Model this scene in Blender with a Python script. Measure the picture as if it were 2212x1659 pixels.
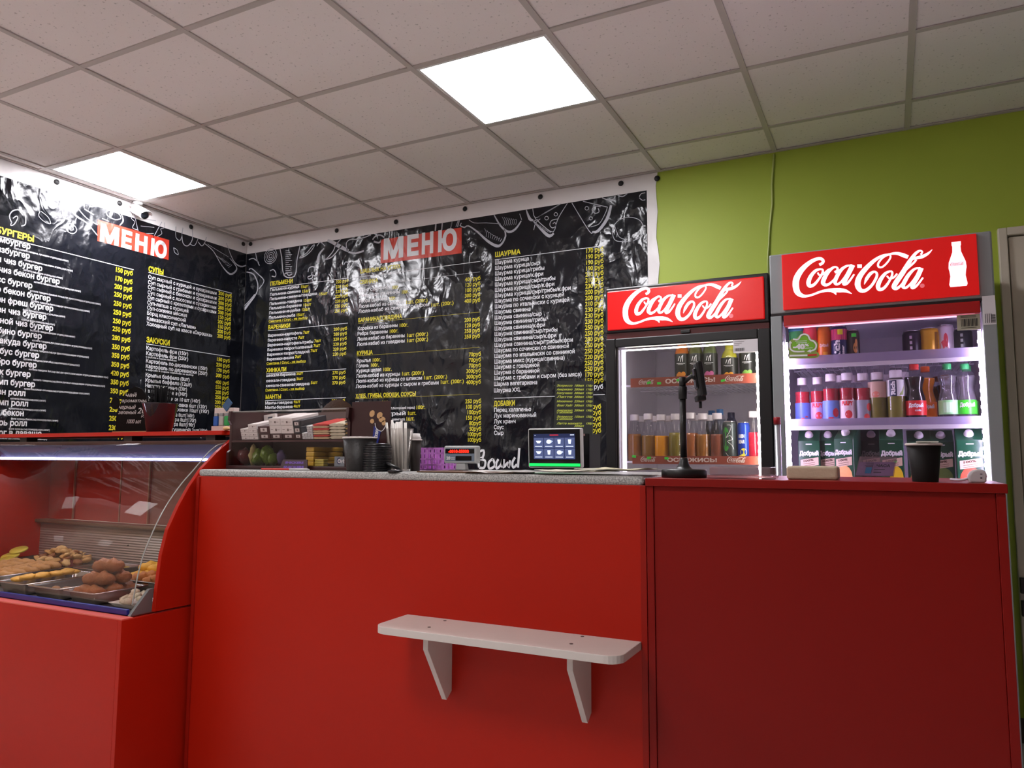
import bpy, bmesh, math, random
from mathutils import Vector, Matrix, Euler
from mathutils.geometry import delaunay_2d_cdt
random.seed(7)
SC = bpy.context.scene
COL = SC.collection
for o in list(bpy.data.objects):
    bpy.data.objects.remove(o)

# ------------------------------------------------------------------ camera
YAW, PITCH, ROLL, FPX = -0.46567764, 0.09718679, 0.00410218, 1618.7045
CAM = Vector((3.46548, -1.79816, 1.19054))
_f = Vector((math.sin(YAW)*math.cos(PITCH), math.cos(YAW)*math.cos(PITCH), math.sin(PITCH)))
_r0 = Vector((math.cos(YAW), -math.sin(YAW), 0)); _u0 = _r0.cross(_f)
_r = _r0*math.cos(ROLL) + _u0*math.sin(ROLL); _u = -_r0*math.sin(ROLL) + _u0*math.cos(ROLL)
cd = bpy.data.cameras.new('camera'); cd.sensor_width = 36; cd.lens = 36*FPX/2212
cd.clip_start = .02
cam = bpy.data.objects.new('camera', cd); COL.objects.link(cam)
cam.matrix_world = Matrix(((_r.x, _u.x, -_f.x, CAM.x), (_r.y, _u.y, -_f.y, CAM.y), (_r.z, _u.z, -_f.z, CAM.z), (0, 0, 0, 1)))
SC.camera = cam

# ------------------------------------------------------------------ light and exposure
W = bpy.data.worlds.new('world'); SC.world = W; W.use_nodes = True
W.node_tree.nodes['Background'].inputs[0].default_value = (.9, .85, .8, 1)
W.node_tree.nodes['Background'].inputs[1].default_value = .02
vs = SC.view_settings
vs.view_transform = 'Standard'; vs.look = 'None'; vs.gamma = 1; vs.use_curve_mapping = False
vs.exposure = 0.0
PANEL_W = 34.0         # radiance of the ceiling panels
LED_W = 42.0           # radiance of the fridge LED strips
SIGN_W = .38           # radiance of the backlit fridge signs

def hit(px, py, ax, v):
    """the point of the place seen at a pixel of the photograph, on the plane where coordinate ax equals v"""
    d = _r*((px-1106)/FPX) - _u*((py-829.5)/FPX) + _f
    t = (v-CAM[ax])/d[ax]
    return CAM + d*t
def hy(px, py, Y): return hit(px, py, 1, Y)
def hx(px, py, X): return hit(px, py, 0, X)
def hz(px, py, Z): return hit(px, py, 2, Z)
def atz(px, Y, Z):
    """x on plane y=Y, height Z, in pixel column px"""
    py = 900.
    for _ in range(4):
        a = hy(px, py, Y).z; b = hy(px, py+1, Y).z
        py += (Z-a)/(b-a)
    return hy(px, py, Y).x
def aty(px, X, Z):
    py = 900.
    for _ in range(4):
        a = hx(px, py, X).z; b = hx(px, py+1, X).z
        py += (Z-a)/(b-a)
    return hx(px, py, X).y

# ------------------------------------------------------------------ materials
def lin(c):
    return tuple((v/255/12.92 if v/255 <= .04045 else ((v/255+.055)/1.055)**2.4) for v in c)
MATS = {}
def M(name, col=(200, 200, 200), rough=.5, metal=0., emit=0., ecol=None, var=.05, scale=9., bump=0., bscale=60., coat=0., spec=.5, sss=0.):
    if name in MATS: return MATS[name]
    m = bpy.data.materials.new(name); m.use_nodes = True; nt = m.node_tree; N = nt.nodes; L = nt.links
    b = N['Principled BSDF']; c = lin(col)
    b.inputs['Roughness'].default_value = rough; b.inputs['Metallic'].default_value = metal
    b.inputs['Coat Weight'].default_value = coat; b.inputs['Specular IOR Level'].default_value = spec
    tc = N.new('ShaderNodeTexCoord'); nz = N.new('ShaderNodeTexNoise'); nz.inputs['Scale'].default_value = scale; nz.inputs['Detail'].default_value = 3
    L.new(tc.outputs['Object'], nz.inputs['Vector'])
    mx = N.new('ShaderNodeMix'); mx.data_type = 'RGBA'
    mx.inputs[6].default_value = (*[v*(1-var) for v in c], 1); mx.inputs[7].default_value = (*[min(1, v*(1+var)) for v in c], 1)
    L.new(nz.outputs['Fac'], mx.inputs[0]); L.new(mx.outputs[2], b.inputs['Base Color'])
    if emit:
        b.inputs['Emission Color'].default_value = (*lin(ecol or col), 1); b.inputs['Emission Strength'].default_value = emit
    if bump:
        n2 = N.new('ShaderNodeTexNoise'); n2.inputs['Scale'].default_value = bscale; n2.inputs['Detail'].default_value = 4
        L.new(tc.outputs['Object'], n2.inputs['Vector'])
        bp = N.new('ShaderNodeBump'); bp.inputs['Strength'].default_value = bump; bp.inputs['Distance'].default_value = .01
        L.new(n2.outputs['Fac'], bp.inputs['Height']); L.new(bp.outputs['Normal'], b.inputs['Normal'])
    if sss:
        b.inputs['Subsurface Weight'].default_value = sss; b.inputs['Subsurface Radius'].default_value = (.01, .006, .004)
    MATS[name] = m; return m
def clear(name, tint=(255, 255, 255), gloss=.12, rough=.03, body=0., bcol=(230, 230, 230), scratch=0., edge=.45):
    """clear plastic or glass sheet: see-through with a surface reflection and, where worn, a milky body"""
    if name in MATS: return MATS[name]
    m = bpy.data.materials.new(name); m.use_nodes = True; nt = m.node_tree; N = nt.nodes; L = nt.links
    N.remove(N['Principled BSDF']); out = N['Material Output']
    t = N.new('ShaderNodeBsdfTransparent'); t.inputs[0].default_value = (*lin(tint), 1)
    g = N.new('ShaderNodeBsdfGlossy'); g.inputs['Roughness'].default_value = rough
    lw = N.new('ShaderNodeLayerWeight'); lw.inputs[0].default_value = .5
    pw_ = N.new('ShaderNodeMath'); pw_.operation = 'POWER'; pw_.inputs[1].default_value = 4.; L.new(lw.outputs['Facing'], pw_.inputs[0])
    ma_ = N.new('ShaderNodeMath'); ma_.operation = 'MULTIPLY_ADD'; ma_.inputs[1].default_value = edge; ma_.inputs[2].default_value = gloss*.35; L.new(pw_.outputs[0], ma_.inputs[0])
    mx = N.new('ShaderNodeMixShader')
    if body:
        d = N.new('ShaderNodeBsdfDiffuse'); d.inputs[0].default_value = (*lin(bcol), 1)
        m2 = N.new('ShaderNodeMixShader'); m2.inputs[0].default_value = body
        if scratch:
            tc = N.new('ShaderNodeTexCoord'); nz = N.new('ShaderNodeTexNoise'); nz.inputs['Scale'].default_value = scratch
            mp = N.new('ShaderNodeMapping'); mp.inputs['Scale'].default_value = (1, 6, 6)
            L.new(tc.outputs['Object'], mp.inputs[0]); L.new(mp.outputs[0], nz.inputs['Vector'])
            mr = N.new('ShaderNodeMapRange'); mr.inputs[1].default_value = .35; mr.inputs[2].default_value = .8; mr.inputs[3].default_value = body*.4; mr.inputs[4].default_value = body*1.8
            L.new(nz.outputs['Fac'], mr.inputs[0]); L.new(mr.outputs[0], m2.inputs[0])
        L.new(t.outputs[0], m2.inputs[1]); L.new(d.outputs[0], m2.inputs[2]); L.new(m2.outputs[0], mx.inputs[1])
    else:
        L.new(t.outputs[0], mx.inputs[1])
    L.new(ma_.outputs[0], mx.inputs[0]); L.new(g.outputs[0], mx.inputs[2]); L.new(mx.outputs[0], out.inputs[0])
    MATS[name] = m; return m
def vinyl(name, col, rough=.28, amount=1.0):
    """glossy banner vinyl with creases; the same relief for sheet and print"""
    if name in MATS: return MATS[name]
    m = M(name, col, rough, var=.12, scale=3.)
    nt = m.node_tree; N = nt.nodes; L = nt.links; b = N['Principled BSDF']
    geo = N.new('ShaderNodeNewGeometry')
    def noise(scale, det, mp=None, dist=0.):
        n = N.new('ShaderNodeTexNoise'); n.inputs['Scale'].default_value = scale; n.inputs['Detail'].default_value = det; n.inputs['Distortion'].default_value = dist
        if mp:
            q = N.new('ShaderNodeMapping'); q.inputs['Scale'].default_value = mp; L.new(geo.outputs['Position'], q.inputs[0]); L.new(q.outputs[0], n.inputs['Vector'])
        else: L.new(geo.outputs['Position'], n.inputs['Vector'])
        return n.outputs['Fac']
    def math_(op, a, c):
        n = N.new('ShaderNodeMath'); n.operation = op
        for i, v in enumerate((a, c)):
            if isinstance(v, (int, float)): n.inputs[i].default_value = v
            else: L.new(v, n.inputs[i])
        return n.outputs[0]
    vo = N.new('ShaderNodeTexVoronoi'); vo.inputs['Scale'].default_value = 9; vo.feature = 'SMOOTH_F1'; vo.inputs['Smoothness'].default_value = .35
    wv = N.new('ShaderNodeMapping'); wv.inputs['Scale'].default_value = (1, 1, .75); L.new(geo.outputs['Position'], wv.inputs[0])
    nd = N.new('ShaderNodeTexNoise'); nd.inputs['Scale'].default_value = 5
    L.new(wv.outputs[0], nd.inputs['Vector'])
    ad = N.new('ShaderNodeVectorMath'); ad.operation = 'MULTIPLY_ADD'; ad.inputs[1].default_value = (.12, .12, .12)
    L.new(nd.outputs['Color'], ad.inputs[0]); L.new(wv.outputs[0], ad.inputs[2]); L.new(ad.outputs[0], vo.inputs['Vector'])
    folds = noise(7, 1, (1.6, 1.6, .35), .3)
    fine = noise(26, 2)
    wide = noise(2.2, 2)
    h = math_('ADD', math_('MULTIPLY', vo.outputs['Distance'], .020), math_('MULTIPLY', folds, .012))
    rid = math_('ABSOLUTE', math_('SUBTRACT', noise(6.5, 2.5, (1.2, 1.2, .7), .6), .5), 0)
    h = math_('ADD', h, math_('MULTIPLY', fine, .002))
    h = math_('ADD', h, math_('MULTIPLY', rid, -.03))
    mr = N.new('ShaderNodeMapRange'); mr.inputs[1].default_value = .38; mr.inputs[2].default_value = .62; mr.inputs[3].default_value = .25; mr.inputs[4].default_value = 1.
    L.new(wide, mr.inputs[0])
    h = math_('MULTIPLY', h, mr.outputs[0])
    bp = N.new('ShaderNodeBump'); bp.inputs['Strength'].default_value = 1.; bp.inputs['Distance'].default_value = amount
    L.new(h, bp.inputs['Height']); L.new(bp.outputs['Normal'], b.inputs['Normal'])
    return m

# ------------------------------------------------------------------ mesh building
ORG = {}
class MB:
    def __init__(s): s.v = []; s.f = []; s.sm = []
    def add(s, vs, fs, smooth=False):
        n = len(s.v); s.v += [Vector(v) for v in vs]; s.f += [tuple(i+n for i in f) for f in fs]; s.sm += [smooth]*len(fs); return s
    def box(s, x0, x1, y0, y1, z0, z1):
        v = [(x0, y0, z0), (x1, y0, z0), (x1, y1, z0), (x0, y1, z0), (x0, y0, z1), (x1, y0, z1), (x1, y1, z1), (x0, y1, z1)]
        return s.add(v, [(3, 2, 1, 0), (4, 5, 6, 7), (0, 1, 5, 4), (1, 2, 6, 5), (2, 3, 7, 6), (3, 0, 4, 7)])
    def obox(s, c, e, rot=(0, 0, 0)):
        R = Euler(rot).to_matrix(); c = Vector(c); v = []
        for z in (-1, 1):
            for x, y in ((-1, -1), (1, -1), (1, 1), (-1, 1)): v.append(c + R @ Vector((x*e[0]/2, y*e[1]/2, z*e[2]/2)))
        return s.add(v, [(3, 2, 1, 0), (4, 5, 6, 7), (0, 1, 5, 4), (1, 2, 6, 5), (2, 3, 7, 6), (3, 0, 4, 7)])
    def lathe(s, prof, c=(0, 0, 0), n=20, cap=True, rot=None, smooth=True, sx=1., sy=1.):
        c = Vector(c); R = Euler(rot).to_matrix() if rot else Matrix.Identity(3); v = []
        for r, z in prof:
            for i in range(n):
                a = 2*math.pi*i/n; v.append(c + R @ Vector((r*math.cos(a)*sx, r*math.sin(a)*sy, z)))
        f = []
        for k in range(len(prof)-1):
            for i in range(n):
                j = (i+1) % n; f.append((k*n+i, k*n+j, (k+1)*n+j, (k+1)*n+i))
        s.add(v, f, smooth)
        if cap:
            b = len(s.v)-len(v)
            if prof[0][0] > 1e-6: s.f.append(tuple(b+i for i in reversed(range(n)))); s.sm.append(False)
            if prof[-1][0] > 1e-6: t = b+(len(prof)-1)*n; s.f.append(tuple(t+i for i in range(n))); s.sm.append(False)
        return s
    def cyl(s, c, r, h, n=20, rot=None): return s.lathe([(r, 0), (r, h)], c, n, True, rot)
    def tube(s, pts, r, n=8, smooth=True):
        pts = [Vector(p) for p in pts]; rs = r if isinstance(r, (list, tuple)) else [r]*len(pts); v = []
        up = Vector((0, 0, 1))
        for i, p in enumerate(pts):
            d = (pts[min(i+1, len(pts)-1)]-pts[max(i-1, 0)]).normalized()
            a = d.cross(up)
            if a.length < .05: a = d.cross(Vector((0, 1, 0)))
            a.normalize(); b = d.cross(a)
            for k in range(n):
                t = 2*math.pi*k/n; v.append(p + (a*math.cos(t)+b*math.sin(t))*rs[i])
        f = [(k*n+i, k*n+(i+1) % n, (k+1)*n+(i+1) % n, (k+1)*n+i) for k in range(len(pts)-1) for i in range(n)]
        f += [tuple(reversed(range(n))), tuple((len(pts)-1)*n+i for i in range(n))]
        return s.add(v, f, smooth)
    def prism(s, poly, fn0, fn1):
        """poly in 2-D, fn0/fn1 map (a,b) to the two end faces"""
        n = len(poly); v = [fn0(*p) for p in poly]+[fn1(*p) for p in poly]
        f = [tuple(range(n)), tuple(n+i for i in reversed(range(n)))]+[(i, n+i, n+(i+1) % n, (i+1) % n) for i in range(n)]
        return s.add(v, f)
    def blob(s, c, e, n=8, m=6, rot=(0, 0, 0), jit=.12, rnd=random):
        R = Euler(rot).to_matrix(); c = Vector(c); v = []
        for k in range(m+1):
            t = math.pi*k/m
            for i in range(n):
                a = 2*math.pi*i/n; q = 1+rnd.uniform(-jit, jit)
                v.append(c + R @ Vector((math.sin(t)*math.cos(a)*e[0]*q, math.sin(t)*math.sin(a)*e[1]*q, math.cos(t)*e[2]*q)))
        f = [(k*n+i, (k+1)*n+i, (k+1)*n+(i+1) % n, k*n+(i+1) % n) for k in range(m) for i in range(n)]
        return s.add(v, f, True)
    def build(s, name, mat, parent=None, bevel=0., seg=2, fix=True):
        off = ORG.get(parent.name, Vector()) if parent else Vector()
        me = bpy.data.meshes.new(name); me.from_pydata([v-off for v in s.v], [], s.f)
        for p, q in zip(me.polygons, s.sm): p.use_smooth = q
        if fix:
            bm = bmesh.new(); bm.from_mesh(me); bmesh.ops.recalc_face_normals(bm, faces=bm.faces); bm.to_mesh(me); bm.free()
        if mat: me.materials.append(mat)
        o = bpy.data.objects.new(name, me); COL.objects.link(o)
        if parent: o.parent = parent; ORG[o.name] = off
        if bevel:
            b = o.modifiers.new('bevel', 'BEVEL'); b.width = bevel; b.segments = seg; b.limit_method = 'ANGLE'; b.angle_limit = .6
        return o
def tag(o, label, cat, group=None, kind=None):
    o['label'] = label; o['category'] = cat
    if group: o['group'] = group
    if kind: o['kind'] = kind
    return o
def thing(name, label, cat, loc, group=None, rotz=0.):
    o = bpy.data.objects.new(name, None); COL.objects.link(o); o.location = loc; o.empty_display_size = .05
    ORG[o.name] = Vector(loc)
    return tag(o, label, cat, group)
def local(name, label, cat, loc, group=None, rotz=0., tilt=None):
    """a thing whose parts are built round its own origin"""
    o = thing(name, label, cat, loc, group); ORG[o.name] = Vector(); o.rotation_euler = tilt or (0, 0, rotz); return o
def solo(o, label, cat, loc, group=None, rot=(0, 0, 0)):
    o.location = loc; o.rotation_euler = rot; return tag(o, label, cat, group)
def struct(o): o['kind'] = 'structure'; return o
def copy_tree(o, parent=None):
    c = o.copy(); COL.objects.link(c)
    if parent: c.parent = parent
    for ch in o.children: copy_tree(ch, c)
    return c

# ------------------------------------------------------------------ lettering
_tc = bpy.data.curves.new('probe', 'FONT'); _to = bpy.data.objects.new('probe', _tc); COL.objects.link(_to)
_raw = {}
def _splines(body):
    _tc.body = body
    dg = bpy.context.evaluated_depsgraph_get(); dg.update()
    cu = _to.evaluated_get(dg).to_curve(dg); res = []
    for sp in cu.splines:
        P = sp.bezier_points; out = []
        for i in range(len(P)):
            a, b = P[i], P[(i+1) % len(P)]
            p0, p1, p2, p3 = a.co.xy, a.handle_right.xy, b.handle_left.xy, b.co.xy
            chord = (p3-p0).length
            straight = abs((p1-p0).cross(p3-p0)) < 1e-5 and abs((p2-p0).cross(p3-p0)) < 1e-5
            k = 1 if straight else (2 if chord < .12 else 3)
            for t in range(k):
                t /= k; out.append(p0*(1-t)**3+3*p1*t*(1-t)**2+3*p2*t*t*(1-t)+p3*t**3)
        q = []
        for p in out:
            if not q or (p-q[-1]).length > 1e-4: q.append(p)
        if len(q) > 2: res.append(q)
    _to.to_curve_clear()
    return res
def _area(p): return sum(p[i].x*p[(i+1) % len(p)].y-p[(i+1) % len(p)].x*p[i].y for i in range(len(p)))/2
def _wind(pt, poly):
    w = 0
    for i in range(len(poly)):
        a, b = poly[i-1], poly[i]
        if (a.y > pt.y) != (b.y > pt.y) and pt.x < (b.x-a.x)*(pt.y-a.y)/(b.y-a.y)+a.x: w += 1 if b.y > a.y else -1
    return w
_ibar = _splines('I'); _i0 = min(p.x for s in _ibar for p in s); _in = len(_ibar)
_H = _splines('Н'); CAPH = max(p.y for s in _H for p in s)
_glyph = {}
def glyph(ch, bold):
    key = (ch, bold)
    if key in _glyph: return _glyph[key]
    sp = _splines(ch+'I'); adv = min(p.x for s in sp[-_in:] for p in s)-_i0; sp = sp[:-_in]
    V, T = [], []
    if sp:
        big = max(sp, key=lambda p: abs(_area(p))); sg = 1 if _area(big) > 0 else -1
        def off(p):
            if not bold: return p
            n = len(p); o = []
            for i in range(n):
                a, b, c = p[i-1], p[i], p[(i+1) % n]
                d1 = (b-a).normalized(); d2 = (c-b).normalized()
                n1 = Vector((d1.y, -d1.x))*sg; n2 = Vector((d2.y, -d2.x))*sg
                m = n1+n2
                m = m/max(m.length_squared/2, .5) if m.length > .01 else n1
                o.append(b+m*bold)
            return o
        loops = [off(p) for p in sp]; pts = []; eds = []
        for l in loops:
            n = len(pts); pts += l; eds += [(n+i, n+(i+1) % len(l)) for i in range(len(l))]
        ov, oe, of, _1, _2, _3 = delaunay_2d_cdt([Vector((p.x, p.y)) for p in pts], eds, [], 0, 1e-6)
        V = ov
        for t in of:
            c = (ov[t[0]]+ov[t[1]]+ov[t[2]])/3
            if sum(_wind(c, l) for l in loops):
                a_, b_, c_ = t
                if (ov[b_]-ov[a_]).cross(ov[c_]-ov[a_]) < 0: t = (a_, c_, b_)
                T.append(tuple(t))
    _glyph[key] = (V, T, adv); return _glyph[key]
def text(mb, s, x, y, h, w=None, fn=None, bold=.022, right=False, maxw=1.25, shear=0., center=False):
    """letters of cap height h from (x,y) in a flat (u,v) sheet, squeezed to width w; fn maps (u,v) to the place"""
    k = h/CAPH; cur = 0; parts = []
    for ch in s:
        V, T, a = glyph(ch, bold); parts.append((cur, V, T)); cur += a
    kx = k if not w else w/max(cur, 1e-6)
    if w and maxw and kx > k*maxw: kx = k*maxw
    if right: x -= cur*kx
    if center: x -= cur*kx/2
    for c, V, T in parts:
        if T: mb.add([fn(x+(c+p.x)*kx+shear*p.y*k, y+p.y*k) for p in V], T)
    return x+cur*kx
def ribbon(mb, pts, ws, fn, smooth=4, closed=False):
    """a brush stroke through pts (Catmull-Rom) with widths ws in a (u,v) sheet"""
    P = [Vector(p) for p in pts]; n = len(P)
    if isinstance(ws, (int, float)): ws = [ws]*n
    Q, Wd = [], []
    rng = n if closed else n-1
    for i in range(rng):
        g = (lambda j: P[j % n]) if closed else (lambda j: P[max(0, min(n-1, j))])
        p0, p1, p2, p3 = g(i-1), g(i), g(i+1), g(i+2); w1, w2 = ws[i], ws[(i+1) % n]
        for t in range(smooth):
            t /= smooth
            Q.append(.5*((2*p1)+(-p0+p2)*t+(2*p0-5*p1+4*p2-p3)*t*t+(-p0+3*p1-3*p2+p3)*t**3)); Wd.append(w1+(w2-w1)*t)
    Q.append(P[0] if closed else P[-1]); Wd.append(ws[0] if closed else ws[-1])
    v = []
    for i, q in enumerate(Q):
        a = Q[max(i-1, 0)]; b = Q[min(i+1, len(Q)-1)]
        if closed and i in (0, len(Q)-1): a, b = Q[-2], Q[1]
        d = b-a
        if d.length < 1e-9: d = Vector((1, 0))
        d.normalize(); nn = Vector((-d.y, d.x))*Wd[i]/2
        v += [fn(*(q+nn)), fn(*(q-nn))]
    mb.add(v, [(2*i, 2*i+1, 2*i+3, 2*i+2) for i in range(len(Q)-1)])
# swirling white script of the fridge headers, in the units of its tracing (2212 x 915)
LOGO = [
 ([(505,285),(545,262),(560,225),(530,192),(480,192),(400,228),(310,300),(235,390),(185,490),(172,590),(188,690),(235,745),(305,765),(400,745),(500,705),(600,682),(690,680),(780,682),(850,690),(905,715),(948,740)],
  [40,42,42,45,48,56,68,80,88,90,84,66,40,32,34,44,62,66,52,30,4]),
 ([(690,690),(712,715),(730,755)],[70,40,4]),
 ([(530,350),(455,372),(385,455),(350,550),(365,608),(425,590),(490,510),(540,425),(552,370),(530,350)],[26,42,54,62,56,42,32,30,30,26]),
 ([(480,405),(505,445),(560,425),(625,365),(660,350)],[22,26,26,26,20]),
 ([(715,405),(750,385),(757,345),(730,322),(690,335),(625,400),(572,490),(552,565),(590,598),(650,572),(720,500)],[38,40,30,28,36,50,60,62,46,34,24]),
 ([(950,302),(880,312),(805,370),(745,470),(718,555),(745,590),(805,550),(880,440),(945,330)],[20,34,48,56,52,38,30,26,20]),
 ([(970,295),(910,420),(850,545),(845,592),(900,565),(985,440)],[66,66,62,44,32,24]),
 ([(1062,288),(1062,342)],[62,62]),
 ([(1480,140),(1380,162),(1260,240),(1135,370),(1055,490),(1030,600),(1065,685),(1135,692),(1220,620),(1285,510),(1300,440),(1268,405),(1210,435),(1155,515),(1122,600)],
  [24,36,52,68,76,80,66,50,40,38,34,30,48,46,4]),
 ([(1480,135),(1492,190),(1440,275),(1375,335),(1325,330),(1325,270),(1395,185),(1490,138),(1585,130),(1670,160),(1735,190)],[22,24,26,28,30,28,26,30,46,62,56]),
 ([(1790,215),(1850,205),(1930,185),(2010,140),(2072,78)],[36,46,52,36,4]),
 ([(1490,400),(1420,432),(1352,522),(1312,620),(1330,680),(1392,660),(1460,570),(1505,475),(1512,420),(1490,400)],[26,42,56,62,56,42,32,30,30,26]),
 ([(1435,470),(1475,515),(1530,500),(1580,440)],[22,26,28,26]),
 ([(1910,155),(1932,115),(1900,95),(1840,135),(1750,265),(1655,430),(1565,570),(1530,645),(1562,672),(1620,630),(1690,540)],[26,26,30,42,60,70,72,66,46,34,24]),
 ([(1625,450),(1740,345),(1810,280),(1848,232)],[40,34,30,28]),
 ([(1900,362),(1825,372),(1745,452),(1682,560),(1655,635),(1690,662),(1752,610),(1825,510),(1890,400)],[20,34,50,58,54,38,30,26,20]),
 ([(1915,358),(1860,490),(1790,620),(1788,665),(1845,632),(1935,508)],[66,66,62,44,32,24])]
def _lg(u, v): return (u/7.628+1330, v/7.628+600)
_sg = 1.35
def logo(mb, fn):
    """fn maps script coordinates (0..1 along, 0..~.36 up) to the place"""
    a = hy(*_lg(130, 590), _sg); b = hy(*_lg(2072, 78), _sg); c = hy(*_lg(1075, 725), _sg); k = b.x-a.x
    def g(u, v):
        p = hy(*_lg(u, v), _sg); return fn((p.x-a.x)/k, (p.z-c.z)/k)
    for pts, ws in LOGO: ribbon(mb, pts, ws, g, 4)

# ================================================================== THE SETTING
CZ = 2.75; XL, XR, YF, YB = -.67, 5.3, -4.2, 2.115
green = M('green_paint', (172, 192, 66), .55, var=.06, scale=2.5, bump=.06, bscale=18)
white_paint = M('pale_wall_paint', (226, 220, 208), .6, bump=.05)
struct(MB().box(XL-.1, XR+.1, YF-.1, YB+.1, -.1, 0).build('floor', M('floor_tiles', (216, 212, 210), .3, var=.15, scale=4)))
struct(MB().box(XL-.12, XL, YF, YB+.1, 0, CZ+.1).build('wall_left', white_paint))
brown_paint = M('taupe_wall_paint', (150, 142, 138), .6)
struct(MB().box(XR, XR+.1, YF, YB+.1, 0, CZ+.1).build('wall_right', brown_paint))
struct(MB().box(XL, XR, YF-.1, YF, 0, CZ+.1).build('wall_front', brown_paint))
DX0, DX1, DZ = 3.935, 4.84, 2.215
wb = struct(MB().box(XL, DX0+.01, YB, YB+.1, 0, CZ+.1).box(DX1-.01, XR, YB, YB+.1, 0, CZ+.1).box(DX0+.01, DX1-.01, YB, YB+.1, DZ-.01, CZ+.1).build('wall_back', green))
struct(MB().box(3.86, DX0, YB-.012, YB, 0, .1).build('baseboard_back', M('baseboard_brown', (70, 58, 48), .5), bevel=.002))

# the grid ceiling: slab, tee bars, and every tile a piece of its own
ceil = struct(MB().box(XL, XR, YF, YB, CZ+.06, CZ+.1).build('ceiling', M('ceiling_slab', (90, 88, 84), .9)))
def tile_mat():
    m = M('mineral_tile', (240, 232, 230), .9, var=.03, scale=3.)
    nt = m.node_tree; N = nt.nodes; L = nt.links; b = N['Principled BSDF']
    tc = N.new('ShaderNodeTexCoord'); n = N.new('ShaderNodeTexNoise'); n.inputs['Scale'].default_value = 75; n.inputs['Detail'].default_value = 1.5
    L.new(tc.outputs['Object'], n.inputs['Vector'])
    r = N.new('ShaderNodeMapRange'); r.inputs[1].default_value = .66; r.inputs[2].default_value = .72; r.inputs[3].default_value = 0; r.inputs[4].default_value = .38
    L.new(n.outputs['Fac'], r.inputs[0])
    mx = N.new('ShaderNodeMix'); mx.data_type = 'RGBA'; mx.inputs[7].default_value = (.16, .14, .12, 1)
    src = b.inputs['Base Color'].links[0].from_socket
    L.new(src, mx.inputs[6]); L.new(r.outputs[0], mx.inputs[0]); L.new(mx.outputs[2], b.inputs['Base Color'])
    bp = N.new('ShaderNodeBump'); bp.inputs['Strength'].default_value = .5; bp.inputs['Distance'].default_value = .003; bp.invert = True
    L.new(r.outputs[0], bp.inputs['Height']); L.new(bp.outputs['Normal'], b.inputs['Normal'])
    return m
TM = tile_mat(); bar_m = M('tee_bar_paint', (192, 184, 180), .5)
LIGHTS = {(3, 1): 'square panel light glowing white in the ceiling above the aisle behind the counter',
          (-1, 1): 'square panel light glowing in the ceiling corner above the burger menu banner',
          (3, -3): 'square panel light in the ceiling of the customer area, in front of the red counter',
          (-1, -3): 'square panel light in the ceiling of the customer area, near the wall with the banner',
          (3, -6): 'unseen panel light added at the far front of the customer area to brighten the ceiling',  # this panel and the next are added out of view to lift ceiling bounce
          (-1, -6): 'unseen panel light added in the front corner of the customer area for ceiling bounce'}
tile_me = None
for i in range(-2, 9):
    for j in range(-7, 4):
        if (i, j) in LIGHTS: continue
        x0, x1 = max(i*.6, XL), min(i*.6+.6, XR); y0, y1 = max(j*.6, YF), min(j*.6+.6, YB)
        if x1-x0 < .03 or y1-y0 < .03: continue
        full = x1-x0 > .59 and y1-y0 > .59
        zt = CZ+.006+random.uniform(-.0015, .0015)
        if full and tile_me:
            t = bpy.data.objects.new('ceiling_tile', tile_me); COL.objects.link(t); t.parent = ceil
        else:
            mb = MB(); w, d = (x1-x0)/2-.003, (y1-y0)/2-.003
            mb.box(-w, w, -d, d, 0, .015)
            t = mb.build('ceiling_tile', TM, ceil, bevel=.003 if not full else 0)
            if full:
                b = bmesh.new(); b.from_mesh(t.data); bmesh.ops.bevel(b, geom=b.edges[:], offset=.003, segments=1, affect='EDGES'); b.to_mesh(t.data); b.free(); tile_me = t.data
        t.location = ((x0+x1)/2, (y0+y1)/2, zt); t.rotation_euler = (random.uniform(-.0015, .0015), random.uniform(-.0015, .0015), 0)
for i in range(-1, 9):
    MB().box(i*.6-.012, i*.6+.012, YF, YB, CZ, CZ+.005).build('ceiling_main_bar', bar_m, ceil)
for j in range(-6, 4):
    MB().box(XL, XR, j*.6-.012, j*.6+.012, CZ+.0005, CZ+.0055).build('ceiling_cross_bar', bar_m, ceil)
MB().box(XL, XR, YB-.02, YB, CZ-.001, CZ+.004).box(XL, XL+.02, YF, YB, CZ-.001, CZ+.004).build('edge_angle', bar_m, ceil)
dims = {(i, j): M('panel_diffuser_%d' % k, (255, 255, 255), .6, emit=PANEL_W*f_, ecol=(255, 250, 250)) for k, (i, j, f_) in enumerate(((3, -3, .8), (-1, -3, .36), (3, -6, .3), (-1, -6, .3)))}
glow = M('panel_diffuser', (255, 255, 255), .6, emit=PANEL_W, ecol=(252, 250, 255))
for (i, j), lab in LIGHTS.items():
    c = (i*.6+.3, j*.6+.3, CZ)
    t = thing('ceiling_light', lab, 'light', c, 'ceiling panel lights')
    w = .3-.013
    mb = MB()
    for a in ((-w, w, -w, -w+.012), (-w, w, w-.012, w), (-w, -w+.012, -w+.012, w-.012), (w-.012, w, -w+.012, w-.012)):
        mb.box(c[0]+a[0], c[0]+a[1], c[1]+a[2], c[1]+a[3], CZ+.001, CZ+.012)
    mb.build('light_frame', M('light_frame_paint', (225, 225, 225), .4), t)
    w -= .0125
    MB().box(c[0]-w, c[0]+w, c[1]-w, c[1]+w, CZ+.004, CZ+.010).build('diffuser', dims.get((i, j), glow), t)

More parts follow.
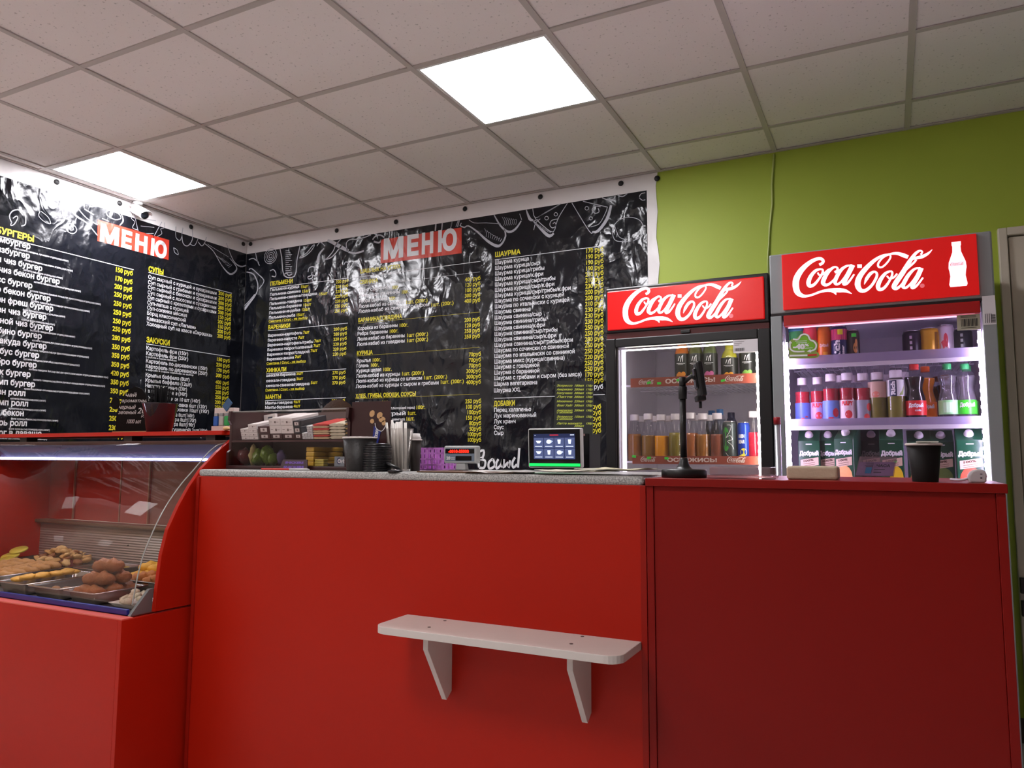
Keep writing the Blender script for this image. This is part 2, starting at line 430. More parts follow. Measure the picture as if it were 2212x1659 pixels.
# the door beside the tall fridge
pvc = M('door_plastic', (218, 208, 190), .4); pvc2 = M('door_seal', (28, 26, 24), .6)
dr = bpy.data.objects.new('door_1', None); COL.objects.link(dr); dr.location = (DX0, YB, 0); ORG[dr.name] = Vector(dr.location); struct(dr)
MB().box(DX0, DX0+.035, YB-.03, YB+.1, 0, DZ).box(DX1-.035, DX1, YB-.03, YB+.1, 0, DZ).box(DX0+.035, DX1-.035, YB-.03, YB+.1, DZ-.035, DZ).build('door_frame', pvc, dr, bevel=.004)
l0, l1, lz = DX0+.04, DX1-.04, DZ-.04
g0, g1, gz0, gz1 = l0+.085, l1-.085, .85, lz-.085
MB().box(l0, g0, YB-.012, YB+.05, .02, lz).box(g1, l1, YB-.012, YB+.05, .02, lz).box(g0, g1, YB-.012, YB+.05, gz1, lz).box(g0, g1, YB-.012, YB+.05, .02, gz0).build('door_leaf', pvc, dr, bevel=.006)
MB().box(g0, g0+.012, YB-.006, YB+.03, gz0, gz1).box(g1-.012, g1, YB-.006, YB+.03, gz0, gz1).box(g0+.012, g1-.012, YB-.006, YB+.03, gz1-.012, gz1).box(g0+.012, g1-.012, YB-.006, YB+.03, gz0, gz0+.012).build('glass_seal', pvc2, dr)
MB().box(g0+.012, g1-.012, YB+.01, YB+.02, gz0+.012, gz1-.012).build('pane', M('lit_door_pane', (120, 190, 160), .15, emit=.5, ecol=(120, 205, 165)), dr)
for z in (.66, .565):
    MB().box(DX0+.002, DX0+.03, YB-.055, YB-.03, z-.035, z+.03).build('hinge', M('dark_hinge', (34, 30, 30), .45), dr, bevel=.003)

# white cable running down the green wall
cp = [hy(*p, YB-.008) for p in ((1672, 333), (1667, 400), (1668, 440), (1662, 490), (1659, 560), (1660, 640))]
solo(MB().tube([p-cp[0] for p in cp], .005, 8).build('wall_cable', M('cable_white', (190, 205, 120), .35)), 'thin pale cable running down the green wall behind the fridges', 'cable', cp[0])

# ================================================================== MENU BANNERS
black = vinyl('banner_black', (19, 21, 28), .2)
wvin = vinyl('banner_white_edge', (236, 232, 232), .4, .35)
ink_w = vinyl('banner_ink_white', (228, 228, 232), .4)
ink_y = vinyl('banner_ink_yellow', (222, 208, 46), .4)
ink_r = vinyl('banner_ink_red', (208, 62, 44), .4)
ink_c = vinyl('banner_ink_chalk', (178, 178, 186), .5)
rub = M('grommet_black', (24, 24, 26), .5)

def crop(x0, y0, s): return lambda u, v: (x0+u*s, y0+v*s)
c3 = crop(500, 380, .25316); c4 = crop(500, 720, .25316); c5 = crop(960, 360, .217); c6 = crop(960, 690, .217)
c1 = crop(0, 330, .25316); c2 = crop(0, 640, .25316)

class Sheet:
    """collects the print of one banner; w() maps along/up to the wall, and p() a tracing pixel to along/up"""
    def __init__(s, wmap, pmap, at): s.w = wmap; s.p = pmap; s.at = at; s.b = {k: MB() for k in 'wyrc'}
    def line(s, cr, a, b, px=1.6, col='w', level=True):
        p = s.p(*cr(*a)); q = s.p(*cr(*b)); z = (p[1]+q[1])/2; k = px*.0011
        s.b[col].add([s.w(p[0], z-k), s.w(q[0], z-k), s.w(q[0], z+k), s.w(p[0], z+k)], [(0, 1, 2, 3)])
    def put(s, cr, l, y, r, t, h, col='w', bold=.022):
        px, py = cr(l, y); u, v = s.p(px, py); u2 = s.at(cr(r, y)[0], v)
        text(s.b[col], t, u, v, h, u2-u, s.w, bold, maxw=None)
    def doodle(s, cr, pts, w=4, col='c', closed=False, k=3):
        q = [s.p(*cr(*p)) for p in pts]; sc = abs(s.p(*cr(0, 0))[0]-s.p(*cr(100, 0))[0])/100
        ws = [x*sc for x in w] if isinstance(w, (list, tuple)) else w*sc
        ribbon(s.b[col], q, ws, s.w, k, closed)
    def fillp(s, cr, pts, col):
        s.b[col].add([s.w(*s.p(*cr(*p))) for p in pts], [tuple(range(len(pts)))])

YS = YB-.006
S = Sheet(lambda u, v: (u, YS-.0012, v), lambda px, py: (lambda h: (h.x, h.z))(hy(px, py, YS)), lambda px, v: atz(px, YS, v))
HI = .0205
# ---- column 1
def col1(cr, rows, l0, k):
    for y, r, t, yl, yr, yt in rows:
        l = l0(y); S.put(cr, l, y, r, t, HI)
        if yt: S.put(cr, yl, y-(yl-l)*k, yr, yt, HI, 'y')
L3 = lambda y: 332-(y-950)*.048
S.put(c3, 331, 937, 525, 'ПЕЛЬМЕНИ', .028, 'y', .035); S.line(c3, (331, 948), (1000, 882))
col1(c3, [(985, 580, 'Пельмени-курица', 590, 658, '15шт'), (1025, 592, 'Пельмени-свинина', 600, 670, '15шт'), (1063, 732, 'Пельмени-свинина/говядина', 748, 820, '15шт'),
 (1105, 603, 'Пельмени-говядина', 612, 685, '15шт'), (1143, 600, 'Пельмени-баранина', 610, 680, '15шт'), (1182, 588, 'Пельмени-индейка', 597, 670, '15шт'), (1222, 545, 'Пельмени-рыба', 553, 623, '15шт')], L3, .1)
S.put(c3, 318, 1252, 652, 'Сметана / Соус - на выбор', .017, 'y'); S.line(c3, (318, 1258), (652, 1224), .5, 'y')
for i in range(7): S.put(c3, 892-i*2, 918+i*41.5, 1000-i*1.5, '220 руб', .021, 'y')
S.put(c3, 312, 1310, 503, 'ВАРЕНИКИ', .028, 'y', .035); S.line(c3, (312, 1322), (995, 1256))
col1(c3, [(1375, 605, 'Вареники-картофель', 612, 665, '7шт'), (1415, 562, 'Вареники-капуста', 570, 622, '7шт'), (1457, 700, 'Вареники-картофель/грибы', 707, 765, '7шт'),
 (1497, 692, 'Вареники-творог/соленный', 700, 757, '7шт'), (1537, 667, 'Вареники-творог/сладкий', 675, 733, '7шт'), (1577, 535, 'Вареники-вишня', 542, 595, '7шт')], L3, .09)
S.put(c3, 300, 1612, 635, 'Сметана / Соус - на выбор', .017, 'y'); S.line(c3, (300, 1618), (635, 1588), .5, 'y')
for i, t in enumerate(('200 руб', '200 руб', '220 руб', '220 руб', '220 руб', '220 руб')): S.put(c3, 873-i*1.6, 1322+i*42.6, 988-i*1.5, t, .021, 'y')
L4 = lambda y: 298-(y-340)*.04
S.put(c4, 298, 333, 470, 'ХИНКАЛИ', .028, 'y', .035); S.line(c4, (298, 345), (980, 304))
col1(c4, [(372, 548, 'хинкали-баранина', 555, 612, '5шт'), (418, 548, 'хинкали-говядина', 555, 612, '5шт'), (460, 668, 'хинкали-свинина/говядина', 678, 735, '5шт')], L4, .07)
S.put(c4, 290, 495, 625, 'Сметана / Соус - на выбор', .017, 'y'); S.line(c4, (290, 501), (625, 476), .5, 'y')
for i in range(3): S.put(c4, 862-i, 350+i*43, 975-i, '270 руб', .021, 'y')
S.put(c4, 290, 560, 425, 'МАНТЫ', .028, 'y', .035); S.line(c4, (288, 577), (978, 546))
col1(c4, [(608, 523, 'Манты-говядина', 530, 588, '4шт'), (645, 523, 'Манты-баранина', 530, 588, '4шт')], L4, .05)
S.put(c4, 855, 590, 970, '350 руб', .021, 'y')
# ---- column 2
S.line(c3, (1010, 872), (2125, 731)); S.put(c3, 1098, 832, 1445, 'ШАШЛЫК НА УГЛЯХ', .026, 'y', .035); S.line(c3, (1090, 940), (2120, 825), .8, 'w')
S.put(c3, 1095, 925, 1250, 'СВИНИНА', .026, 'y', .035)
L2 = lambda y: 1093-(y-950)*.045
def col2(cr, rows, l0, k):
    for y, r, t, yl, yr, yt in rows:
        l = l0(y); S.put(cr, l, y, r, t, .0235)
        if yt: S.put(cr, yl, y-(yl-l)*k, yr, yt, .0235, 'y')
col2(c3, [(992, 1355, 'Шея свинины', 1365, 1430, '100г.'), (1040, 1440, 'Антрекот свинины', 1450, 1515, '100г.'), (1085, 1335, 'Ребра свинины', 1345, 1405, '100г.'),
 (1130, 1475, 'Люля-кебаб из свинины', 1485, 1675, '1шт. (200г.)'), (1172, 1690, 'Люля-кебаб из свинины с сыром', 1700, 1898, '1шт. (200г.)')], L2, .09)
for i, t in enumerate(('400 руб', '120 руб', '100 руб', '300 руб', '400 руб')): S.put(c3, 1993-i, 902+i*46, 2126-i*.5, t, .025, 'y')
S.put(c3, 1082, 1248, 1455, 'БАРАНИНА/ГОВЯДИНА', .026, 'y', .035); S.line(c3, (1082, 1254), (2120, 1168), .6, 'y')
col2(c3, [(1318, 1420, 'Корейка из баранины', 1430, 1510, '100г.'), (1362, 1335, 'Ребра баранины', 1345, 1425, '100г.'), (1408, 1480, 'Люля-кебаб из баранины', 1492, 1680, '1шт (200г.)'), (1452, 1480, 'Люля-кебаб из говядины', 1492, 1680, '1шт (200г.)')], L2, .075)
for i, t in enumerate(('200 руб', '120 руб', '350 руб', '350 руб')): S.put(c3, 1988, 1247+i*47.5, 2122, t, .025, 'y')
L2b = lambda y: 1070-(y-220)*.035
S.put(c4, 1070, 187, 1205, 'КУРИЦА', .026, 'y', .035); S.line(c4, (1070, 190), (2118, 125), .6, 'y')
col2(c4, [(250, 1190, 'Крылья', 1200, 1278, '100г.'), (293, 1172, 'Голень', 1185, 1260, '100г.'), (335, 1280, 'Курица целая', 1292, 1368, '100г.'), (380, 1440, 'Люля-кебаб из курицы', 1450, 1645, '1шт. (200г.)'),
 (423, 1628, 'Люля-кебаб из курицы со шпиком', 1637, 1843, '1шт. (200г.)'), (468, 1770, 'Люля-кебаб из курицы с сыром и грибами', 1780, 1985, '1шт. (200г.)')], L2b, .05)
for i, t in enumerate(('70руб', '70руб', '70руб', '300руб', '300руб', '400руб')): S.put(c4, 2025 if i < 3 else 2003, 198+i*47.4, 2130, t, .025, 'y')
S.put(c4, 1060, 553, 1575, 'ХЛЕБ, ГРИБЫ, ОВОЩИ, СОУСЫ', .026, 'y', .035); S.line(c4, (1060, 556), (2118, 522), .6, 'y')
L2c = lambda y: 1058
col2(c4, [(612, 1272, 'Шампиньоны', 1282, 1362, '200г.'), (660, 1370, 'Овощи на гриле', 1573, 1655, '100г.'), (708, 1490, 'Перец острый', 1500, 1577, '1шт.'), (755, 1330, 'Картофель', 1488, 1562, '1шт.'), (800, 1250, 'Лаваш', 0, 0, None), (846, 1200, 'Хлеб', 0, 0, None), (892, 1300, 'Соус томатный', 0, 0, None), (938, 1320, 'Соус чесночный', 0, 0, None)], L2c, .025)
S.put(c4, 1372, 648, 1567, '(болгарский перец)', .015); S.put(c4, 1340, 744, 1480, '(1 шампур)', .015)
for i, (t, l) in enumerate((('250 руб', 1995), ('100 руб', 1998), ('100руб', 2008), ('150 руб', 1998), ('80руб', 2028), ('50руб', 2030), ('100руб', 2012), ('100руб', 2012))): S.put(c4, l, 597+i*47, 2132, t, .025, 'y')
# ---- column 3
S.put(c5, 503, 900, 757, 'ШАУРМА', .029, 'y', .035); S.line(c5, (503, 925), (1600, 790))
A = [('курица', 843), ('курица/сыр', 948), ('курица/грибы', 998), ('курица/к.фри', 987), ('курица/сыр/грибы', 1107), ('курица/сыр/к.фри', 1097), ('курица/сыр/грибы/к.фри', 1260), ('по сочински с курицей', 1193), ('по итальянски с курицей', 1247), ('свинина', 860), ('свинина/сыр', 970), ('свинина/грибы', 1017), ('свинина/к.фри', 1005),
 ('свинина/сыр/грибы', 1128), ('свинина/сыр/к.фри', 1117), ('свинина/сыр/грибы/к.фри', 1282), ('по сочински со свининой', 1243), ('по итальянски со свининой', 1300), ('микс (курица/свинина)', 1200), ('с говядиной', 948), ('с бараниной', 948), ('с грибами и сыром (без мяса)', 1368)]
for i, (t, r) in enumerate(A): S.put(c5, 503-i*.4, 975+i*54.8-(i > 12)*0, r, 'Шаурма '+t, .0245)
S.put(c6, 492, 663, 927, 'Шарма вегетариана', .0245); S.put(c6, 492, 727, 760, 'Шаурма XXL', .0245); S.line(c6, (495, 785), (1598, 748))
for i, t in enumerate((170, 190, 190, 190, 210, 210, 230, 200, 200, 210, 230, 230, 230, 250, 250, 280, 250, 250, 220, 250, 250, 170, 150)): S.put(c5, 1405-i*.45, 862+i*58.7, 1585, '%d руб' % t, .0265, 'y')
S.put(c6, 1395, 697, 1582, '300 руб', .0265)
S.put(c6, 492, 862, 705, 'ДОБАВКИ', .029, 'y', .035)
for i, (t, r) in enumerate((('Перец халапеньо', 865), ('Лук маринованный', 917), ('Лук кранч', 712), ('Соус', 593), ('Сыр', 590))): S.put(c6, 493, 922+i*57, r, t, .0245); S.put(c6, 1405, 892+i*59, 1562, '50 руб', .0265, 'y')
# ---- title
S.fillp(c3, [(1275, 545), (1965, 440), (1965, 660), (1273, 748)], 'r')
p0 = S.p(*c3(1300, 715)); p1 = S.p(*c3(1935, 640))
S2 = MB()
for t, a, b in (('М', 0, .30), ('Е', .33, .50), ('Н', .53, .70), ('Ю', .745, 1.)):
    w = p1[0]-p0[0]; text(S2, t, p0[0]+a*w-.008, p0[1]+.006+0*a, .125, (b-a)*w, lambda u, v: (u, YS-.0026, v), .05, maxw=None)
# ---- chalk drawings along the top edge
D = S.doodle
for pts, w in [
 ([(890,630),(910,560),(955,520)],6),([(885,540),(1000,660),(1050,690),(1090,665)],[10,24,26,14]),([(905,515),(990,595),(1085,650),(1130,520),(1225,365)],6),([(885,545),(930,525)],7),
 ([(815,430),(850,520),(885,535)],[8,24,14]),([(880,420),(905,510),(1000,460),(1140,380)],6),([(935,500),(1060,430),(1160,370)],6),
 ([(1270,362),(1440,640),(1480,655)],6),([(1380,345),(1480,370),(1620,402)],6),([(1470,650),(1530,640),(1620,520),(1660,385)],[12,24,26,18]),([(1455,600),(1540,570),(1600,470),(1625,400)],5),
 ([(160,590),(200,605),(240,590),(330,650),(430,740),(520,790),(570,770),(610,690),(595,620)],[8,10,10,14,20,24,18,14,8]),([(245,530),(300,560),(420,560),(560,570)],5),([(170,560),(155,590)],8),
 ([(495,480),(560,590),(640,650),(710,620),(765,540)],[8,14,20,18,10]),([(750,470),(770,530)],5),
 ([(60,610),(80,545)],6),([(115,600),(140,530)],6),([(1680,640),(1700,570),(1760,520),(1850,505),(1940,530),(1980,600),(1960,690),(1880,740)],5),([(1670,640),(1690,720),(1740,745),(1850,745)],5),([(1700,600),(1740,700),(1820,730)],4),
 ([(1570,310),(1640,335),(1690,320),(1700,290)],8),([(1720,280),(1770,300),(1820,270)],7),([(1940,300),(1960,270),(2000,260)],6),([(1940,310),(1970,335),(2000,330)],6)]:
    D(c5, pts, w)
for (x, y, r) in ((1018, 513, 18), (1110, 475, 17), (1418, 415, 18), (1458, 515, 16)):
    D(c5, [(x+r*math.cos(a), y+r*math.sin(a)) for a in [k*.785 for k in range(8)]], 5, closed=True, k=2)
D(c5, [(1140, 520), (1070, 535), (1050, 580), (1075, 610), (1110, 590), (1100, 555), (1080, 570)], 6)
D(c5, [(1555, 400), (1500, 395), (1470, 430), (1500, 465), (1540, 450), (1530, 415)], 6)
for i in range(9): D(c5, [(400+i*22, 615+i*18), (420+i*22, 660+i*8), (415+i*20, 700+i*7)], 3)
for i in range(7): D(c5, [(575+i*22, 500+i*4), (600+i*20, 550-i*2), (590+i*20, 590-i*2)], 3)
for i in range(10): D(c5, [(910+i*15, 560+i*9), (925+i*15, 600+i*7)], 3)
for pts, w in [
 ([(130,820),(190,840),(225,920),(215,1000),(150,1090),(110,1140)],[6,8,8,8,14,18]),([(150,800),(175,792),(230,840),(275,885),(270,920),(235,965)],6),([(110,1110),(150,1070),(200,1010)],6),([(205,650),(220,720),(240,765)],6),([(150,715),(190,705),(235,740)],6),
 ([(415,620),(430,700),(450,850),(540,855),(560,720),(585,600)],7),([(445,845),(470,830),(490,850),(520,835)],6),([(330,810),(360,800),(380,830),(375,860),(345,855)],6),
 ([(580,700),(620,690),(680,640),(710,590),(690,600),(640,660),(585,690)],6),([(735,740),(750,670),(790,620)],[20,14,8]),([(730,600),(760,565),(800,600)],6),([(820,550),(870,570),(920,600),(1000,640)],[14,20,22,18]),([(935,540),(890,590),(870,640),(820,700),(790,715)],6),([(945,590),(860,690),(800,715)],7),
 ([(990,640),(980,580),(1010,545),(1080,540),(1150,520),(1190,500)],6),([(1000,650),(1060,660),(1130,640)],10),([(1205,545),(1230,515),(1270,505),(1305,525)],8),([(1215,560),(1260,570),(1280,545)],10),
 ([(655,820),(665,785),(700,775),(735,800),(730,850),(700,850)],6),([(690,820),(680,850),(655,860),(660,880),(690,870),(695,840)],6),
 ([(960,760),(975,735),(1005,745),(1000,785),(970,795)],6),([(1740,470),(1745,410)],8),([(1795,460),(1800,400)],7),([(1870,450),(1885,385)],6),([(1930,435),(1945,380)],6)]:
    D(c3, pts, w)
for i in range(12): D(c3, [(462, 640+i*17), (490+(i % 3)*14, 637+i*17)], 4)
for r in (16, 32, 48, 64): D(c3, [(335+r*math.cos(a)*.85, 685+r*math.sin(a)-r*math.cos(a)*.2) for a in [k*.785 for k in range(8)]], 4, closed=True, k=2)
# ---- chalk handwriting low on the banner
S3 = MB()
a = S.p(1030, 1008); b_ = S.p(1150, 1008)
for pts in ([(1031,975),(1035,1010)],[(1032,977),(1045,973),(1043,988),(1033,991),(1048,995),(1046,1010),(1035,1010)],[(1065,991),(1056,999),(1057,1012),(1069,1006),(1065,991)],[(1077,992),(1072,1001),(1073,1012),(1083,1003),(1085,992),(1085,1010)],[(1089,992),(1088,1010),(1097,999),(1099,1010),(1102,994)],[(1113,988),(1107,999),(1109,1010),(1117,1003)],[(1122,968),(1119,1010)]):
    ribbon(S3, [S.p(*q) for q in pts], .014, lambda u, v: (u, YS-.0012, v), 3)
bx0, bx1, bz0, bz1 = XL+.002, 2.384, .85, 2.747
t = thing('menu_banner', 'wide black vinyl menu banner with white border on the back wall, dumplings and shawarma', 'banner', (bx0, YB, bz0), 'menu banners')
mb = MB(); n = 26; v = []
for i in range(n+1):
    z = bz0+(bz1-bz0)*i/n; v.append((bx1+.006*math.sin(z*23)+.004*math.sin(z*9+1), z))
poly = [(bx0, bz0)]+v+[(bx0, bz1)]
mb.prism(poly, lambda a, b: (a, YB-.001, b), lambda a, b: (a, YB-.005, b)).build('sheet', wvin, t)
kx, kz = 2.327, 2.655
MB().box(bx0, kx, YS, YB-.0055, bz0, kz).build('printed_field', black, t)
S.b['r'].build('title_panel', ink_r, t, fix=False); S2.build('title_lettering', ink_w, t, fix=False)
S.b['w'].build('item_lettering', ink_w, t, fix=False)['kind'] = 'stuff'; S.b['y'].build('price_lettering', ink_y, t, fix=False)['kind'] = 'stuff'; S.b['c'].build('chalk_drawings', ink_c, t, fix=False)['kind'] = 'stuff'; S3.build('chalk_handwriting', ink_w, t, fix=False)['kind'] = 'stuff'
for p in ((541, 527), (727, 498), (855, 479), (1004, 451), (1167, 425), (1341, 396), (1419, 385)):
    q = hy(*p, YB-.01); MB().lathe([(.006, 0), (.014, 0), (.016, .004), (.013, .009), (0, .011)], (q.x, YB-.005, q.z), 14, rot=(math.pi/2, 0, 0)).build('grommet', rub, t)

# ---- the burger banner on the left wall
XS = XL+.006
S = Sheet(lambda u, v: (XS+.0012, u, v), lambda px, py: (lambda h: (h.y, h.z))(hx(px, py, XS)), lambda px, v: aty(px, XS, v))
D = S.doodle
def rput(cr, r, y, t, h, col='w', k=.95, bold=.022):
    u, v = S.p(*cr(r, y)); wd = sum(glyph(c, bold)[2] for c in t)*h/CAPH*k
    text(S.b[col], t, u-wd, v, h, wd, S.w, bold)
rput(c1, 290, 762, 'БУРГЕРЫ', .034, 'y', .92, .045); S.line(c1, (-150, 684), (1140, 992), 2)
BN = [(c1, 258, 823, 'Гамбургер'), (c1, 253, 905, 'Чизбургер'), (c1, 360, 1010, 'Аля чиз бургер'), (c1, 508, 1122, 'Аля чиз бекон бургер'), (c1, 275, 1158, 'Босс бургер'), (c1, 430, 1268, 'Шеф бекон бургер'), (c1, 453, 1352, 'Чикен фреш бургер'), (c1, 395, 1425, 'Чикен чиз бургер'), (c1, 452, 1520, 'Двойной чиз бургер'),
 (c2, 355, 363, 'Бамбино бургер'), (c2, 397, 450, 'Барракуда бургер'), (c2, 333, 527, 'Аэробус бургер'), (c2, 312, 610, 'Биг бро бургер'), (c2, 260, 690, 'Блок бургер'), (c2, 298, 775, 'Шримп бургер'), (c2, 217, 852, 'Чикен ролл'), (c2, 240, 940, 'Шримп ролл'), (c2, 203, 1022, 'Ролл бекон'), (c2, 230, 1108, 'Цезарь ролл'), (c2, 353, 1195, 'Хот-дог в лаваше')]
for cr, r, y, tx in BN: rput(cr, r, y, tx, .031, k=.9, bold=.035)
SB = [(c1, 583, 932, 'соус,котлета говядина, лук,марин огурец,соус,салат)'), (c1, 620, 1015, 'котлета говядина,сыр,марин огурец,соус,салат)'), (c1, 533, 1078, 'котлета,сыр,марин огурец,соус,салат)'), (c1, 688, 1190, 'котлета говядина,сыр,бекон,огурец,соус,салат)'), (c1, 858, 1300, 'котлета говядина,луковые кольца,лук крисп,помидор,огурец,соус,салат)'), (c1, 765, 1362, 'котлета говядина,бекон,сыр,лук крисп,помидор,соус,салат)'), (c1, 555, 1407, 'филе курицы,помидор,огурец,соус,салат)'), (c1, 467, 1474, 'курица филе,помидор,сыр,соус)'), (c1, 640, 1578, '2котлеты говядина,марин огурец,соус,салат)'),
 (c2, 785, 452, 'котлета говядина,лук,салат,сыр,марин огурец,помидор,соус)'), (c2, 757, 527, 'котлета говядина,сыр,лук фри,помидор,марин огурец,соус)'), (c2, 678, 597, 'котлета говядина,салат,яйцо,сыр,помидор,огурец,соус)'), (c2, 922, 699, 'котлета говядина 2шт,сыр 2шт,лук крисп,салат,марин огурец,помидор,фирм соус)'), (c2, 895, 774, 'котлета говядина,сыр,бекон,луковые кольца,марин огурец,помидор,соус)'), (c2, 763, 840, 'креветки,кольца кальмара,сыр,огурец,помидор,фирм соус,салат)'), (c2, 390, 899, 'котлета,помидор,сыр,соус,салат)'), (c2, 390, 982, 'креветки,сыр,помидор,соус,салат)'), (c2, 495, 1069, 'филе курицы,бекон,сыр,помидор,соус,салат)'), (c2, 423, 1149, 'филе курицы,сыр,помидор,соус,салат)'), (c2, 400, 1226, 'сосиска 2шт,лаваш,корейская морковь,соус)')]
for cr, r, y, tx in SB: rput(cr, r, y, tx, .0105, k=.8, bold=.02)
PR = [(1012, 150), (1087, 170), (1155, 200), (1223, 250), (1300, 250), (1375, 250), (1450, 250), (1518, 250), (1593, 280)]
for i, (y, t_) in enumerate(PR): S.put(c1, 980-i*3.2, y, 1132-i*2.6, '%d руб' % t_, .029, 'y', .035)
for i, (y, t_) in enumerate([(447, 350), (520, 350), (597, 350), (672, 420), (748, 350), (825, 350), (905, 230), (983, 250), (1060, 250), (1140, 230), (1205, 230)]): S.put(c2, 953-i*3, y, 1107-i*2.6, '%d руб' % t_, .029, 'y', .035)
S.put(c1, 1265, 1010, 1395, 'СУПЫ', .033, 'y', .045); S.line(c1, (1265, 1022), (1978, 1197), 1.8)
for i, (y, r, tx) in enumerate([(1072, 1847, 'Суп сырный с курицей и сухариками'), (1118, 1847, 'Суп сырный с грибами и сухариками'), (1160, 1847, 'Суп сырный с беконом и сухариками'), (1205, 1845, 'Суп сырный с лососем и сухариками'), (1248, 1845, 'Суп сырный с креветками и сухариками'), (1292, 1607, 'Суп-лапша с курицей'), (1335, 1595, 'Суп-солянка мясная'), (1380, 1585, 'Борщ классический'), (1428, 1670, 'Кавказский суп «Лагман»'), (1472, 1810, 'Холодный суп на квасе «Окрошка»')]):
    S.put(c1, 1262-i*1.5, y, r, tx, .0245)
for i, t_ in enumerate((200, 200, 200, 200, 200, 150, 200, 150, 200, 200)): S.put(c1, 1863-i*1.2, 1210+i*40.5, 1977-i*1.4, '%d руб' % t_, .0255, 'y', .035)
S.put(c2, 1247, 390, 1447, 'ЗАКУСКИ', .033, 'y', .045); S.line(c2, (1247, 405), (1962, 517), 1.8)
for i, (y, r, tx) in enumerate([(455, 1605, 'Картофель фри (150г)'), (500, 1605, 'Картофель фри (250г)'), (565, 1768, 'Картофель по-деревенски (150г)'), (610, 1768, 'Картофель по-деревенски (250г)'), (685, 1617, 'Крылья баффало (8шт)'), (730, 1635, 'Крылья баффало (12шт)'), (775, 1595, 'Наггетсы куриные (230г)'), (820, 1595, 'Наггетсы куриные (340г)'), (872, 1707, 'Сырные шарики 10 шт (140г)'), (920, 1765, 'Сырные в панировке 6шт (120г)'), (962, 1782, 'Сырные в панировке 10шт (190г)'), (1010, 1657, 'Кольца кальмара 8шт(160г)'), (1052, 1672, 'Креветки темпура 8шт(170г)'), (1094, 1660, 'Креветки темпура 8шт(190г)'), (1142, 1768, 'Пирожки (со сгущенкой) 2шт(150г)'), (1185, 1790, 'Пирожки с картофелем 2шт(150г)')]):
    S.put(c2, 1245-i*1.5, y, r, tx, .0245)
for y, tx in ((522, 'с соусом и сыром пармезан'), (632, 'с соусом и сыром пармезан на выбор')): S.put(c2, 1243, y, 1507 if y < 600 else 1650, tx, .011, 'w', .02)
for i, t_ in enumerate((150, 250, 170, 300)): S.put(c2, 1845-i*1.5, 550+i*46, 1960-i*1.5, '%d руб' % t_, .0255, 'y', .035)
for i, t_ in enumerate((400, 550, 200, 250, 200, 250, 250, 300, 350, 250, 250)): S.put(c2, 1838-i*1.5, 745+i*43, 1953-i*1.5, '%d руб' % t_, .0255, 'y', .035)
S.fillp(c1, [(833, 570), (1443, 745), (1437, 915), (830, 752)], 'r')
S2 = MB(); q0 = S.p(*c1(850, 745)); q1 = S.p(*c1(1425, 890)); w = q1[0]-q0[0]
for tx, a, b in (('М', 0, .28), ('Е', .30, .46), ('Н', .50, .70), ('Ю', .74, 1.)):
    text(S2, tx, q0[0]+a*w-.005, q0[1]-.012*0, .098, (b-a)*w, lambda u, v: (XS+.0026, u, v), .055, maxw=None)
for pts, w_ in [([(100,600),(80,540),(110,495),(170,490),(215,540),(215,610),(180,625)],10),([(110,560),(140,540),(150,560),(120,610),(90,620),(100,590)],8),([(560,640),(570,610),(605,605),(645,635),(650,670),(620,690),(580,675),(560,640)],8),([(590,640),(615,630),(625,655),(600,660),(590,640)],8),
 ([(340,500),(330,540),(380,590),(430,605),(410,550),(350,500)],6),([(600,470),(650,540),(740,600),(830,705)],[30,20,12,10]),([(660,470),(740,560),(840,620)],10),([(720,480),(800,530)],12),([(760,460),(860,455),(960,460),(1030,520),(1050,580),(1020,620)],[14,10,8,10,16,10]),([(905,510),(930,490),(1010,520),(1030,560),(980,570),(920,540),(905,510)],10),([(870,560),(930,585)],8),
 ([(1090,500),(1130,510),(1120,560),(1150,590),(1130,640),(1180,660)],7),([(1140,500),(1180,680)],8),([(1380,590),(1320,700),(1290,760)],8),([(1405,595),(1400,640),(1370,650),(1380,690),(1340,715)],7),([(1200,560),(1330,580)],6),([(1200,625),(1315,637)],6),([(1240,690),(1310,690)],6),
 ([(1500,630),(1500,720),(1540,745),(1560,640)],8),([(1550,680),(1560,770),(1600,795),(1640,740),(1640,650)],10),([(1620,780),(1660,790),(1690,730)],8),
 ([(1740,770),(1820,840),(1890,960),(1960,1035),(2010,1010),(2015,970),(1960,900)],[10,10,12,22,20,14,6]),([(1690,760),(1720,795),(1745,770),(1760,720)],10),([(1930,770),(1990,920),(2050,970),(2100,960)],[8,12,20,12]),([(1770,780),(1850,830),(1950,890)],5),([(1480,810),(1490,850),(1520,870),(1510,830),(1480,810)],6)]:
    D(c1, pts, w_)
for i in range(8): D(c1, [(1850+i*14, 880+i*14), (1880+i*12, 900+i*10), (1900+i*11, 900+i*8)], 4)
ly0, ly1, lz0, lz1 = .2, 2.1045, .9, 2.747
t = thing('menu_banner', 'black vinyl menu banner on the side wall, listing burgers and soups', 'banner', (XL, ly0, lz0), 'menu banners')
MB().box(XL+.001, XL+.005, ly0, ly1, lz0, lz1).build('sheet', wvin, t)
MB().box(XL+.0055, XS, ly0+.06, ly1-.002, lz0, 2.655).build('printed_field', black, t)
S.b['r'].build('title_panel', ink_r, t, fix=False); S2.build('title_lettering', ink_w, t, fix=False)
S.b['w'].build('item_lettering', ink_w, t, fix=False)['kind'] = 'stuff'; S.b['y'].build('price_lettering', ink_y, t, fix=False)['kind'] = 'stuff'; S.b['c'].build('chalk_drawings', ink_c, t, fix=False)['kind'] = 'stuff'
for p in ((123, 393), (259, 439), (413, 490), (526, 527)):
    q = hx(*p, XL+.01); MB().lathe([(.006, 0), (.014, 0), (.016, .004), (.013, .009), (0, .011)], (XL+.005, q.y, q.z), 14, rot=(0, math.pi/2, 0)).build('grommet', rub, t)

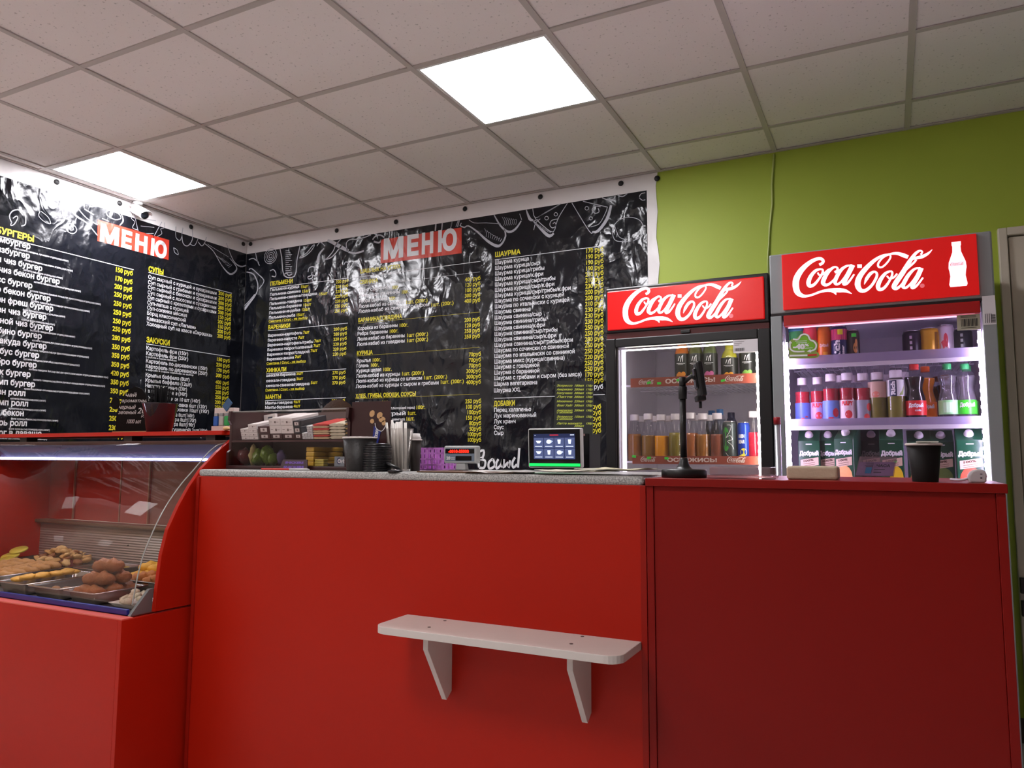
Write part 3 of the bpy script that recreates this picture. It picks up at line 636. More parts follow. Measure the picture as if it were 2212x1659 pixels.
# ================================================================== COUNTER
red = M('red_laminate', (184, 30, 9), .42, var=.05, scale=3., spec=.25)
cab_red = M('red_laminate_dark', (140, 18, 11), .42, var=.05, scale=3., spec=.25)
red_edge = M('red_edge_band', (158, 26, 14), .4, spec=.25)
CT = 1.143
def speckle():
    m = M('grey_worktop', (150, 150, 142), .35, var=.05)
    nt = m.node_tree; N = nt.nodes; L = nt.links; b = N['Principled BSDF']
    tc = N.new('ShaderNodeTexCoord'); n = N.new('ShaderNodeTexNoise'); n.inputs['Scale'].default_value = 260; n.inputs['Detail'].default_value = 2
    L.new(tc.outputs['Object'], n.inputs['Vector'])
    r = N.new('ShaderNodeValToRGB'); r.color_ramp.elements[0].position = .35; r.color_ramp.elements[0].color = (.22, .22, .215, 1); r.color_ramp.elements[1].position = .62; r.color_ramp.elements[1].color = (.55, .55, .53, 1)
    L.new(n.outputs['Fac'], r.inputs[0]); L.new(r.outputs[0], b.inputs['Base Color']); return m
top_m = speckle()
t = thing('serving_counter', 'long red laminate serving counter in the middle, under the grey worktop', 'counter', (2.07, .35, 0))
MB().box(1.262, 2.884, .100, .118, .0, 1.119).build('front_panel', red, t, bevel=.001)
MB().box(2.8845, 2.9005, .094, .62, .0, 1.119).build('end_panel', red_edge, t, bevel=.001)
MB().box(1.262, 1.278, .1185, .62, .0, 1.119).build('end_panel', red_edge, t, bevel=.001)
MB().box(1.2785, 2.884, .30, .318, .0, 1.119).build('inner_panel', M('white_board', (205, 200, 192), .5), t)
MB().box(1.2785, 2.884, .3185, .62, .55, .566).build('inner_shelf', MATS['white_board'], t)
MB().box(1.262, 1.276, .0955, .0995, .0, 1.115).build('edge_strip', red_edge, t)
solo(MB().box(-.80, .825, -.27, .28, -.012, .012).build('worktop', top_m, bevel=.009, seg=3), 'grey speckled worktop lying on the long red counter', 'worktop', (2.07, .365, 1.131))
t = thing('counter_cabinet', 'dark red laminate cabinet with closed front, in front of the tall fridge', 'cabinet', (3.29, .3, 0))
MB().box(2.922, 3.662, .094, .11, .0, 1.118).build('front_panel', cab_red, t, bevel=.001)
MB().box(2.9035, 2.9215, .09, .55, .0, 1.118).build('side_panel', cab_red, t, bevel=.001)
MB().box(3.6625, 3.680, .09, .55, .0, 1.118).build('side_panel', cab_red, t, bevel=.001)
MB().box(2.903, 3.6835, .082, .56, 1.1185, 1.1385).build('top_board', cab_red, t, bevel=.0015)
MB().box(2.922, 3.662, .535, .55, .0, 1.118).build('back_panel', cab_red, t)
CBT = 1.1385

# ---- small shelf screwed to the counter front
shm = M('white_shelf_laminate', (222, 214, 208), .45)
sx0, sx1, sz = 2.168, 2.883, .7255
t = thing('wall_shelf', 'white rounded shelf on two brackets fixed to the red counter front', 'shelf', ((sx0+sx1)/2, .1, .5))
poly = [(sx0, .0995), (sx1, .0995)]
yf = -.072; rr = .04
for k in range(7): a = -k*math.pi/12; poly.append((sx1-rr+rr*math.cos(a), yf+rr+rr*math.sin(a)))
for k in range(7): a = -math.pi/2-k*math.pi/12; poly.append((sx0+rr+rr*math.cos(a), yf+rr+rr*math.sin(a)))
MB().prism(poly, lambda a, b: (a, b, sz-.02), lambda a, b: (a, b, sz)).build('board', shm, t, bevel=.0015)
for px, pyb in ((977, 1497), (1277, 1545)):
    bx = hy(px, 1400, .0995).x; zb = hy(px, pyb, .0995).z
    poly = [(.0995, sz-.0205), (-.028, sz-.0205), (-.028, sz-.058), (.072, zb-.012), (.0995, zb+.006)]
    MB().prism(poly, lambda a, b: (bx-.016, a, b), lambda a, b: (bx, a, b)).build('bracket', shm, t, bevel=.001)
for p in ((927, 1355), (961, 1341), (1234, 1391), (1258, 1375)):
    q = hz(*p, sz); MB().lathe([(.0048, 0), (.0048, .0008), (.002, .0012), (0, .0006)], (q.x, q.y, sz+.0001), 10).build('screw', M('screw_brown', (70, 62, 58), .4), t)

# ================================================================== HEATED SHOWCASE
X0, X1 = -.30, 1.249
steel = M('brushed_steel', (150, 148, 144), .28, .9, bump=.1, bscale=40)
t = thing('food_showcase', 'red glass-fronted food showcase with curved window, standing at the end of the counter', 'showcase', (.62, .25, 0))
ZB = .664
MB().box(X0, X1-.018, -.16, -.142, 0, ZB).build('front_panel', red, t, bevel=.001)
MB().box(X1-.0178, X1, -.16, .62, 0, ZB).build('side_panel', red, t, bevel=.001)
MB().box(X0, X0+.018, -.1418, .62, 0, ZB).build('side_panel', red, t, bevel=.001)
MB().box(X0+.0185, X1-.0182, .602, .62, 0, ZB).build('back_panel', red, t)
MB().box(X0, X1-.002, -.158, -.118, ZB+.0002, ZB+.004).build('front_ledge', M('ledge_red_lit', (226, 104, 88), .3), t)  # red ledge coloured pink, the light on its top put into the colour
MB().box(X0, X1-.035, -.117, -.106, ZB+.0045, ZB+.024).build('blue_bumper', M('bumper_blue', (24, 34, 128), .3), t, bevel=.003)
MB().box(X0+.002, X1-.02, -.107, .62, ZB+.0005, ZB+.008).build('deck', steel, t)
# side cheeks with the curved front
pc = [hx(*p, X1) for p in ((334, 1321.5), (340, 1269), (349, 1199.5), (363, 1144), (385.5, 1094), (410, 1050), (421.5, 1033), (436, 1012), (470, 976), (500, 950))]
poly = [(p.y, max(p.z, ZB+.003)) for p in pc]+[(.62, 1.251), (.62, ZB+.003)]
for nm, a, b in (('side_cheek', X1-.016, X1), ('side_cheek', X0, X0+.016)):
    MB().prism(poly, lambda u, v: (a, u, v), lambda u, v: (b, u, v)).build(nm, red, t, bevel=.001)
# grey foot bracket under the glass
g = [(-.118, ZB+.0045), (-.04, ZB+.0045), (-.034, .745), (-.05, .745), (-.10, .69)]
for a in (X1-.03, X0+.017): MB().prism(g, lambda u, v: (a, u, v), lambda u, v: (a+.013, u, v)).build('glass_bracket', M('bracket_grey', (118, 122, 124), .4, .3), t)
gp = [hx(*p, X1-.014) for p in ((286, 1308), (290, 1288), (299.5, 1241), (310.6, 1199.5), (326, 1160.7), (344, 1122), (366, 1083), (394, 1044), (416, 1019), (443.7, 986), (457.5, 972))]
gp = [(p.y, p.z) for p in gp]+[(.215, 1.232), (.27, 1.243)]
def fine(P, k=3):
    Q = []
    for i in range(len(P)-1):
        p = [Vector(P[max(0, min(len(P)-1, j))]) for j in (i-1, i, i+1, i+2)]
        for s_ in range(k):
            s_ /= k; Q.append(.5*((2*p[1])+(-p[0]+p[2])*s_+(2*p[0]-5*p[1]+4*p[2]-p[3])*s_*s_+(-p[0]+3*p[1]-3*p[2]+p[3])*s_**3))
    return Q+[Vector(P[-1])]
gf = fine(gp); n = len(gf)
gl = clear('showcase_glass', (252, 248, 246), .03, .015, 0., edge=.10)
mb = MB(); ga, gb = X0+.018, X1-.018
mb.add([(ga, p.x, p.y) for p in gf]+[(gb, p.x, p.y) for p in gf], [(i, i+1, n+i+1, n+i) for i in range(n-1)], True)
ob = mb.build('curved_glass', gl, t)
so = ob.modifiers.new('thickness', 'SOLIDIFY'); so.thickness = .004; so.offset = 1
ed = M('glass_edge', (170, 176, 170), .12, .0, coat=.5)
mb = MB(); mb.tube([(gb+.0015, p.x, p.y) for p in gf], .0022, 6); mb.build('glass_edge_strip', ed, t)
# inside: ribbed metal back wall, ledge, sliding doors behind, lamp
yb = .50
ribm = M('ribbed_aluminium', (176, 168, 156), .35, .55)
mb = MB(); z0, z1 = ZB+.0085, .865; nr = 34
vs_ = []
for i in range(nr+1):
    z = z0+(z1-z0)*i/nr; vs_.append((yb+(.0025 if i % 2 else 0), z))
mb.add([(X0+.017, y, z) for y, z in vs_]+[(X1-.017, y, z) for y, z in vs_], [(i, nr+1+i, nr+2+i, i+1) for i in range(nr)])
mb.build('ribbed_back', ribm, t, fix=False)
for px, py in ((64, 1165), (277, 1178)):
    q = hy(px, py, yb); MB().lathe([(.004, 0), (.003, .003), (0, .003)], (q.x, yb-.0002, q.z), 10, rot=(math.pi/2, 0, 0)).build('rivet', M('rivet_grey', (80, 76, 72), .5), t)
MB().box(X0+.017, X1-.017, .47, .535, .866, .880).build('back_ledge', M('ledge_bronze', (120, 98, 76), .3, .4), t, bevel=.003)
dp = [(X0+.018, -.08, 'rear_door', (168, 44, 34)), (-.0785, .255, 'rear_door', (178, 62, 52)), (.2565, .455, 'rear_door', (176, 92, 84)), (.4565, X1-.018, 'rear_door', (150, 104, 92))]  # reddish tones paint the red counter's reflections in the glass doors
for i, (a, b, nm, c) in enumerate(dp):
    m = M('rear_door_%d' % i, c, .25, var=.16, scale=5.)
    mp = m.node_tree.nodes.new('ShaderNodeMapping'); mp.inputs['Scale'].default_value = (1, 1, 12)
    m.node_tree.links.new(m.node_tree.nodes['Texture Coordinate'].outputs['Object'], mp.inputs[0]); m.node_tree.links.new(mp.outputs[0], m.node_tree.nodes['Noise Texture'].inputs['Vector'])
    d = MB().box(a, b, .535+.004*(i % 2), .545+.004*(i % 2), .881, 1.195).build(nm, m, t)
    MB().box(b-.006, b, .528+.004*(i % 2), .5348+.004*(i % 2), .883, 1.194).build('door_edge', M('door_edge_bronze', (170, 120, 96), .3, .3), d)
MB().box(X0+.017, X1-.017, .27, .62, 1.235, 1.25).build('roof_panel', M('roof_inside', (92, 66, 62), .4), t)
lamp = MB().cyl((X0+.10, .236, 1.176), .0042, X1-X0-.16, 12, rot=(0, math.pi/2, 0)).build('lamp_tube', M('tube_glow', (225, 232, 255), .5, emit=42., ecol=(228, 228, 250)), t)
MB().box(X0+.02, X1-.02, .246, .252, 1.168, 1.234).build('lamp_reflector', M('reflector', (70, 74, 104), .12, .6), t)  # strip over the lamp; its blue also paints the top glass reflection
# flat red board on blocks over the roof
zs = 1.2705
for bx in (-.1, .62, 1.1): MB().box(bx, bx+.05, .27, .32, 1.2502, zs-.0005).build('spacer_block', M('spacer_dark', (48, 38, 34), .6), t)
t.location = t.location
solo(MB().box(-.75, .75, -.125, .125, 0, .016).build('red_display_board', red, bevel=.001), 'flat red board lying on blocks on top of the food showcase', 'board', (.455, .377, zs))
ZS = zs+.016

# ================================================================== DRINK FRIDGES
grey = M('fridge_grey', (150, 156, 158), .4); fblack = M('fridge_black', (20, 20, 22), .35); maroon = M('fridge_maroon', (92, 16, 20), .4)
inner = M('fridge_liner', (214, 208, 222), .45); wire = M('shelf_wire', (215, 210, 222), .35)
led_m = M('led_glow', (255, 250, 255), .5, emit=LED_W, ecol=(238, 226, 255))
led_b = M('led_backing', (225, 215, 235), .4)
sign_r = M('sign_red', (205, 16, 18), .22, emit=SIGN_W, ecol=(235, 28, 26)); sign_w = M('sign_white', (255, 240, 250), .3, emit=1.0, ecol=(255, 236, 250))
sign_p = M('sign_pink', (235, 120, 130), .3, emit=.5, ecol=(235, 110, 120))
FY = 1.35
def fridge(name, label, x0, x1, ztop, zs0, zs1, sx0, sx1, zdoor, post_l, post_r, body, dark_door, shelves):
    t = thing(name, label, 'fridge', ((x0+x1)/2, 1.7, 0), 'drink fridges')
    yb0 = 2.05
    iz = zdoor+.03
    mb = MB().box(x0, x0+.035, FY+.045, yb0, .06, ztop).box(x1-.035, x1, FY+.045, yb0, .06, ztop).box(x0+.035, x1-.035, yb0-.03, yb0, .06, ztop).box(x0+.035, x1-.035, FY+.045, yb0-.03, iz, ztop).box(x0+.035, x1-.035, FY+.045, yb0-.03, .06, .30)
    mb.build('cabinet', body, t)
    MB().box(x0+.036, x0+.04, FY+.06, yb0-.031, .3, iz).box(x1-.04, x1-.036, FY+.06, yb0-.031, .3, iz).box(x0+.041, x1-.041, yb0-.036, yb0-.031, .3, iz).box(x0+.041, x1-.041, FY+.06, yb0-.037, iz-.006, iz-.001).build('liner', inner, t)
    MB().box(x0, x1, FY+.005, FY+.044, zs0-.012, ztop).build('header_box', fblack if dark_door else grey, t, bevel=.006)
    for s_ in (x0+.02, x1-.06):
        for y_ in (FY+.08, yb0-.1): MB().cyl((s_+.02, y_, 0), .02, .0595, 12).build('foot', fblack, t)
    return t, yb0
def sign_print(t, mbw, mat, nm): mbw.build(nm, mat, t, fix=False)
led_n = M('led_glow_neutral', (255, 255, 252), .5, emit=LED_W*1.2, ecol=(252, 250, 244))
# ---------- the lower fridge with the black door
a = hy(1307, 640, FY).x; b = hy(1661, 640, FY).x
ztop = hy(1480, 606, FY).z; s0 = hy(1480, 702, FY).z; s1 = hy(1480, 614, FY).z; zd = hy(1480, 721, FY).z
A0, A1 = a, b
f1, yb0 = fridge('drink_fridge', 'shorter drink fridge with black door frame, full of bottles, next to the banner', a, b, ztop, s0, s1, 0, 0, zd, 0, 0, fblack, True, None)
MB().box(a+.012, b-.018, FY-.006, FY+.0045, s0, s1).build('sign_panel', sign_r, f1, bevel=.004)
mb = MB(); lw = hy(1603, 650, FY).x-hy(1346, 650, FY).x; lx = hy(1346, 650, FY).x; lz = hy(1470, 694, FY).z
logo(mb, lambda u, v: (lx+u*lw, FY-.0068, lz+v*lw)); mb.build('sign_script', sign_w, f1, fix=False)
q = hy(1580, 683, FY); MB().cyl((q.x, FY-.0062, q.z), .009, .0012, 14, rot=(math.pi/2, 0, 0)).build('sign_mark', sign_p, f1)
MB().box(a+.004, b-.004, FY+.012, FY+.04, zd+.001, s0-.0125).build('header_lip', maroon, f1)
q = hy(1480, 716, FY); MB().box(q.x-.02, q.x+.02, FY+.002, FY+.0115, q.z-.006, q.z+.008).build('door_lock', fblack, f1, bevel=.002)
gx0, gx1 = hy(1330, 850, FY).x, hy(1640, 850, FY).x; gz1 = hy(1480, 741, FY).z; gz0 = .30
d = MB().box(a, gx0, FY, FY+.04, .1, zd).box(gx1, b, FY, FY+.04, .1, zd).box(gx0, gx1, FY, FY+.04, gz1, zd).box(gx0, gx1, FY, FY+.04, .1, gz0).build('door_frame', fblack, f1, bevel=.004)
MB().box(gx0, gx1, FY+.014, FY+.020, gz0, gz1).build('door_glass', clear('fridge_glass_dark', (246, 244, 242), .05, .02, .03, (150, 146, 128)), f1)
MB().box(gx0+.001, gx0+.008, FY+.021, FY+.036, gz0, gz1).build('glass_spacer', M('spacer_alu', (170, 168, 176), .3, .6), f1)
xl = gx1-.012
MB().box(xl+.004, xl+.010, FY+.046, FY+.066, .5, gz1-.005).build('led_backing_strip', led_b, f1)
MB().box(xl-.003, xl+.003, FY+.046, FY+.054, .5, gz1-.01).build('led_strip', led_n, f1)
for z in [gz1-.05-.034*k for k in range(18)]: MB().obox((xl, FY+.0445, z), (.009, .003, .011)).build('led_chip', led_n, f1)
MB().box(gx0+.012, gx0+.03, FY+.05, FY+.056, .5, gz1-.005).build('side_light_bar', M('side_bar_glow', (236, 226, 255), .5, emit=2.6, ecol=(230, 222, 246)), f1)
MB().box(gx0+.03, gx1-.03, FY+.046, FY+.052, gz1-.012, gz1-.006).build('top_light_line', M('f1_top_glow', (240, 230, 250), .5, emit=16., ecol=(246, 246, 240)), f1)
q0 = hy(1583.5, 735, FY); q1 = hy(1637.5, 757, FY)
st = MB().box(q0.x, q1.x, FY-.0012, FY+.0135, q1.z-.004, q0.z).build('service_sticker', M('sticker_white', (226, 222, 226), .45), f1)
mb = MB(); fn = lambda u, v: (u, FY-.0018, v); wq = q1.x-q0.x
for k in range(14):
    x = q0.x+.006+k*.0028; mb.add([fn(x, q1.z+.002), fn(x+.0009+(k % 3)*.0005, q1.z+.002), fn(x+.0009+(k % 3)*.0005, q1.z+.014), fn(x, q1.z+.014)], [(0, 1, 2, 3)])
for k in range(3): mb.add([fn(q0.x+.005, q0.z-.008-k*.007), fn(q0.x+.045-k*.01, q0.z-.008-k*.007), fn(q0.x+.045-k*.01, q0.z-.0065-k*.007), fn(q0.x+.005, q0.z-.0065-k*.007)], [(0, 1, 2, 3)])
mb.build('sticker_print', M('print_black', (40, 40, 42), .5), st, fix=False)['kind'] = 'stuff'
# ---------- the tall fridge
a2 = hy(1662, 600, FY).x; b2 = hy(2148, 600, FY).x
zt2 = hy(1900, 524, FY).z; s02 = hy(1900, 654, FY).z; s12 = hy(1900, 528, FY).z
zl1 = hy(1900, 666, FY).z; zl0 = hy(1900, 690, FY).z
B0, B1 = a2, b2
f2, _ = fridge('drink_fridge', 'taller grey drink fridge with lit interior, next to the door', a2, b2, zt2, s02, s12, 0, 0, zl0, 0, 0, grey, False, None)
rx0, rx1 = hy(1690, 600, FY).x, hy(2114, 600, FY).x
MB().box(rx0, rx1, FY-.006, FY+.0045, s02, s12).build('sign_panel', sign_r, f2, bevel=.002)
mb = MB(); lx = hy(1713, 620, FY).x; lw = hy(2018, 620, FY).x-lx; lz = hy(1860, 633, FY).z
logo(mb, lambda u, v: (lx+u*lw, FY-.0068, lz+v*lw)); mb.build('sign_script', sign_w, f2, fix=False)
q = hy(1992, 618, FY); MB().cyl((q.x, FY-.0062, q.z), .008, .0012, 14, rot=(math.pi/2, 0, 0)).build('sign_mark', sign_p, f2)
# contour bottle on the sign
bt = [(8.5, 0), (8.5, -8), (7.5, -10), (8, -22), (12, -34), (15.5, -44), (16.5, -56), (15, -64), (14, -74), (15.5, -84), (16.8, -92), (15, -97)]
bc = hy(2065, 523, FY); k = (hy(2065, 523, FY).z-hy(2065, 620, FY).z)/97
mb = MB(); v = [(bc.x-w*k, FY-.0068, bc.z+z*k) for w, z in bt]+[(bc.x+w*k, FY-.0068, bc.z+z*k) for w, z in bt]
mb.add(v, [(i, i+1, len(bt)+i+1, len(bt)+i) for i in range(len(bt)-1)]); mb.build('sign_bottle', sign_w, f2, fix=False)
mb = MB(); logo(mb, lambda u, v: (bc.x+(u-.5)*26*k, FY-.0076, bc.z+(-52+v*26)*k)); mb.build('sign_bottle_script', sign_p, f2, fix=False)
MB().box(a2+.002, b2-.002, FY+.003, FY+.044, zl1+.0005, s02-.0125).build('header_gap', M('gap_dark', (24, 10, 12), .5), f2)
MB().box(rx0, rx1, FY, FY+.04, zl0, zl1).build('upper_rail', M('rail_red', (176, 22, 22), .35), f2, bevel=.002)
px0, px1 = hy(1694, 850, FY).x, hy(2132, 850, FY).x
MB().box(a2, px0, FY, FY+.044, .1, zl1).build('door_post', grey, f2, bevel=.003)
MB().box(px1, b2, FY, FY+.044, .1, zl1).build('door_post', grey, f2, bevel=.003)
MB().box(px0, px1, FY, FY+.044, .1, .30).build('door_bottom_rail', grey, f2)
MB().box(px0, px1, FY+.014, FY+.019, .30, zl0).build('door_glass', clear('fridge_glass', (250, 246, 252), .04, .02, .015, (200, 190, 205)), f2)
for sx in (px0+.010, px1-.010):
    so_ = .0065 if sx > (px0+px1)/2 else -.0105
    MB().box(sx+so_, sx+so_+.004, FY+.046, FY+.070, .5, zl0-.03).build('led_backing_strip', led_b, f2)
    MB().box(sx-.0028, sx+.0028, FY+.046, FY+.058, .5, zl0-.06).build('led_strip', led_m, f2)
    for kk in range(22): MB().obox((sx, FY+.0445, zl0-.10-kk*.03), (.012, .003, .012)).build('led_chip', led_m, f2)
MB().box(px0+.02, px1-.02, FY+.03, FY+.036, zl0-.006, zl0-.001).build('top_light_line', M('top_line_glow', (255, 220, 235), .5, emit=1.5, ecol=(255, 205, 225)), f2)
# stickers
q0 = hy(2067, 680, FY); q1 = hy(2119, 710, FY)
st = MB().box(q0.x, q1.x, FY+.0105, FY+.0138, q1.z, q0.z).build('barcode_sticker', M('sticker_dim', (176, 172, 150), .5), f2)
mb = MB(); fn = lambda u, v: (u, FY+.0098, v)
for kk in range(13):
    x = q0.x+.013+kk*.0042; mb.add([fn(x, q1.z+.013), fn(x+.0016+(kk % 3)*.0008, q1.z+.013), fn(x+.0016+(kk % 3)*.0008, q0.z-.016), fn(x, q0.z-.016)], [(0, 1, 2, 3)])
for z in (q0.z-.006, q0.z-.011, q1.z+.007): mb.add([fn(q0.x+.012, z), fn(q1.x-.012, z), fn(q1.x-.012, z+.0018), fn(q0.x+.012, z+.0018)], [(0, 1, 2, 3)])
mb.build('sticker_print', MATS['print_black'], st, fix=False)['kind'] = 'stuff'
q0 = hy(2121, 640, FY); q1 = hy(2157, 700, FY)
st = MB().box(q0.x, min(q1.x, b2-.002), FY-.0014, FY-.0002, q1.z, q0.z).build('service_sticker', MATS['sticker_white'], f2)
mb = MB(); fn = lambda u, v: (u, FY-.002, v)
for kk in range(10):
    z = q1.z+.006+kk*.0032; mb.add([fn(q1.x-.022, z), fn(q1.x-.008, z), fn(q1.x-.008, z+.0012+(kk % 3)*.0006), fn(q1.x-.022, z+.0012+(kk % 3)*.0006)], [(0, 1, 2, 3)])
for kk in range(4):
    x = q0.x+.006+kk*.006; mb.add([fn(x, q1.z+.006), fn(x+.0018, q1.z+.006), fn(x+.0018, q1.z+.04), fn(x, q1.z+.04)], [(0, 1, 2, 3)])
mb.build('sticker_print', MATS['print_black'], st, fix=False)['kind'] = 'stuff'
# ---------- shelves with their front rails
SY0, SY1 = FY+.085, 2.0
tagm = M('price_tag_green', (70, 225, 70), .5); tagy = M('price_tag_yellow', (225, 225, 40), .5)
def shelf(f, x0, x1, z):
    mb = MB()
    for k in range(int((x1-x0)/.022)+1):
        x = x0+.006+k*.022
        if x < x1: mb.box(x-.0015, x+.0015, SY0, SY1, z-.004, z-.001)
    mb.box(x0, x1, SY0-.004, SY0, z-.008, z).box(x0, x1, SY1-.004, SY1, z-.008, z).box(x0, x1, (SY0+SY1)/2-.002, (SY0+SY1)/2+.002, z-.008, z-.004)
    return mb.build('wire_shelf', wire, f)
def rail_text(mb, s, x, z, h, w=None, **k): text(mb, s, x, z, h, w, lambda u, v: (u, RY-.0006, v), .04, **k)
RY = SY0-.012
rail_m = M('rail_brick', (150, 70, 56), .4); rail_t = M('rail_print', (232, 214, 210), .45)
Z1 = {}
for nm, yl0, yl1, yr0, yr1, pl, pr, tags in (('up', 820, 834, 807, 826, 1362, 1634, [(1402, 827), (1424, 828), (1466, 821), (1562, 822)]), ('low', 984, 1001, 986, 1005, 1366, 1638, [(1370, 986), (1402, 989), (1440, 990)])):
    zt = (hy(1368, yl0, RY).z+hy(1630, yr0, RY).z)/2; zb = (hy(1368, yl1, RY).z+hy(1630, yr1, RY).z)/2
    if nm == 'up': zt += .004; zb -= .004
    Z1[nm] = zb+.012
    shelf(f1, A0+.045, A1-.05, Z1[nm])
    x0 = atz(pl, RY, zt); x1 = atz(pr, RY, zt)
    r = MB().box(x0, x1, RY, RY+.004, zb, zt).build('price_rail', rail_m, f1)
    mb = MB(); h = (zt-zb); w = x1-x0
    logo(mb, lambda u, v: (x0+.07*w+u*.13*w, RY-.0006, zb+h*.28+v*.13*w)); logo(mb, lambda u, v: (x1-.235*w+u*.145*w, RY-.0006, zb+h*.24+v*.145*w))
    rail_text(mb, 'ОСВЕЖИСЬ!', x0+.29*w, zb+h*.3, h*.46, .40*w, maxw=None)
    mb.build('rail_print', rail_t, r, fix=False)
    for p in tags:
        q = hy(*p, RY); MB().obox((q.x, RY-.002, q.z), (.017, .002, .010), (0, random.uniform(-.25, .1), 0)).build('price_tag', tagm, r)
Z2 = {}
frost = clear('frosted_rail', (214, 204, 230), .08, .2, .45, (205, 195, 225))
for nm, yl0, yl1, yr0, yr1 in (('top', 768, 796, 752, 776), ('mid', 905, 928, 899, 922)):
    zt = (hy(1708, yl0, RY).z+hy(2110, yr0, RY).z)/2; zb = (hy(1708, yl1, RY).z+hy(2110, yr1, RY).z)/2
    Z2[nm] = zb+.022
    shelf(f2, B0+.045, B1-.045, Z2[nm])
    x0 = px0+.008; x1 = px1-.008
    MB().box(x0, x1, RY, RY+.003, zb+.012, zt).build('frosted_rail', frost, f2)
    MB().box(x0, x1, RY-.001, RY+.006, zb-.004, zb+.0118).build('rail_foot', wire, f2)
Z2['low'] = hy(1900, 925, 1.5).z-.25
shelf(f2, B0+.045, B1-.045, Z2['low'])
Z1['floor'] = Z1['low']-.30
shelf(f1, A0+.045, A1-.05, Z1['floor'])

# ================================================================== DRINKS
clearp = clear('clear_plastic', (250, 250, 252), .10, .04, .012, (235, 235, 240), edge=.22)
capw = M('cap_white', (236, 230, 238), .4)
def wrap(r, y0=0.): return lambda u, v: (r*math.sin(u/r), -r*math.cos(u/r)+y0, v)
def disc(mb, u0, v0, a, b, fn, n=14):
    mb.add([fn(u0, v0)]+[fn(u0+a*math.cos(2*math.pi*k/n), v0+b*math.sin(2*math.pi*k/n)) for k in range(n)], [(0, k+1, (k+1) % n+1) for k in range(n)])
def rect(mb, u0, u1, v0, v1, fn, k=4, sl=0.):
    for i in range(k):
        a = u0+(u1-u0)*i/k; b = u0+(u1-u0)*(i+1)/k
        mb.add([fn(a, v0+sl*(a-u0)), fn(b, v0+sl*(b-u0)), fn(b, v1+sl*(b-u0)), fn(a, v1+sl*(a-u0))], [(0, 1, 2, 3)])
PROF = {
 'juice': ([(.90, 0), (1, .02), (1, .52), (.96, .60), (.80, .70), (.64, .82), (.58, .88), (.58, .93)], .56),
 'pulp': ([(.88, 0), (1, .03), (1, .46), (.94, .50), (.93, .60), (.98, .68), (.92, .76), (.66, .83), (.54, .87), (.54, .91)], .72),
 'tall': ([(.92, 0), (1, .02), (1, .60), (.95, .70), (.80, .80), (.55, .88), (.45, .91), (.45, .94)], .86),
 'wave': ([(.90, 0), (1, .03), (.98, .30), (1.0, .36), (.96, .42), (.78, .52), (.72, .58), (.80, .66), (.94, .73), (.96, .77), (.84, .83), (.52, .90), (.40, .93), (.40, .955)], .79),
 'rich': ([(.92, 0), (1, .03), (1, .56), (.95, .70), (.84, .80), (.62, .86), (.60, .87), (.60, .91)], .82)}
def bottle(kind, label, loc, h, r, liq, cap=None, fill=None, group=None, prints=(), neck=None, rotz=0., cat='bottle', band=None):
    P, f0 = PROF[kind]; fill = fill or f0
    t = local('drink_bottle', label, cat, loc, group, rotz)
    ins = []
    for i, (a, z) in enumerate(P):
        if z <= fill: ins.append((a, z))
        else:
            a0, z0 = P[i-1]; k = (fill-z0)/(z-z0); ins.append((a0+(a-a0)*k, fill)); break
    MB().lathe([(a*r*.97, max(z*h, .0012)) for a, z in ins], n=18).build('liquid', liq, t)
    MB().lathe([(a*r, z*h) for a, z in P], n=18, cap=False).build('bottle_wall', neck or clearp, t, fix=True)
    zc = P[-1][1]*h; rc = P[-1][0]*r*1.12
    MB().lathe([(rc*.98, zc-.012), (rc, zc-.010), (rc, h-.002), (rc*.94, h), (0, h)], n=18).build('cap', cap or capw, t)
    if band:
        z0, z1, m = band
        lb = MB().lathe([(r*1.012, z0*h), (r*1.012, z1*h)], n=22, cap=False).build('wrap_label', m, t)
    else: lb = t
    for nm, m, fnp in prints:
        mb = MB(); fnp(mb, wrap(r*1.026), h, r); mb.build(nm, m, lb, fix=False)
    return t
def can(label, loc, h, r, m, group, prints=(), top=None, rotz=0., lidm=None):
    t = local('drink_can', label, 'can', loc, group, rotz)
    MB().lathe([(r*.80, 0), (r*.86, .004), (r, .014), (r, h-.016), (r*.86, h-.004)], n=20).build('can_body', m, t)
    l = MB().lathe([(r*.86, h-.004), (r*.88, h-.001), (r*.84, h), (r*.80, h-.004), (0, h-.004)], n=20, cap=False).build('can_lid', lidm or M('can_alu', (205, 200, 205), .25, .9), t)
    for nm, mm, fnp in prints:
        mb = MB(); fnp(mb, wrap(r*1.004), h, r); mb.build(nm, mm, t, fix=False)
    return t
ORD = ['first', 'second', 'third', 'fourth', 'fifth', 'sixth', 'seventh', 'eighth', 'ninth', 'tenth', 'eleventh', 'twelfth', 'thirteenth', 'fourteenth']
wht = M('print_white', (236, 236, 238), .4)
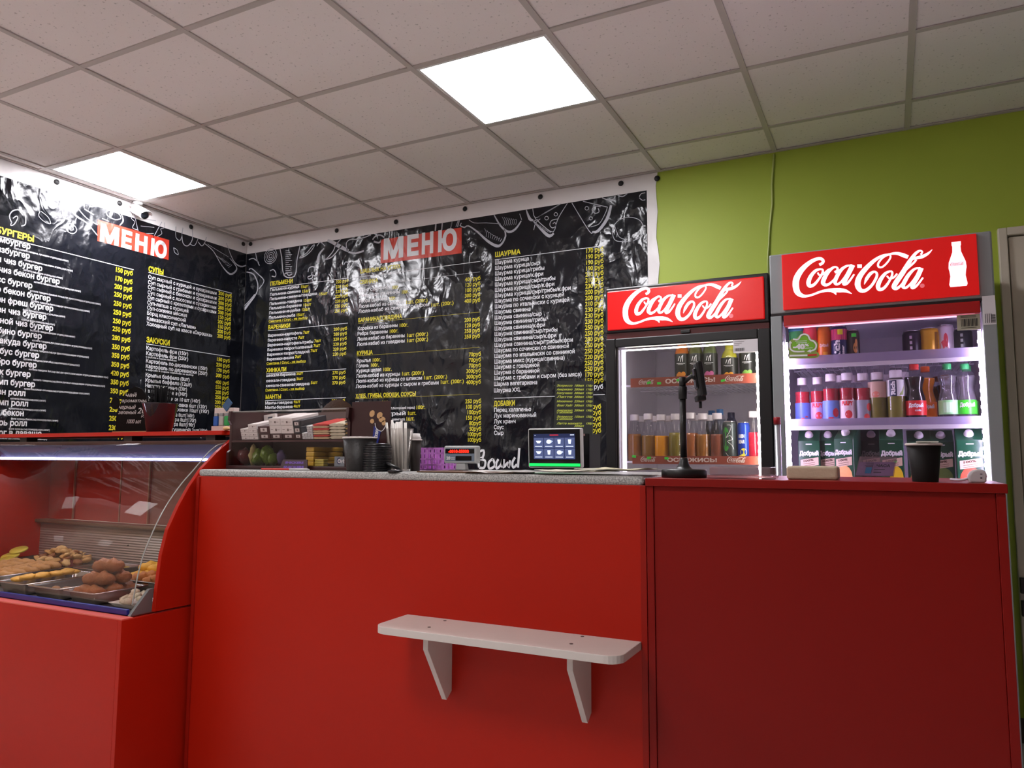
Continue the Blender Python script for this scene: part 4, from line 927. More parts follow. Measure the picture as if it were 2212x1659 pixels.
# ---- shorter fridge, lower shelf
YR = 1.50
zl = Z1['low']
J = [(1371, 'brown juice bottle with white cap, nearest the dark menu banner in the shorter fridge', (168, 106, 48), .58), (1401, 'olive-brown juice bottle beside the orange one on the shorter fridge lower shelf', (152, 108, 40), .54), (1429, 'bright orange juice bottle with white cap on the shorter fridge lower shelf', (255, 168, 8), .54),
     (1460, 'olive-green juice bottle with white cap just before the black phone stand pole', (138, 124, 40), .60), (1493, 'reddish-brown juice bottle half behind the black phone stand pole', (172, 102, 58), .58), (1519, 'light brown juice bottle with white cap, two places from the green can', (170, 112, 48), .56), (1550, 'dark reddish-brown juice bottle with white cap right beside the green can', (138, 74, 54), .56), (1629, 'red juice bottle with white cap beside the blue can in the shorter fridge', (190, 26, 54), .58)]
hb = hy(1401, 895, YR).z-zl
for i, (px, lab, c, fl) in enumerate(J):
    bottle('juice', lab, (atz(px, YR, zl+.1), YR, zl), hb+.003*math.sin(i*2), .0315, M('juice_%d' % i, c, .18, coat=.3, spec=.6), None, fl, 'juice bottles on the lower shelf')
SR = ('the brown juice bottle nearest the banner', 'the olive-brown juice bottle', 'the bright orange juice bottle', 'the reddish-brown juice bottle by the stand pole', 'the light brown juice bottle')
for i, (px, c) in enumerate(((1386, 0), (1415, 1), (1444, 2), (1503, 4), (1531, 5))):
    Y2 = 1.60
    bottle('juice', 'second-row white-capped bottle just behind '+SR[i], (atz(px, Y2, zl+.1), Y2, zl), hb-.003, .031, MATS['juice_%d' % c], None, .55, 'juice bottles of the second row')
blu = M('cap_blue', (62, 128, 196), .4); wat = clear('water_body', (214, 226, 236), .1, .05, .06, (190, 205, 220))
for i, (px, lab) in enumerate(((1538, 'water bottle with blue cap in the rear row, farther from the blue can'), (1556, 'water bottle with bright blue cap in the rear row behind the reddish-brown juice'))):
    Y3 = 1.72+.05*(1-i); bottle('tall', lab, (atz(px, Y3, zl+.15), Y3, zl), hy(px, 887-3*i, Y3).z-zl, .031, wat, blu, .8, 'water bottles in the rear row')
Y3 = 1.72; bottle('tall', 'dark navy bottle standing behind the green and blue cans', (atz(1580, Y3, zl+.15), Y3, zl), hy(1580, 891, Y3).z-zl, .032, M('navy_liquid', (26, 30, 70), .3), M('cap_navy', (30, 32, 74), .4), .9)
def p_script(mb, fn, h, r):
    ribbon(mb, [(-.006, h*.90), (.012, h*.88), (.004, h*.72), (-.012, h*.58), (.006, h*.64), (.016, h*.54), (-.004, h*.50), (.014, h*.40), (.022, h*.30)], .0018, fn, 4)
    ribbon(mb, [(-.014, h*.22), (.002, h*.12), (.02, h*.08)], .0018, fn, 4)
hc = .165; xg = atz(1577.5, YR, zl+.08)
can('grey and green can with white looping script on the shorter fridge lower shelf', (xg, YR-.01, zl), hy(1577, 910, YR).z-zl, .0285, M('can_grey', (72, 80, 80), .3, .4), 'cans on the lower shelf',
    [('green_swirl', M('can_green', (70, 168, 70), .35), lambda mb, fn, h, r: disc(mb, -.012, h*.55, .017, h*.30, fn)), ('script_print', wht, p_script)])
def p_blue(mb, fn, h, r): text(mb, 'GREEN', -.021, h*.60, .014, .028, fn, .05); text(mb, 'BEAR', -.021, h*.46, .014, .028, fn, .05)
can('blue can with white lettering and a lemon print, on the shorter fridge lower shelf', (atz(1608, YR, zl+.08), YR-.01, zl), hy(1608, 912, YR).z-zl, .026, M('can_blue', (38, 70, 176), .3, .4), 'cans on the lower shelf',
    [('lemon_print', M('lemon', (214, 200, 60), .4), lambda mb, fn, h, r: (disc(mb, .002, h*.24, .014, h*.10, fn), disc(mb, -.012, h*.12, .012, h*.05, fn))), ('lettering', wht, p_blue)])
# ---- shorter fridge, upper shelf
zu = Z1['up']; YU = 1.50
lblk = M('label_black', (22, 26, 24), .4)
fru = [(226, 140, 40), (90, 110, 50), (196, 96, 150), (236, 160, 40), (120, 170, 70)]
def p_ya(mb, fn, h, r):
    ribbon(mb, [(-.010, h*.50), (-.004, h*.60)], .003, fn, 1); ribbon(mb, [(.000, h*.48), (.004, h*.58), (.012, h*.62)], .003, fn, 2); ribbon(mb, [(.010, h*.62), (.009, h*.48)], .003, fn, 1)
    rect(mb, -.02, .02, h*.44, h*.45, fn); rect(mb, -.012, .012, h*.415, h*.422, fn)
JU = [(1474, (214, 116, 34), 'orange-topped juice bottle with black label and orange print, upper shelf of shorter fridge'), (1503, (96, 100, 44), 'green juice bottle with black label, just behind the phone holder head'), (1534, (92, 104, 52), 'green juice bottle with black label and pink grape print on the upper shelf'),
      (1576, (176, 170, 40), 'yellow-capped juice bottle with black label and yellow fruit print on the upper shelf'), (1616, (66, 76, 58), 'dark juice bottle with black label and lime-green print beside the lights strip')]
for i, (px, c, lab) in enumerate(JU):
    hh = (hy(px, 738 if i != 3 else 747, YU).z-zu)+(.012 if i != 3 else 0); r_ = .033 if i < 3 else .036
    def p_f(mb, fn, h, r, i=i):
        for k in range(5): disc(mb, -.012+.006*k, h*(.18+.03*math.sin(k*2)), .010, h*.055, fn)
    bottle('tall', lab, (atz(px, YU, zu+.08), YU, zu), hh, r_, M('upper_juice_%d' % i, c, .25, coat=.3), M('upper_cap_%d' % i, c, .4), .97, 'juice bottles on the upper shelf',
           [('fruit_print', M('fruit_%d' % i, fru[i], .45), p_f), ('logo_print', wht, p_ya)], band=(.06, .66, lblk))
# ---- tall fridge, top shelf cans
zt = Z2['top']; YT = 1.50
def hcan(px, py, Y, z): return hy(px, py, Y).z-z
x = atz(1716, YT, zt+.06); hh = hcan(1716, 703, YT, zt)
t = local('drink_jar', 'wide green jar with teal lid behind the green cloud sticker in the tall fridge', 'jar', (x+.012, YT+.01, zt)); 
MB().lathe([(.030, 0), (.033, .01), (.033, hh-.03), (.030, hh-.02)], n=20).build('jar_body', M('jar_green', (60, 150, 84), .35), t)
MB().lathe([(.034, hh-.028), (.035, hh-.02), (.034, hh-.004), (.030, hh), (0, hh)], n=20).build('lid', M('lid_teal', (36, 110, 134), .4), t)
def p_dob(mb, fn, h, r, y=.45, w=.036, hgt=.011): text(mb, 'Добрый', -w/2, h*y, hgt, w, fn, .05, maxw=None)
can('pinkish-red can partly behind the green cloud sticker', (atz(1751, YT, zt+.06), YT, zt), hcan(1751, 706, YT, zt), .0285, M('can_pink', (226, 66, 82), .35), 'cans on the top shelf of the tall fridge', lidm=M('lid_pink', (236, 110, 120), .3, .5))
can('orange can with pale lettering beside the pink and navy can', (atz(1781, YT, zt+.06), YT, zt), hcan(1781, 708, YT, zt), .0265, M('can_orange', (206, 104, 22), .35), 'cans on the top shelf of the tall fridge', [('lettering', M('print_pale', (226, 190, 190), .4), p_dob), ('glass_print', M('print_amber', (226, 160, 50), .4), lambda mb, fn, h, r: rect(mb, -.004, .014, h*.08, h*.30, fn))], lidm=M('lid_orange', (214, 130, 60), .3, .4))
def p_rich(mb, fn, h, r, l='Rich', x0=-.013, hg=.026, y0=.06, w=.6):
    text(mb, l, h*y0, x0, hg, h*w, lambda u, v: fn(-(v)+.004, u), .05, maxw=None)
xr = atz(1813.5, YT, zt+.06); hr = hcan(1813, 705, YT, zt)
can('pink and navy can with white vertical lettering and a yellow price tag', (xr, YT-.005, zt), hr, .031, M('can_navy', (30, 34, 84), .35), 'cans on the top shelf of the tall fridge',
    [('pink_field', M('can_rose', (206, 62, 104), .35), lambda mb, fn, h, r: rect(mb, -math.pi*r*.98, math.pi*r*.98, h*.60, h-.016, fn, 24)),
     ('lettering', wht, lambda mb, fn, h, r: (text(mb, 'Rich', 0, 0, .022, h*.55, lambda u, v: wrap(r*1.01)(-v+.002, u+h*.04), .06, maxw=None), text(mb, 'Bitter', 0, 0, .010, h*.38, lambda u, v: wrap(r*1.01)(-v+.020, u+h*.06), .05, maxw=None))),
     ('price_tag', tagy, lambda mb, fn, h, r: rect(mb, -.004, .016, h*.74, h*.88, wrap(r*1.02)))])
can('dark can with a flame-coloured print and a green price tag', (atz(1843, YT, zt+.06), YT, zt), hcan(1843, 713, YT, zt), .025, M('can_charcoal', (40, 24, 22), .35), 'cans on the top shelf of the tall fridge',
    [('flame_print', M('flame', (216, 150, 84), .4), lambda mb, fn, h, r: (disc(mb, .010, h*.42, .009, h*.16, fn), disc(mb, .013, h*.58, .005, h*.12, fn))), ('foot_print', M('wine', (130, 50, 60), .4), lambda mb, fn, h, r: rect(mb, -.02, .02, h*.05, h*.22, fn)), ('price_tag', tagm, lambda mb, fn, h, r: rect(mb, -.004, .014, h*.76, h*.87, wrap(r*1.02)))])
YT2 = 1.60
for px, py, c, r_, lab, pc_ in ((1971, 715, (44, 34, 48), .036, 'dark purple can with white letters, leftmost of the separate four on the top shelf', (200, 180, 200)), (2008.5, 709, (196, 150, 34), .036, 'gold can on the top shelf of the tall fridge', (120, 80, 10)), (2044, 702, (206, 196, 204), .030, 'white and red can, tallest on the top shelf near the barcode sticker', (196, 66, 74)), (2080, 710, (28, 34, 34), .034, 'black-green can below the barcode sticker in the tall fridge', (150, 160, 150))):
    def p_g(mb, fn, h, r, k=px):
        if k == 2044: disc(mb, -.010, h*.30, .016, h*.25, fn); disc(mb, -.002, h*.55, .008, h*.2, fn)
        elif k == 2008.5: rect(mb, .018, .032, h*.1, h*.85, fn); disc(mb, -.004, h*.14, .02, h*.06, fn)
        else:
            for j in range(4): rect(mb, -.010, -.001, h*(.2+.17*j), h*(.30+.17*j), fn)
    can(lab, (atz(px, YT2, zt+.06), YT2, zt), hcan(px, py, YT2, zt), r_, M('can_r%d' % int(px), c, .3, .3), 'cans on the top shelf of the tall fridge', [('can_print', M('canp_%d' % int(px), pc_, .4), p_g)])
# ---- tall fridge, middle shelf
zm = Z2['mid']; YM = 1.50
pinkl = M('pulp_red', (168, 34, 50), .2, coat=.3)
lab_c = [(92, 112, 190), (176, 150, 196), (110, 136, 206), (238, 214, 222), (150, 150, 166)]
def p_pulpy(i):
    def f(mb, fn, h, r):
        if i in (1, 3):
            text(mb, 'PULPY', -.022, h*.36, .016, .042, fn, .07, maxw=None); disc(mb, .004, h*.18, .014, h*.08, fn)
        elif i == 2: disc(mb, .018, h*.22, .012, h*.09, fn); rect(mb, -.012, .008, h*.10, h*.13, fn)
        elif i == 4: disc(mb, .012, h*.13, .011, h*.06, fn); disc(mb, .022, h*.32, .010, h*.08, fn)
        else: rect(mb, .012, .024, h*.15, h*.18, fn); rect(mb, -.004, .008, h*.05, h*.14, fn)
    return f
PU = [(1733.5, 817, .030, 'blue', 'by the left light strip'), (1767, 815, .030, 'lilac', 'second from the left light strip'), (1796, 808, .033, 'pale blue', 'with a red berry print'), (1831, 806, .034, 'pink and white', 'with red lettering and fruit'), (1865, 806.5, .033, 'grey', 'with red spots, beside the aloe drinks')]
for i, (px, py, r_, cn, ex) in enumerate(PU):
    Yp = YM+(.03 if i < 2 else 0)
    bottle('pulp', '%s labelled red juice bottle %s in the tall fridge' % (cn, ex), (atz(px, Yp, zm+.1), Yp, zm), hy(px, py, Yp).z-zm, r_, pinkl, None, .70, 'red juice bottles', [('label_print', M('pulp_print_%d' % i, ((205, 70, 70), (222, 60, 74), (190, 40, 60), (218, 60, 66), (220, 74, 70))[i], .4), p_pulpy(i))], band=(.05, .46, M('pulp_label_%d' % i, lab_c[i], .35)))
for px in (1817, 1851):
    bottle('pulp', 'second-row white-capped red juice bottle behind the '+('pale blue labelled one' if px == 1817 else 'pink and white labelled one'), (atz(px, 1.59, zm+.1), 1.59, zm), hy(px, 811, 1.59).z-zm, .031, pinkl, None, .7, 'red juice bottles of the second row')
olive = M('aloe_liquid', (124, 118, 44), .2, coat=.3); grn = M('neck_green', (40, 120, 60), .3)
for px, py, Yp, m, lab, nv in ((1896, 805, YM, (214, 178, 160), 'olive-green drink bottle with peach-coloured label in the tall fridge', 0), (1917, 810, 1.6, (90, 96, 110), 'olive-green drink bottle in the second row, between the two aloe bottles', 0), (1936.5, 800, YM-.01, (222, 222, 226), 'olive-green drink bottle with navy and white label and vertical lettering', 1), (1952, 804, 1.6, (180, 176, 160), 'olive-green drink bottle in the second row behind the cola bottle', 0)):
    pr = []
    if nv: pr = [('navy_field', M('navy', (26, 30, 70), .4), lambda mb, fn, h, r: rect(mb, -.026, .002, h*.50, h*.80, wrap(r*1.02))), ('lettering', wht, lambda mb, fn, h, r: text(mb, 'Rich', 0, 0, .015, h*.26, lambda u, v: wrap(r*1.035)(-v-.004, u+h*.52), .06, maxw=None)), ('leaf_print', M('leaf', (130, 150, 70), .4), lambda mb, fn, h, r: [ribbon(mb, [(.012+k*.004, h*.52), (.022+k*.003, h*(.60+.04*k))], [.004, .001], wrap(r*1.03), 2) for k in range(4)])]
    elif px == 1896: pr = [('fruit_print', M('peachy', (222, 130, 110), .4), lambda mb, fn, h, r: disc(mb, -.006, h*.56, .014, h*.06, wrap(r*1.02)))]
    bottle('rich', lab, (atz(px, Yp, zm+.1), Yp, zm), hy(px, py, Yp).z-zm, .034, olive, None, .82, 'olive-green drink bottles', pr, neck=None, band=(.50, .81, M('aloe_label_%d' % px, m, .4)))
def p_cola(mb, fn, h, r): text(mb, 'Добрый', -.026, h*.26, .014, .054, fn, .05, maxw=None)
redl = M('label_red', (206, 40, 44), .35)
bottle('wave', 'dark cola bottle with red cap and red label in the tall fridge', (atz(1977, YM-.01, zm+.1), YM-.01, zm), hy(1977, 787, YM-.01).z-zm, .037, M('cola_liquid', (26, 14, 16), .12, coat=.5), M('cap_red', (220, 56, 50), .4), .78, None, [('lettering', wht, lambda mb, fn, h, r: (p_cola(mb, fn, h, r), text(mb, 'cola', -.004, h*.19, .008, .022, fn, .04)))], band=(.12, .37, redl))
bottle('wave', 'orange soda bottle with orange cap behind the cola bottle', (atz(2001, 1.585, zm+.1), 1.585, zm), hy(2001, 792, 1.585).z-zm, .036, M('orange_soda', (228, 138, 18), .15, coat=.3), M('cap_orange', (222, 92, 30), .4), .79, None, [('lettering', wht, p_cola)], band=(.12, .37, M('label_orange', (238, 120, 20), .35)))
for px, Yp in ((2026, 1.80), (2044, 1.74)):
    lb_ = 'brown soda bottle in the dark rear of the middle shelf, nearer the '+('orange soda' if px == 2026 else 'lemonade')
    bottle('wave', lb_, (atz(px, Yp, zm+.1), Yp, zm), .205, .034, M('brown_soda', (96, 52, 16), .2), M('cap_brown', (150, 70, 30), .4), .79, 'brown bottles at the rear')
gcap = M('cap_green', (56, 170, 96), .4)
for px, Yp, c, lab, g in ((2048, YM-.01, (150, 216, 150), 'clear lemonade bottle with green cap and pale green label', 0), (2087, YM-.01, (56, 190, 40), 'clear lemonade bottle with green cap and bright green label beside the lights', 1), (2091, 1.6, (80, 180, 70), 'green-capped clear bottle in the second row next to the light strip', 2)):
    bottle('wave', lab, (atz(px, Yp, zm+.1), Yp, zm), hy(px, 786 if g < 2 else 790, Yp).z-zm, .034, clear('lemonade', (226, 222, 226), .2, .05, .10, (220, 215, 222)), gcap, .79, 'clear lemonade bottles', [('lettering', wht, p_cola)] if g == 1 else [('label_print', M('label_pale', (190, 232, 190), .4), lambda mb, fn, h, r: rect(mb, -.02, .024, h*.16, h*.33, fn))], band=(.13, .37, M('label_green_%d' % g, c, .35)))
# ---- tall fridge, bottom shelf: juice cartons
zc_ = Z2['low']
gcar = M('carton_green', (22, 74, 50), .3, coat=.2); beige = M('carton_tag', (214, 184, 164), .5)
def carton(label, px, py, Yp, fc, w=.084, rotz=0., dark=False, tg=False, ox=0., pear=False):
    h = hy(px, py-12, Yp).z-zc_
    t = local('juice_carton', label, 'carton', (atz(px, Yp, zc_+.12), Yp, zc_), 'green juice cartons', rotz)
    d = .07; h1 = h*.80
    MB().prism([(-d/2, 0), (-d/2, h1), (d/2-.012, h-.004), (d/2, h-.004), (d/2, 0)], lambda a, b: (-w/2, a, b), lambda a, b: (w/2, a, b)).build('carton_body', M('carton_green_shaded', (20, 40, 36), .3) if dark else gcar, t, bevel=.0025)  # dark carton gets a shaded copy of the green, shade put into the colour
    sl = math.atan2(h-.004-h1, d-.012)
    zc = h1+(h-h1)*.42; yc = -d/2+(d)*.36
    MB().lathe([(.0165, 0), (.0165, .003), (.0135, .0035), (.0135, .013), (.011, .016), (0, .016)], (0, yc, zc+.001), 18, rot=(sl+.25, 0, 0)).build('screw_cap', capw, t)
    f = lambda u, v: (u, -d/2-.0006, v); f2_ = lambda u, v: (u, -d/2-.0012, v); f3 = lambda u, v: (u, -d/2-.0018, v)
    mb = MB(); disc(mb, ox, h*.22, w*(.28 if pear else .42), h*.18, f); mb.build('fruit_print', M('cfruit_%s' % str(fc), fc, .4, var=.25, scale=40), t, fix=False)
    mb = MB(); rect(mb, -w*.40, w*.42, h*.365, h*.49, f2_, 3, .16); mb.build('paper_tag_print', beige, t, fix=False)
    mb = MB(); text(mb, '100%', -w*.30, h*.445, .008, w*.5, lambda u, v: f3(u, v+.16*(u+w*.4)), .05, maxw=None)
    for k in range(2): rect(mb, -w*.28, w*.26, h*(.418-.03*k), h*(.425-.03*k), f3, 3, .16)
    mb.build('tag_lettering', M('print_brown', (92, 60, 46), .5), t, fix=False)
    mb = MB(); text(mb, 'Добрый', -w*.44, h*.565, .0165, w*.88, f2_, .07, maxw=None); rect(mb, -w*.14, w*.14, h*.735, h*.75, f2_)
    mb.build('name_lettering', wht if not dark else M('print_white_shaded', (130, 130, 130), .4), t, fix=False)  # white lettering greyed on the dark carton, painted shade as well
    if tg: mb = MB(); mb.add([f3(.002, h*.45), f3(.012, h*.44), f3(.018, h*.48), f3(.010, h*.505)], [(0, 1, 2, 3)]); mb.build('price_tag', tagm, t, fix=False)
    return t
YC = 1.5
carton('dark green juice carton with brown and yellow print, beside the left light strip', 1750, 938, YC+.06, (176, 140, 70))
carton('green juice carton with orange print beside the turned carton', 1791, 938, YC+.085, (230, 150, 50))
carton('green juice carton with peach print, turned to show its side', 1832, 932, YC-.005, (240, 170, 110), w=.078, rotz=-.4)
carton('juice carton painted dark as if unlit, standing behind the acrylic sign', 1884, 937, YC+.10, (50, 40, 36), dark=True)
carton('green juice carton with yellow mango print and green price tag', 1927, 934, YC, (236, 196, 40), tg=True, pear=True, ox=.014)
carton('green juice carton partly hidden behind the black paper cup', 1987, 938.5, YC+.06, (222, 150, 50))
carton('green juice carton with green apple print beside the black paper cup', 2034, 938.5, YC+.06, (96, 120, 54))
carton('green juice carton with red tomato print by the right light strip', 2095, 934, YC, (214, 84, 60), w=.088)
# ---- cloud sticker on the glass of the tall fridge
cs = hy(1736, 748, FY+.01)
t = thing('cloud_sticker', 'green cloud-shaped sticker with white arrows and 40 percent on the tall fridge', 'sticker', (cs.x, FY+.01, cs.z)); ORG[t.name] = Vector()
for o in (): pass
kq = .00215*.5/.5
def cf(u, v): return hy(1680+u*.12658, 680+v*.12658, FY+.0125)-Vector((cs.x, FY+.01, cs.z))
out = [(190, 470), (240, 420), (330, 400), (400, 330), (470, 318), (540, 350), (580, 420), (650, 440), (695, 500), (690, 560), (660, 630), (700, 655), (712, 690), (690, 730), (600, 745), (400, 750), (200, 745), (190, 700), (210, 650), (190, 600), (200, 540)]
def cfo(dy): return lambda u, v: cf(u, v)+Vector((0, dy, 0))
mb = MB(); c0 = (440, 550)
n = len(out); g0 = cfo(-.0005); g1 = cfo(.0008)
mb.add([g0(*p) for p in out]+[g1(*p) for p in out]+[g0(*c0)], [(i, (i+1) % n, 2*n) for i in range(n)]+[(i, n+i, n+(i+1) % n, (i+1) % n) for i in range(n)])
mb.build('sticker_sheet', M('sticker_olive', (140, 164, 74), .4), t)
gg = cfo(-.0012); mb = MB()
inn = [(250, 480), (350, 440), (420, 370), (500, 370), (540, 450), (610, 480), (640, 540), (600, 600), (480, 615), (300, 610), (250, 560)]
mb.add([gg(*p) for p in inn]+[gg(430, 520)], [(i, (i+1) % len(inn), len(inn)) for i in range(len(inn))]); mb.build('sticker_field', M('sticker_lime', (122, 186, 36), .4), t, fix=False)
gg = cfo(-.0018); mb = MB()
for pts, w_ in (([(265, 420), (350, 425), (400, 355), (460, 335), (520, 360), (555, 430), (620, 460), (660, 520), (640, 590), (560, 625)], 26), ([(215, 480), (215, 570), (260, 620), (340, 632), (460, 628)], 26)):
    ribbon(mb, pts, w_, gg, 4)
mb.add([gg(500, 630), gg(560, 590), gg(575, 650)], [(0, 1, 2)]); mb.add([gg(185, 500), (gg(215, 445)), gg(250, 490)], [(0, 1, 2)])
text(mb, '-40', 270, 585, 80, 190, lambda u, v: gg(u, 585-(v-585)), .08, maxw=None); text(mb, '%', 465, 540, 42, 70, lambda u, v: gg(u, 540-(v-540)), .05, maxw=None)
for v_, a_, b_ in ((455, 300, 500), (485, 320, 500), (575, 460, 600)): ribbon(mb, [(a_, v_), (b_, v_-6)], 8, gg, 1)
ribbon(mb, [(205, 702), (510, 695)], 30, gg, 1); mb.build('sticker_print', wht, t, fix=False)
mb = MB(); ribbon(mb, [(515, 694), (670, 685)], 30, gg, 1); mb.build('sticker_red_bar', redl, t, fix=False)
t.location = (cs.x, FY+.004, cs.z)

# ================================================================== THINGS ON THE COUNTER
brown = M('rack_brown', (58, 28, 30), .35); ZC = CT
# ---- candy rack: brown ends, clear shelf and front
RX0, RX1, RYF, RYK = 1.272, 1.835, .215, .44
TLT = .2; TAN = math.tan(TLT)
zr0 = ZC+.0005; zrt = 1.356; zms = hy(650, 951, RYF+.02).z
t = thing('candy_rack', 'brown candy rack with clear front full of boxes and bars on the worktop', 'rack', ((RX0+RX1)/2, .33, zr0))
MB().box(RX0, RX1, RYF, RYK, zr0, zr0+.012).build('base', brown, t, bevel=.002)
sp = [(RYF, zr0+.0122), (RYF, zr0+.06), (RYF+.012, zr0+.07), (RYF+.012, zrt-.05), (RYF, zrt-.035), (RYF+.004, zrt), (RYK, zrt+.004), (RYK, zr0+.0122)]
for a in (RX0, RX1-.012): MB().prism(sp, lambda u, v: (a, u, v), lambda u, v: (a+.012, u, v)).build('side_panel', brown, t, bevel=.001)
MB().box(RX0+.0125, RX1-.0125, RYK-.004, RYK, zr0+.0125, zrt+.002).build('back_sheet', clear('rack_back', (120, 92, 92), .02, .1, .94, (122, 106, 104)), t)
MB().add([(x_, y_, zms-.001+(y_-RYF-.016)*TAN+dz_) for dz_ in (-.003, 0) for y_ in (RYF+.016, RYK-.005) for x_ in (RX0+.0125, RX1-.0125)], [(0, 1, 3, 2), (4, 6, 7, 5), (0, 4, 5, 1), (2, 3, 7, 6), (0, 2, 6, 4), (1, 5, 7, 3)]).build('middle_shelf', clear('rack_clear', (240, 236, 236), .05, .03, .06, (190, 175, 170)), t)
MB().box(RX0+.0125, RX1-.0125, RYF+.012, RYF+.0155, zms-.006, zms+.001).build('shelf_edge', M('shelf_edge_brown', (70, 40, 40), .4), t)
MB().box(RX0+.0125, RX1-.0125, RYF+.0125, RYF+.0145, zr0+.0125, zms-.0065).box(RX0+.0125, RX1-.0125, RYF+.0125, RYF+.0145, zms+.0012, zrt-.004).build('clear_front', clear('rack_front', (252, 250, 250), .04, .02, 0.), t)
MB().box(RX0+.0125, RX1-.0125, RYF+.011, RYF+.05, zrt-.0035, zrt-.0005).build('top_flap', clear('rack_top', (240, 240, 240), .15, .1, .35, (214, 214, 210)), t)
# header card at the end with nuts and a bar
hx0, hx1 = RX1+.001, atz(846, .24, 1.3)
MB().box(hx0, hx1, .232, .236, zr0+.0005, hy(790, 868, .24).z).build('end_card', brown, t, bevel=.001)
mb = MB(); fq = lambda u, v: (lambda p: (p.x, .2314, p.z))(hy(500+u*.25316, 720+v*.25316, .2314))
for (u, v, a, b, r_) in ((1200, 685, 22, 30, .4), (1200, 750, 18, 20, .2), (1265, 700, 24, 30, .5), (1285, 735, 30, 24, -.3), (1300, 765, 18, 22, .2)):
    mb.add([fq(u+a*math.cos(k*.6)*math.cos(r_)-b*math.sin(k*.6)*math.sin(r_), v+a*math.cos(k*.6)*math.sin(r_)+b*math.sin(k*.6)*math.cos(r_)) for k in range(10)], [tuple(range(10))])
mb.build('nut_print', M('nut_tan', (212, 166, 116), .5), t, fix=False)
fq2 = lambda u, v: (lambda p: (p.x, .2306, p.z))(hy(500+u*.25316, 720+v*.25316, .2306))
mb = MB(); mb.add([fq2(1215, 790), fq2(1275, 835), fq2(1250, 940), fq2(1200, 930)], [(0, 1, 2, 3)]); mb.build('bar_print', M('bar_blue', (40, 52, 140), .4), t, fix=False)
fq3 = lambda u, v: (lambda p: (p.x, .2300, p.z))(hy(500+u*.25316, 720+v*.25316, .2300))
mb = MB(); text(mb, 'SNICKERS', 0, 0, 26, 110, lambda u, v: fq3(1212+u*.2+v*.9, 930-u*1.02+v*.2), .05, maxw=None); ribbon(mb, [(1225, 765), (1235, 810), (1280, 835), (1310, 800), (1318, 770)], 6, fq3, 3)
mb.build('bar_lettering', wht, t, fix=False)
# ---- boxes on the middle shelf: (left, right, top, bottom in tracing units, depth, kind)
cq = crop(480, 870, .14467)
BOX = {'white': M('box_white', (226, 218, 214), .5), 'brown': M('box_brown', (66, 34, 36), .45), 'black': M('box_black', (44, 44, 50), .45), 'grey': M('box_pale', (205, 205, 206), .5)}
bprint = M('box_print', (120, 104, 100), .5); bl_lab = M('box_label', (216, 206, 202), .5)
cardm = {}
def rbox(kind, l, r, tp, bt, lab, grp, dep=.14, yf=None, zbase=None):
    yf = yf or RYF+.036
    p = hy(*cq(l, tp), yf); q = hy(*cq(r, bt), yf); z0 = zbase if zbase is not None else q.z; z1 = p.z
    t = local('product_box', lab, 'box', ((p.x+q.x)/2, yf-(z0-zsh)*TAN, z0), grp, tilt=(TLT, 0, 0))
    w = (q.x-p.x)-.0008; h = (z1-z0)/math.cos(TLT)-.0008
    MB().box(-w/2, w/2, 0, dep, 0, h).build('carton_sleeve', BOX[kind], t, bevel=.0008, seg=1)
    f = lambda u, v: (u, -.0004, v); mb = MB()
    if kind in ('brown', 'black'):
        rect(mb, -w*.28, w*.28, h*.25, h*.8, f, 1); mb.build('label_print', bl_lab, t, fix=False); mb = MB(); rect(mb, -w*.08, w*.08, h*.38, h*.68, lambda u, v: (u, -.0007, v), 1); mb.build('code_print', bprint, t, fix=False)
    else:
        rect(mb, -w*.02, w*.12, h*.3, h*.6, f, 1); rect(mb, w*.14, w*.36, h*.45, h*.5, f, 1); rect(mb, -w*.4, -w*.2, h*.5, h*.55, f, 1); mb.build('code_print', bprint, t, fix=False)
    return z0+(h+.0008)*math.cos(TLT), t
zsh = zms+.0005+.020*TAN
lay = ['bottom', 'second', 'third', 'fourth']
for ci, (l, r) in enumerate(((292, 412), (414, 538))):
    z = zsh
    for k, (tp, bt) in enumerate(((503, 558), (446, 500), (388, 443), (322, 385))):
        if ci == 0 and k == 3: continue
        z, _ = rbox('white', l, r, tp, bt, '%s small white box in the %s stack from the rack\'s showcase end' % (lay[k].capitalize(), ('outer', 'inner')[ci]), 'small white boxes in the candy rack', zbase=z)
z1_ = []
for k, (l, r) in enumerate(((556, 726), (730, 903), (907, 1083), (1086, 1194))):
    zz, _ = rbox('brown', l, r, 462, 552, '%s brown box of the bottom row in the candy rack' % ['First', 'Second', 'Third', 'Narrow fourth'][k], 'brown boxes in the candy rack', zbase=zsh); z1_.append(zz)
rbox('brown', 556, 728, 352, 458, 'upper brown box stacked beside the white boxes in the candy rack', 'brown boxes in the candy rack', zbase=z1_[0])
for ci, (l, r) in enumerate(((732, 903), (905, 1083))):
    z = z1_[1+ci]
    for k, (tp, bt) in enumerate(((340, 456), (238, 337))):
        z, _ = rbox('white', l, r, tp, bt, '%s large white box in the %s pile of the candy rack' % (('Lower', 'Upper')[k], ('left-hand', 'right-hand')[ci]), 'large white boxes in the candy rack', zbase=z)
z = z1_[3]
for k, (tp, bt) in enumerate(((362, 452), (272, 358))): z, _ = rbox('black', 1087, 1196, tp, bt, '%s black box on the narrow brown box in the candy rack' % ('Lower', 'Upper')[k], 'black boxes in the candy rack', zbase=z)
for ci, (l, r) in enumerate(((1199, 1278), (1281, 1360))):
    z = zsh
    for k, (tp, bt) in enumerate(((503, 552), (450, 500), (398, 448), (345, 395))):
        if ci == 0 and k > 1: continue
        z, _ = rbox('grey', l, r, tp, bt, '%s small pale box in the %s stack between black boxes and red bars' % (lay[k].capitalize(), ('lower', 'taller')[ci]), 'small pale boxes in the candy rack', zbase=z)
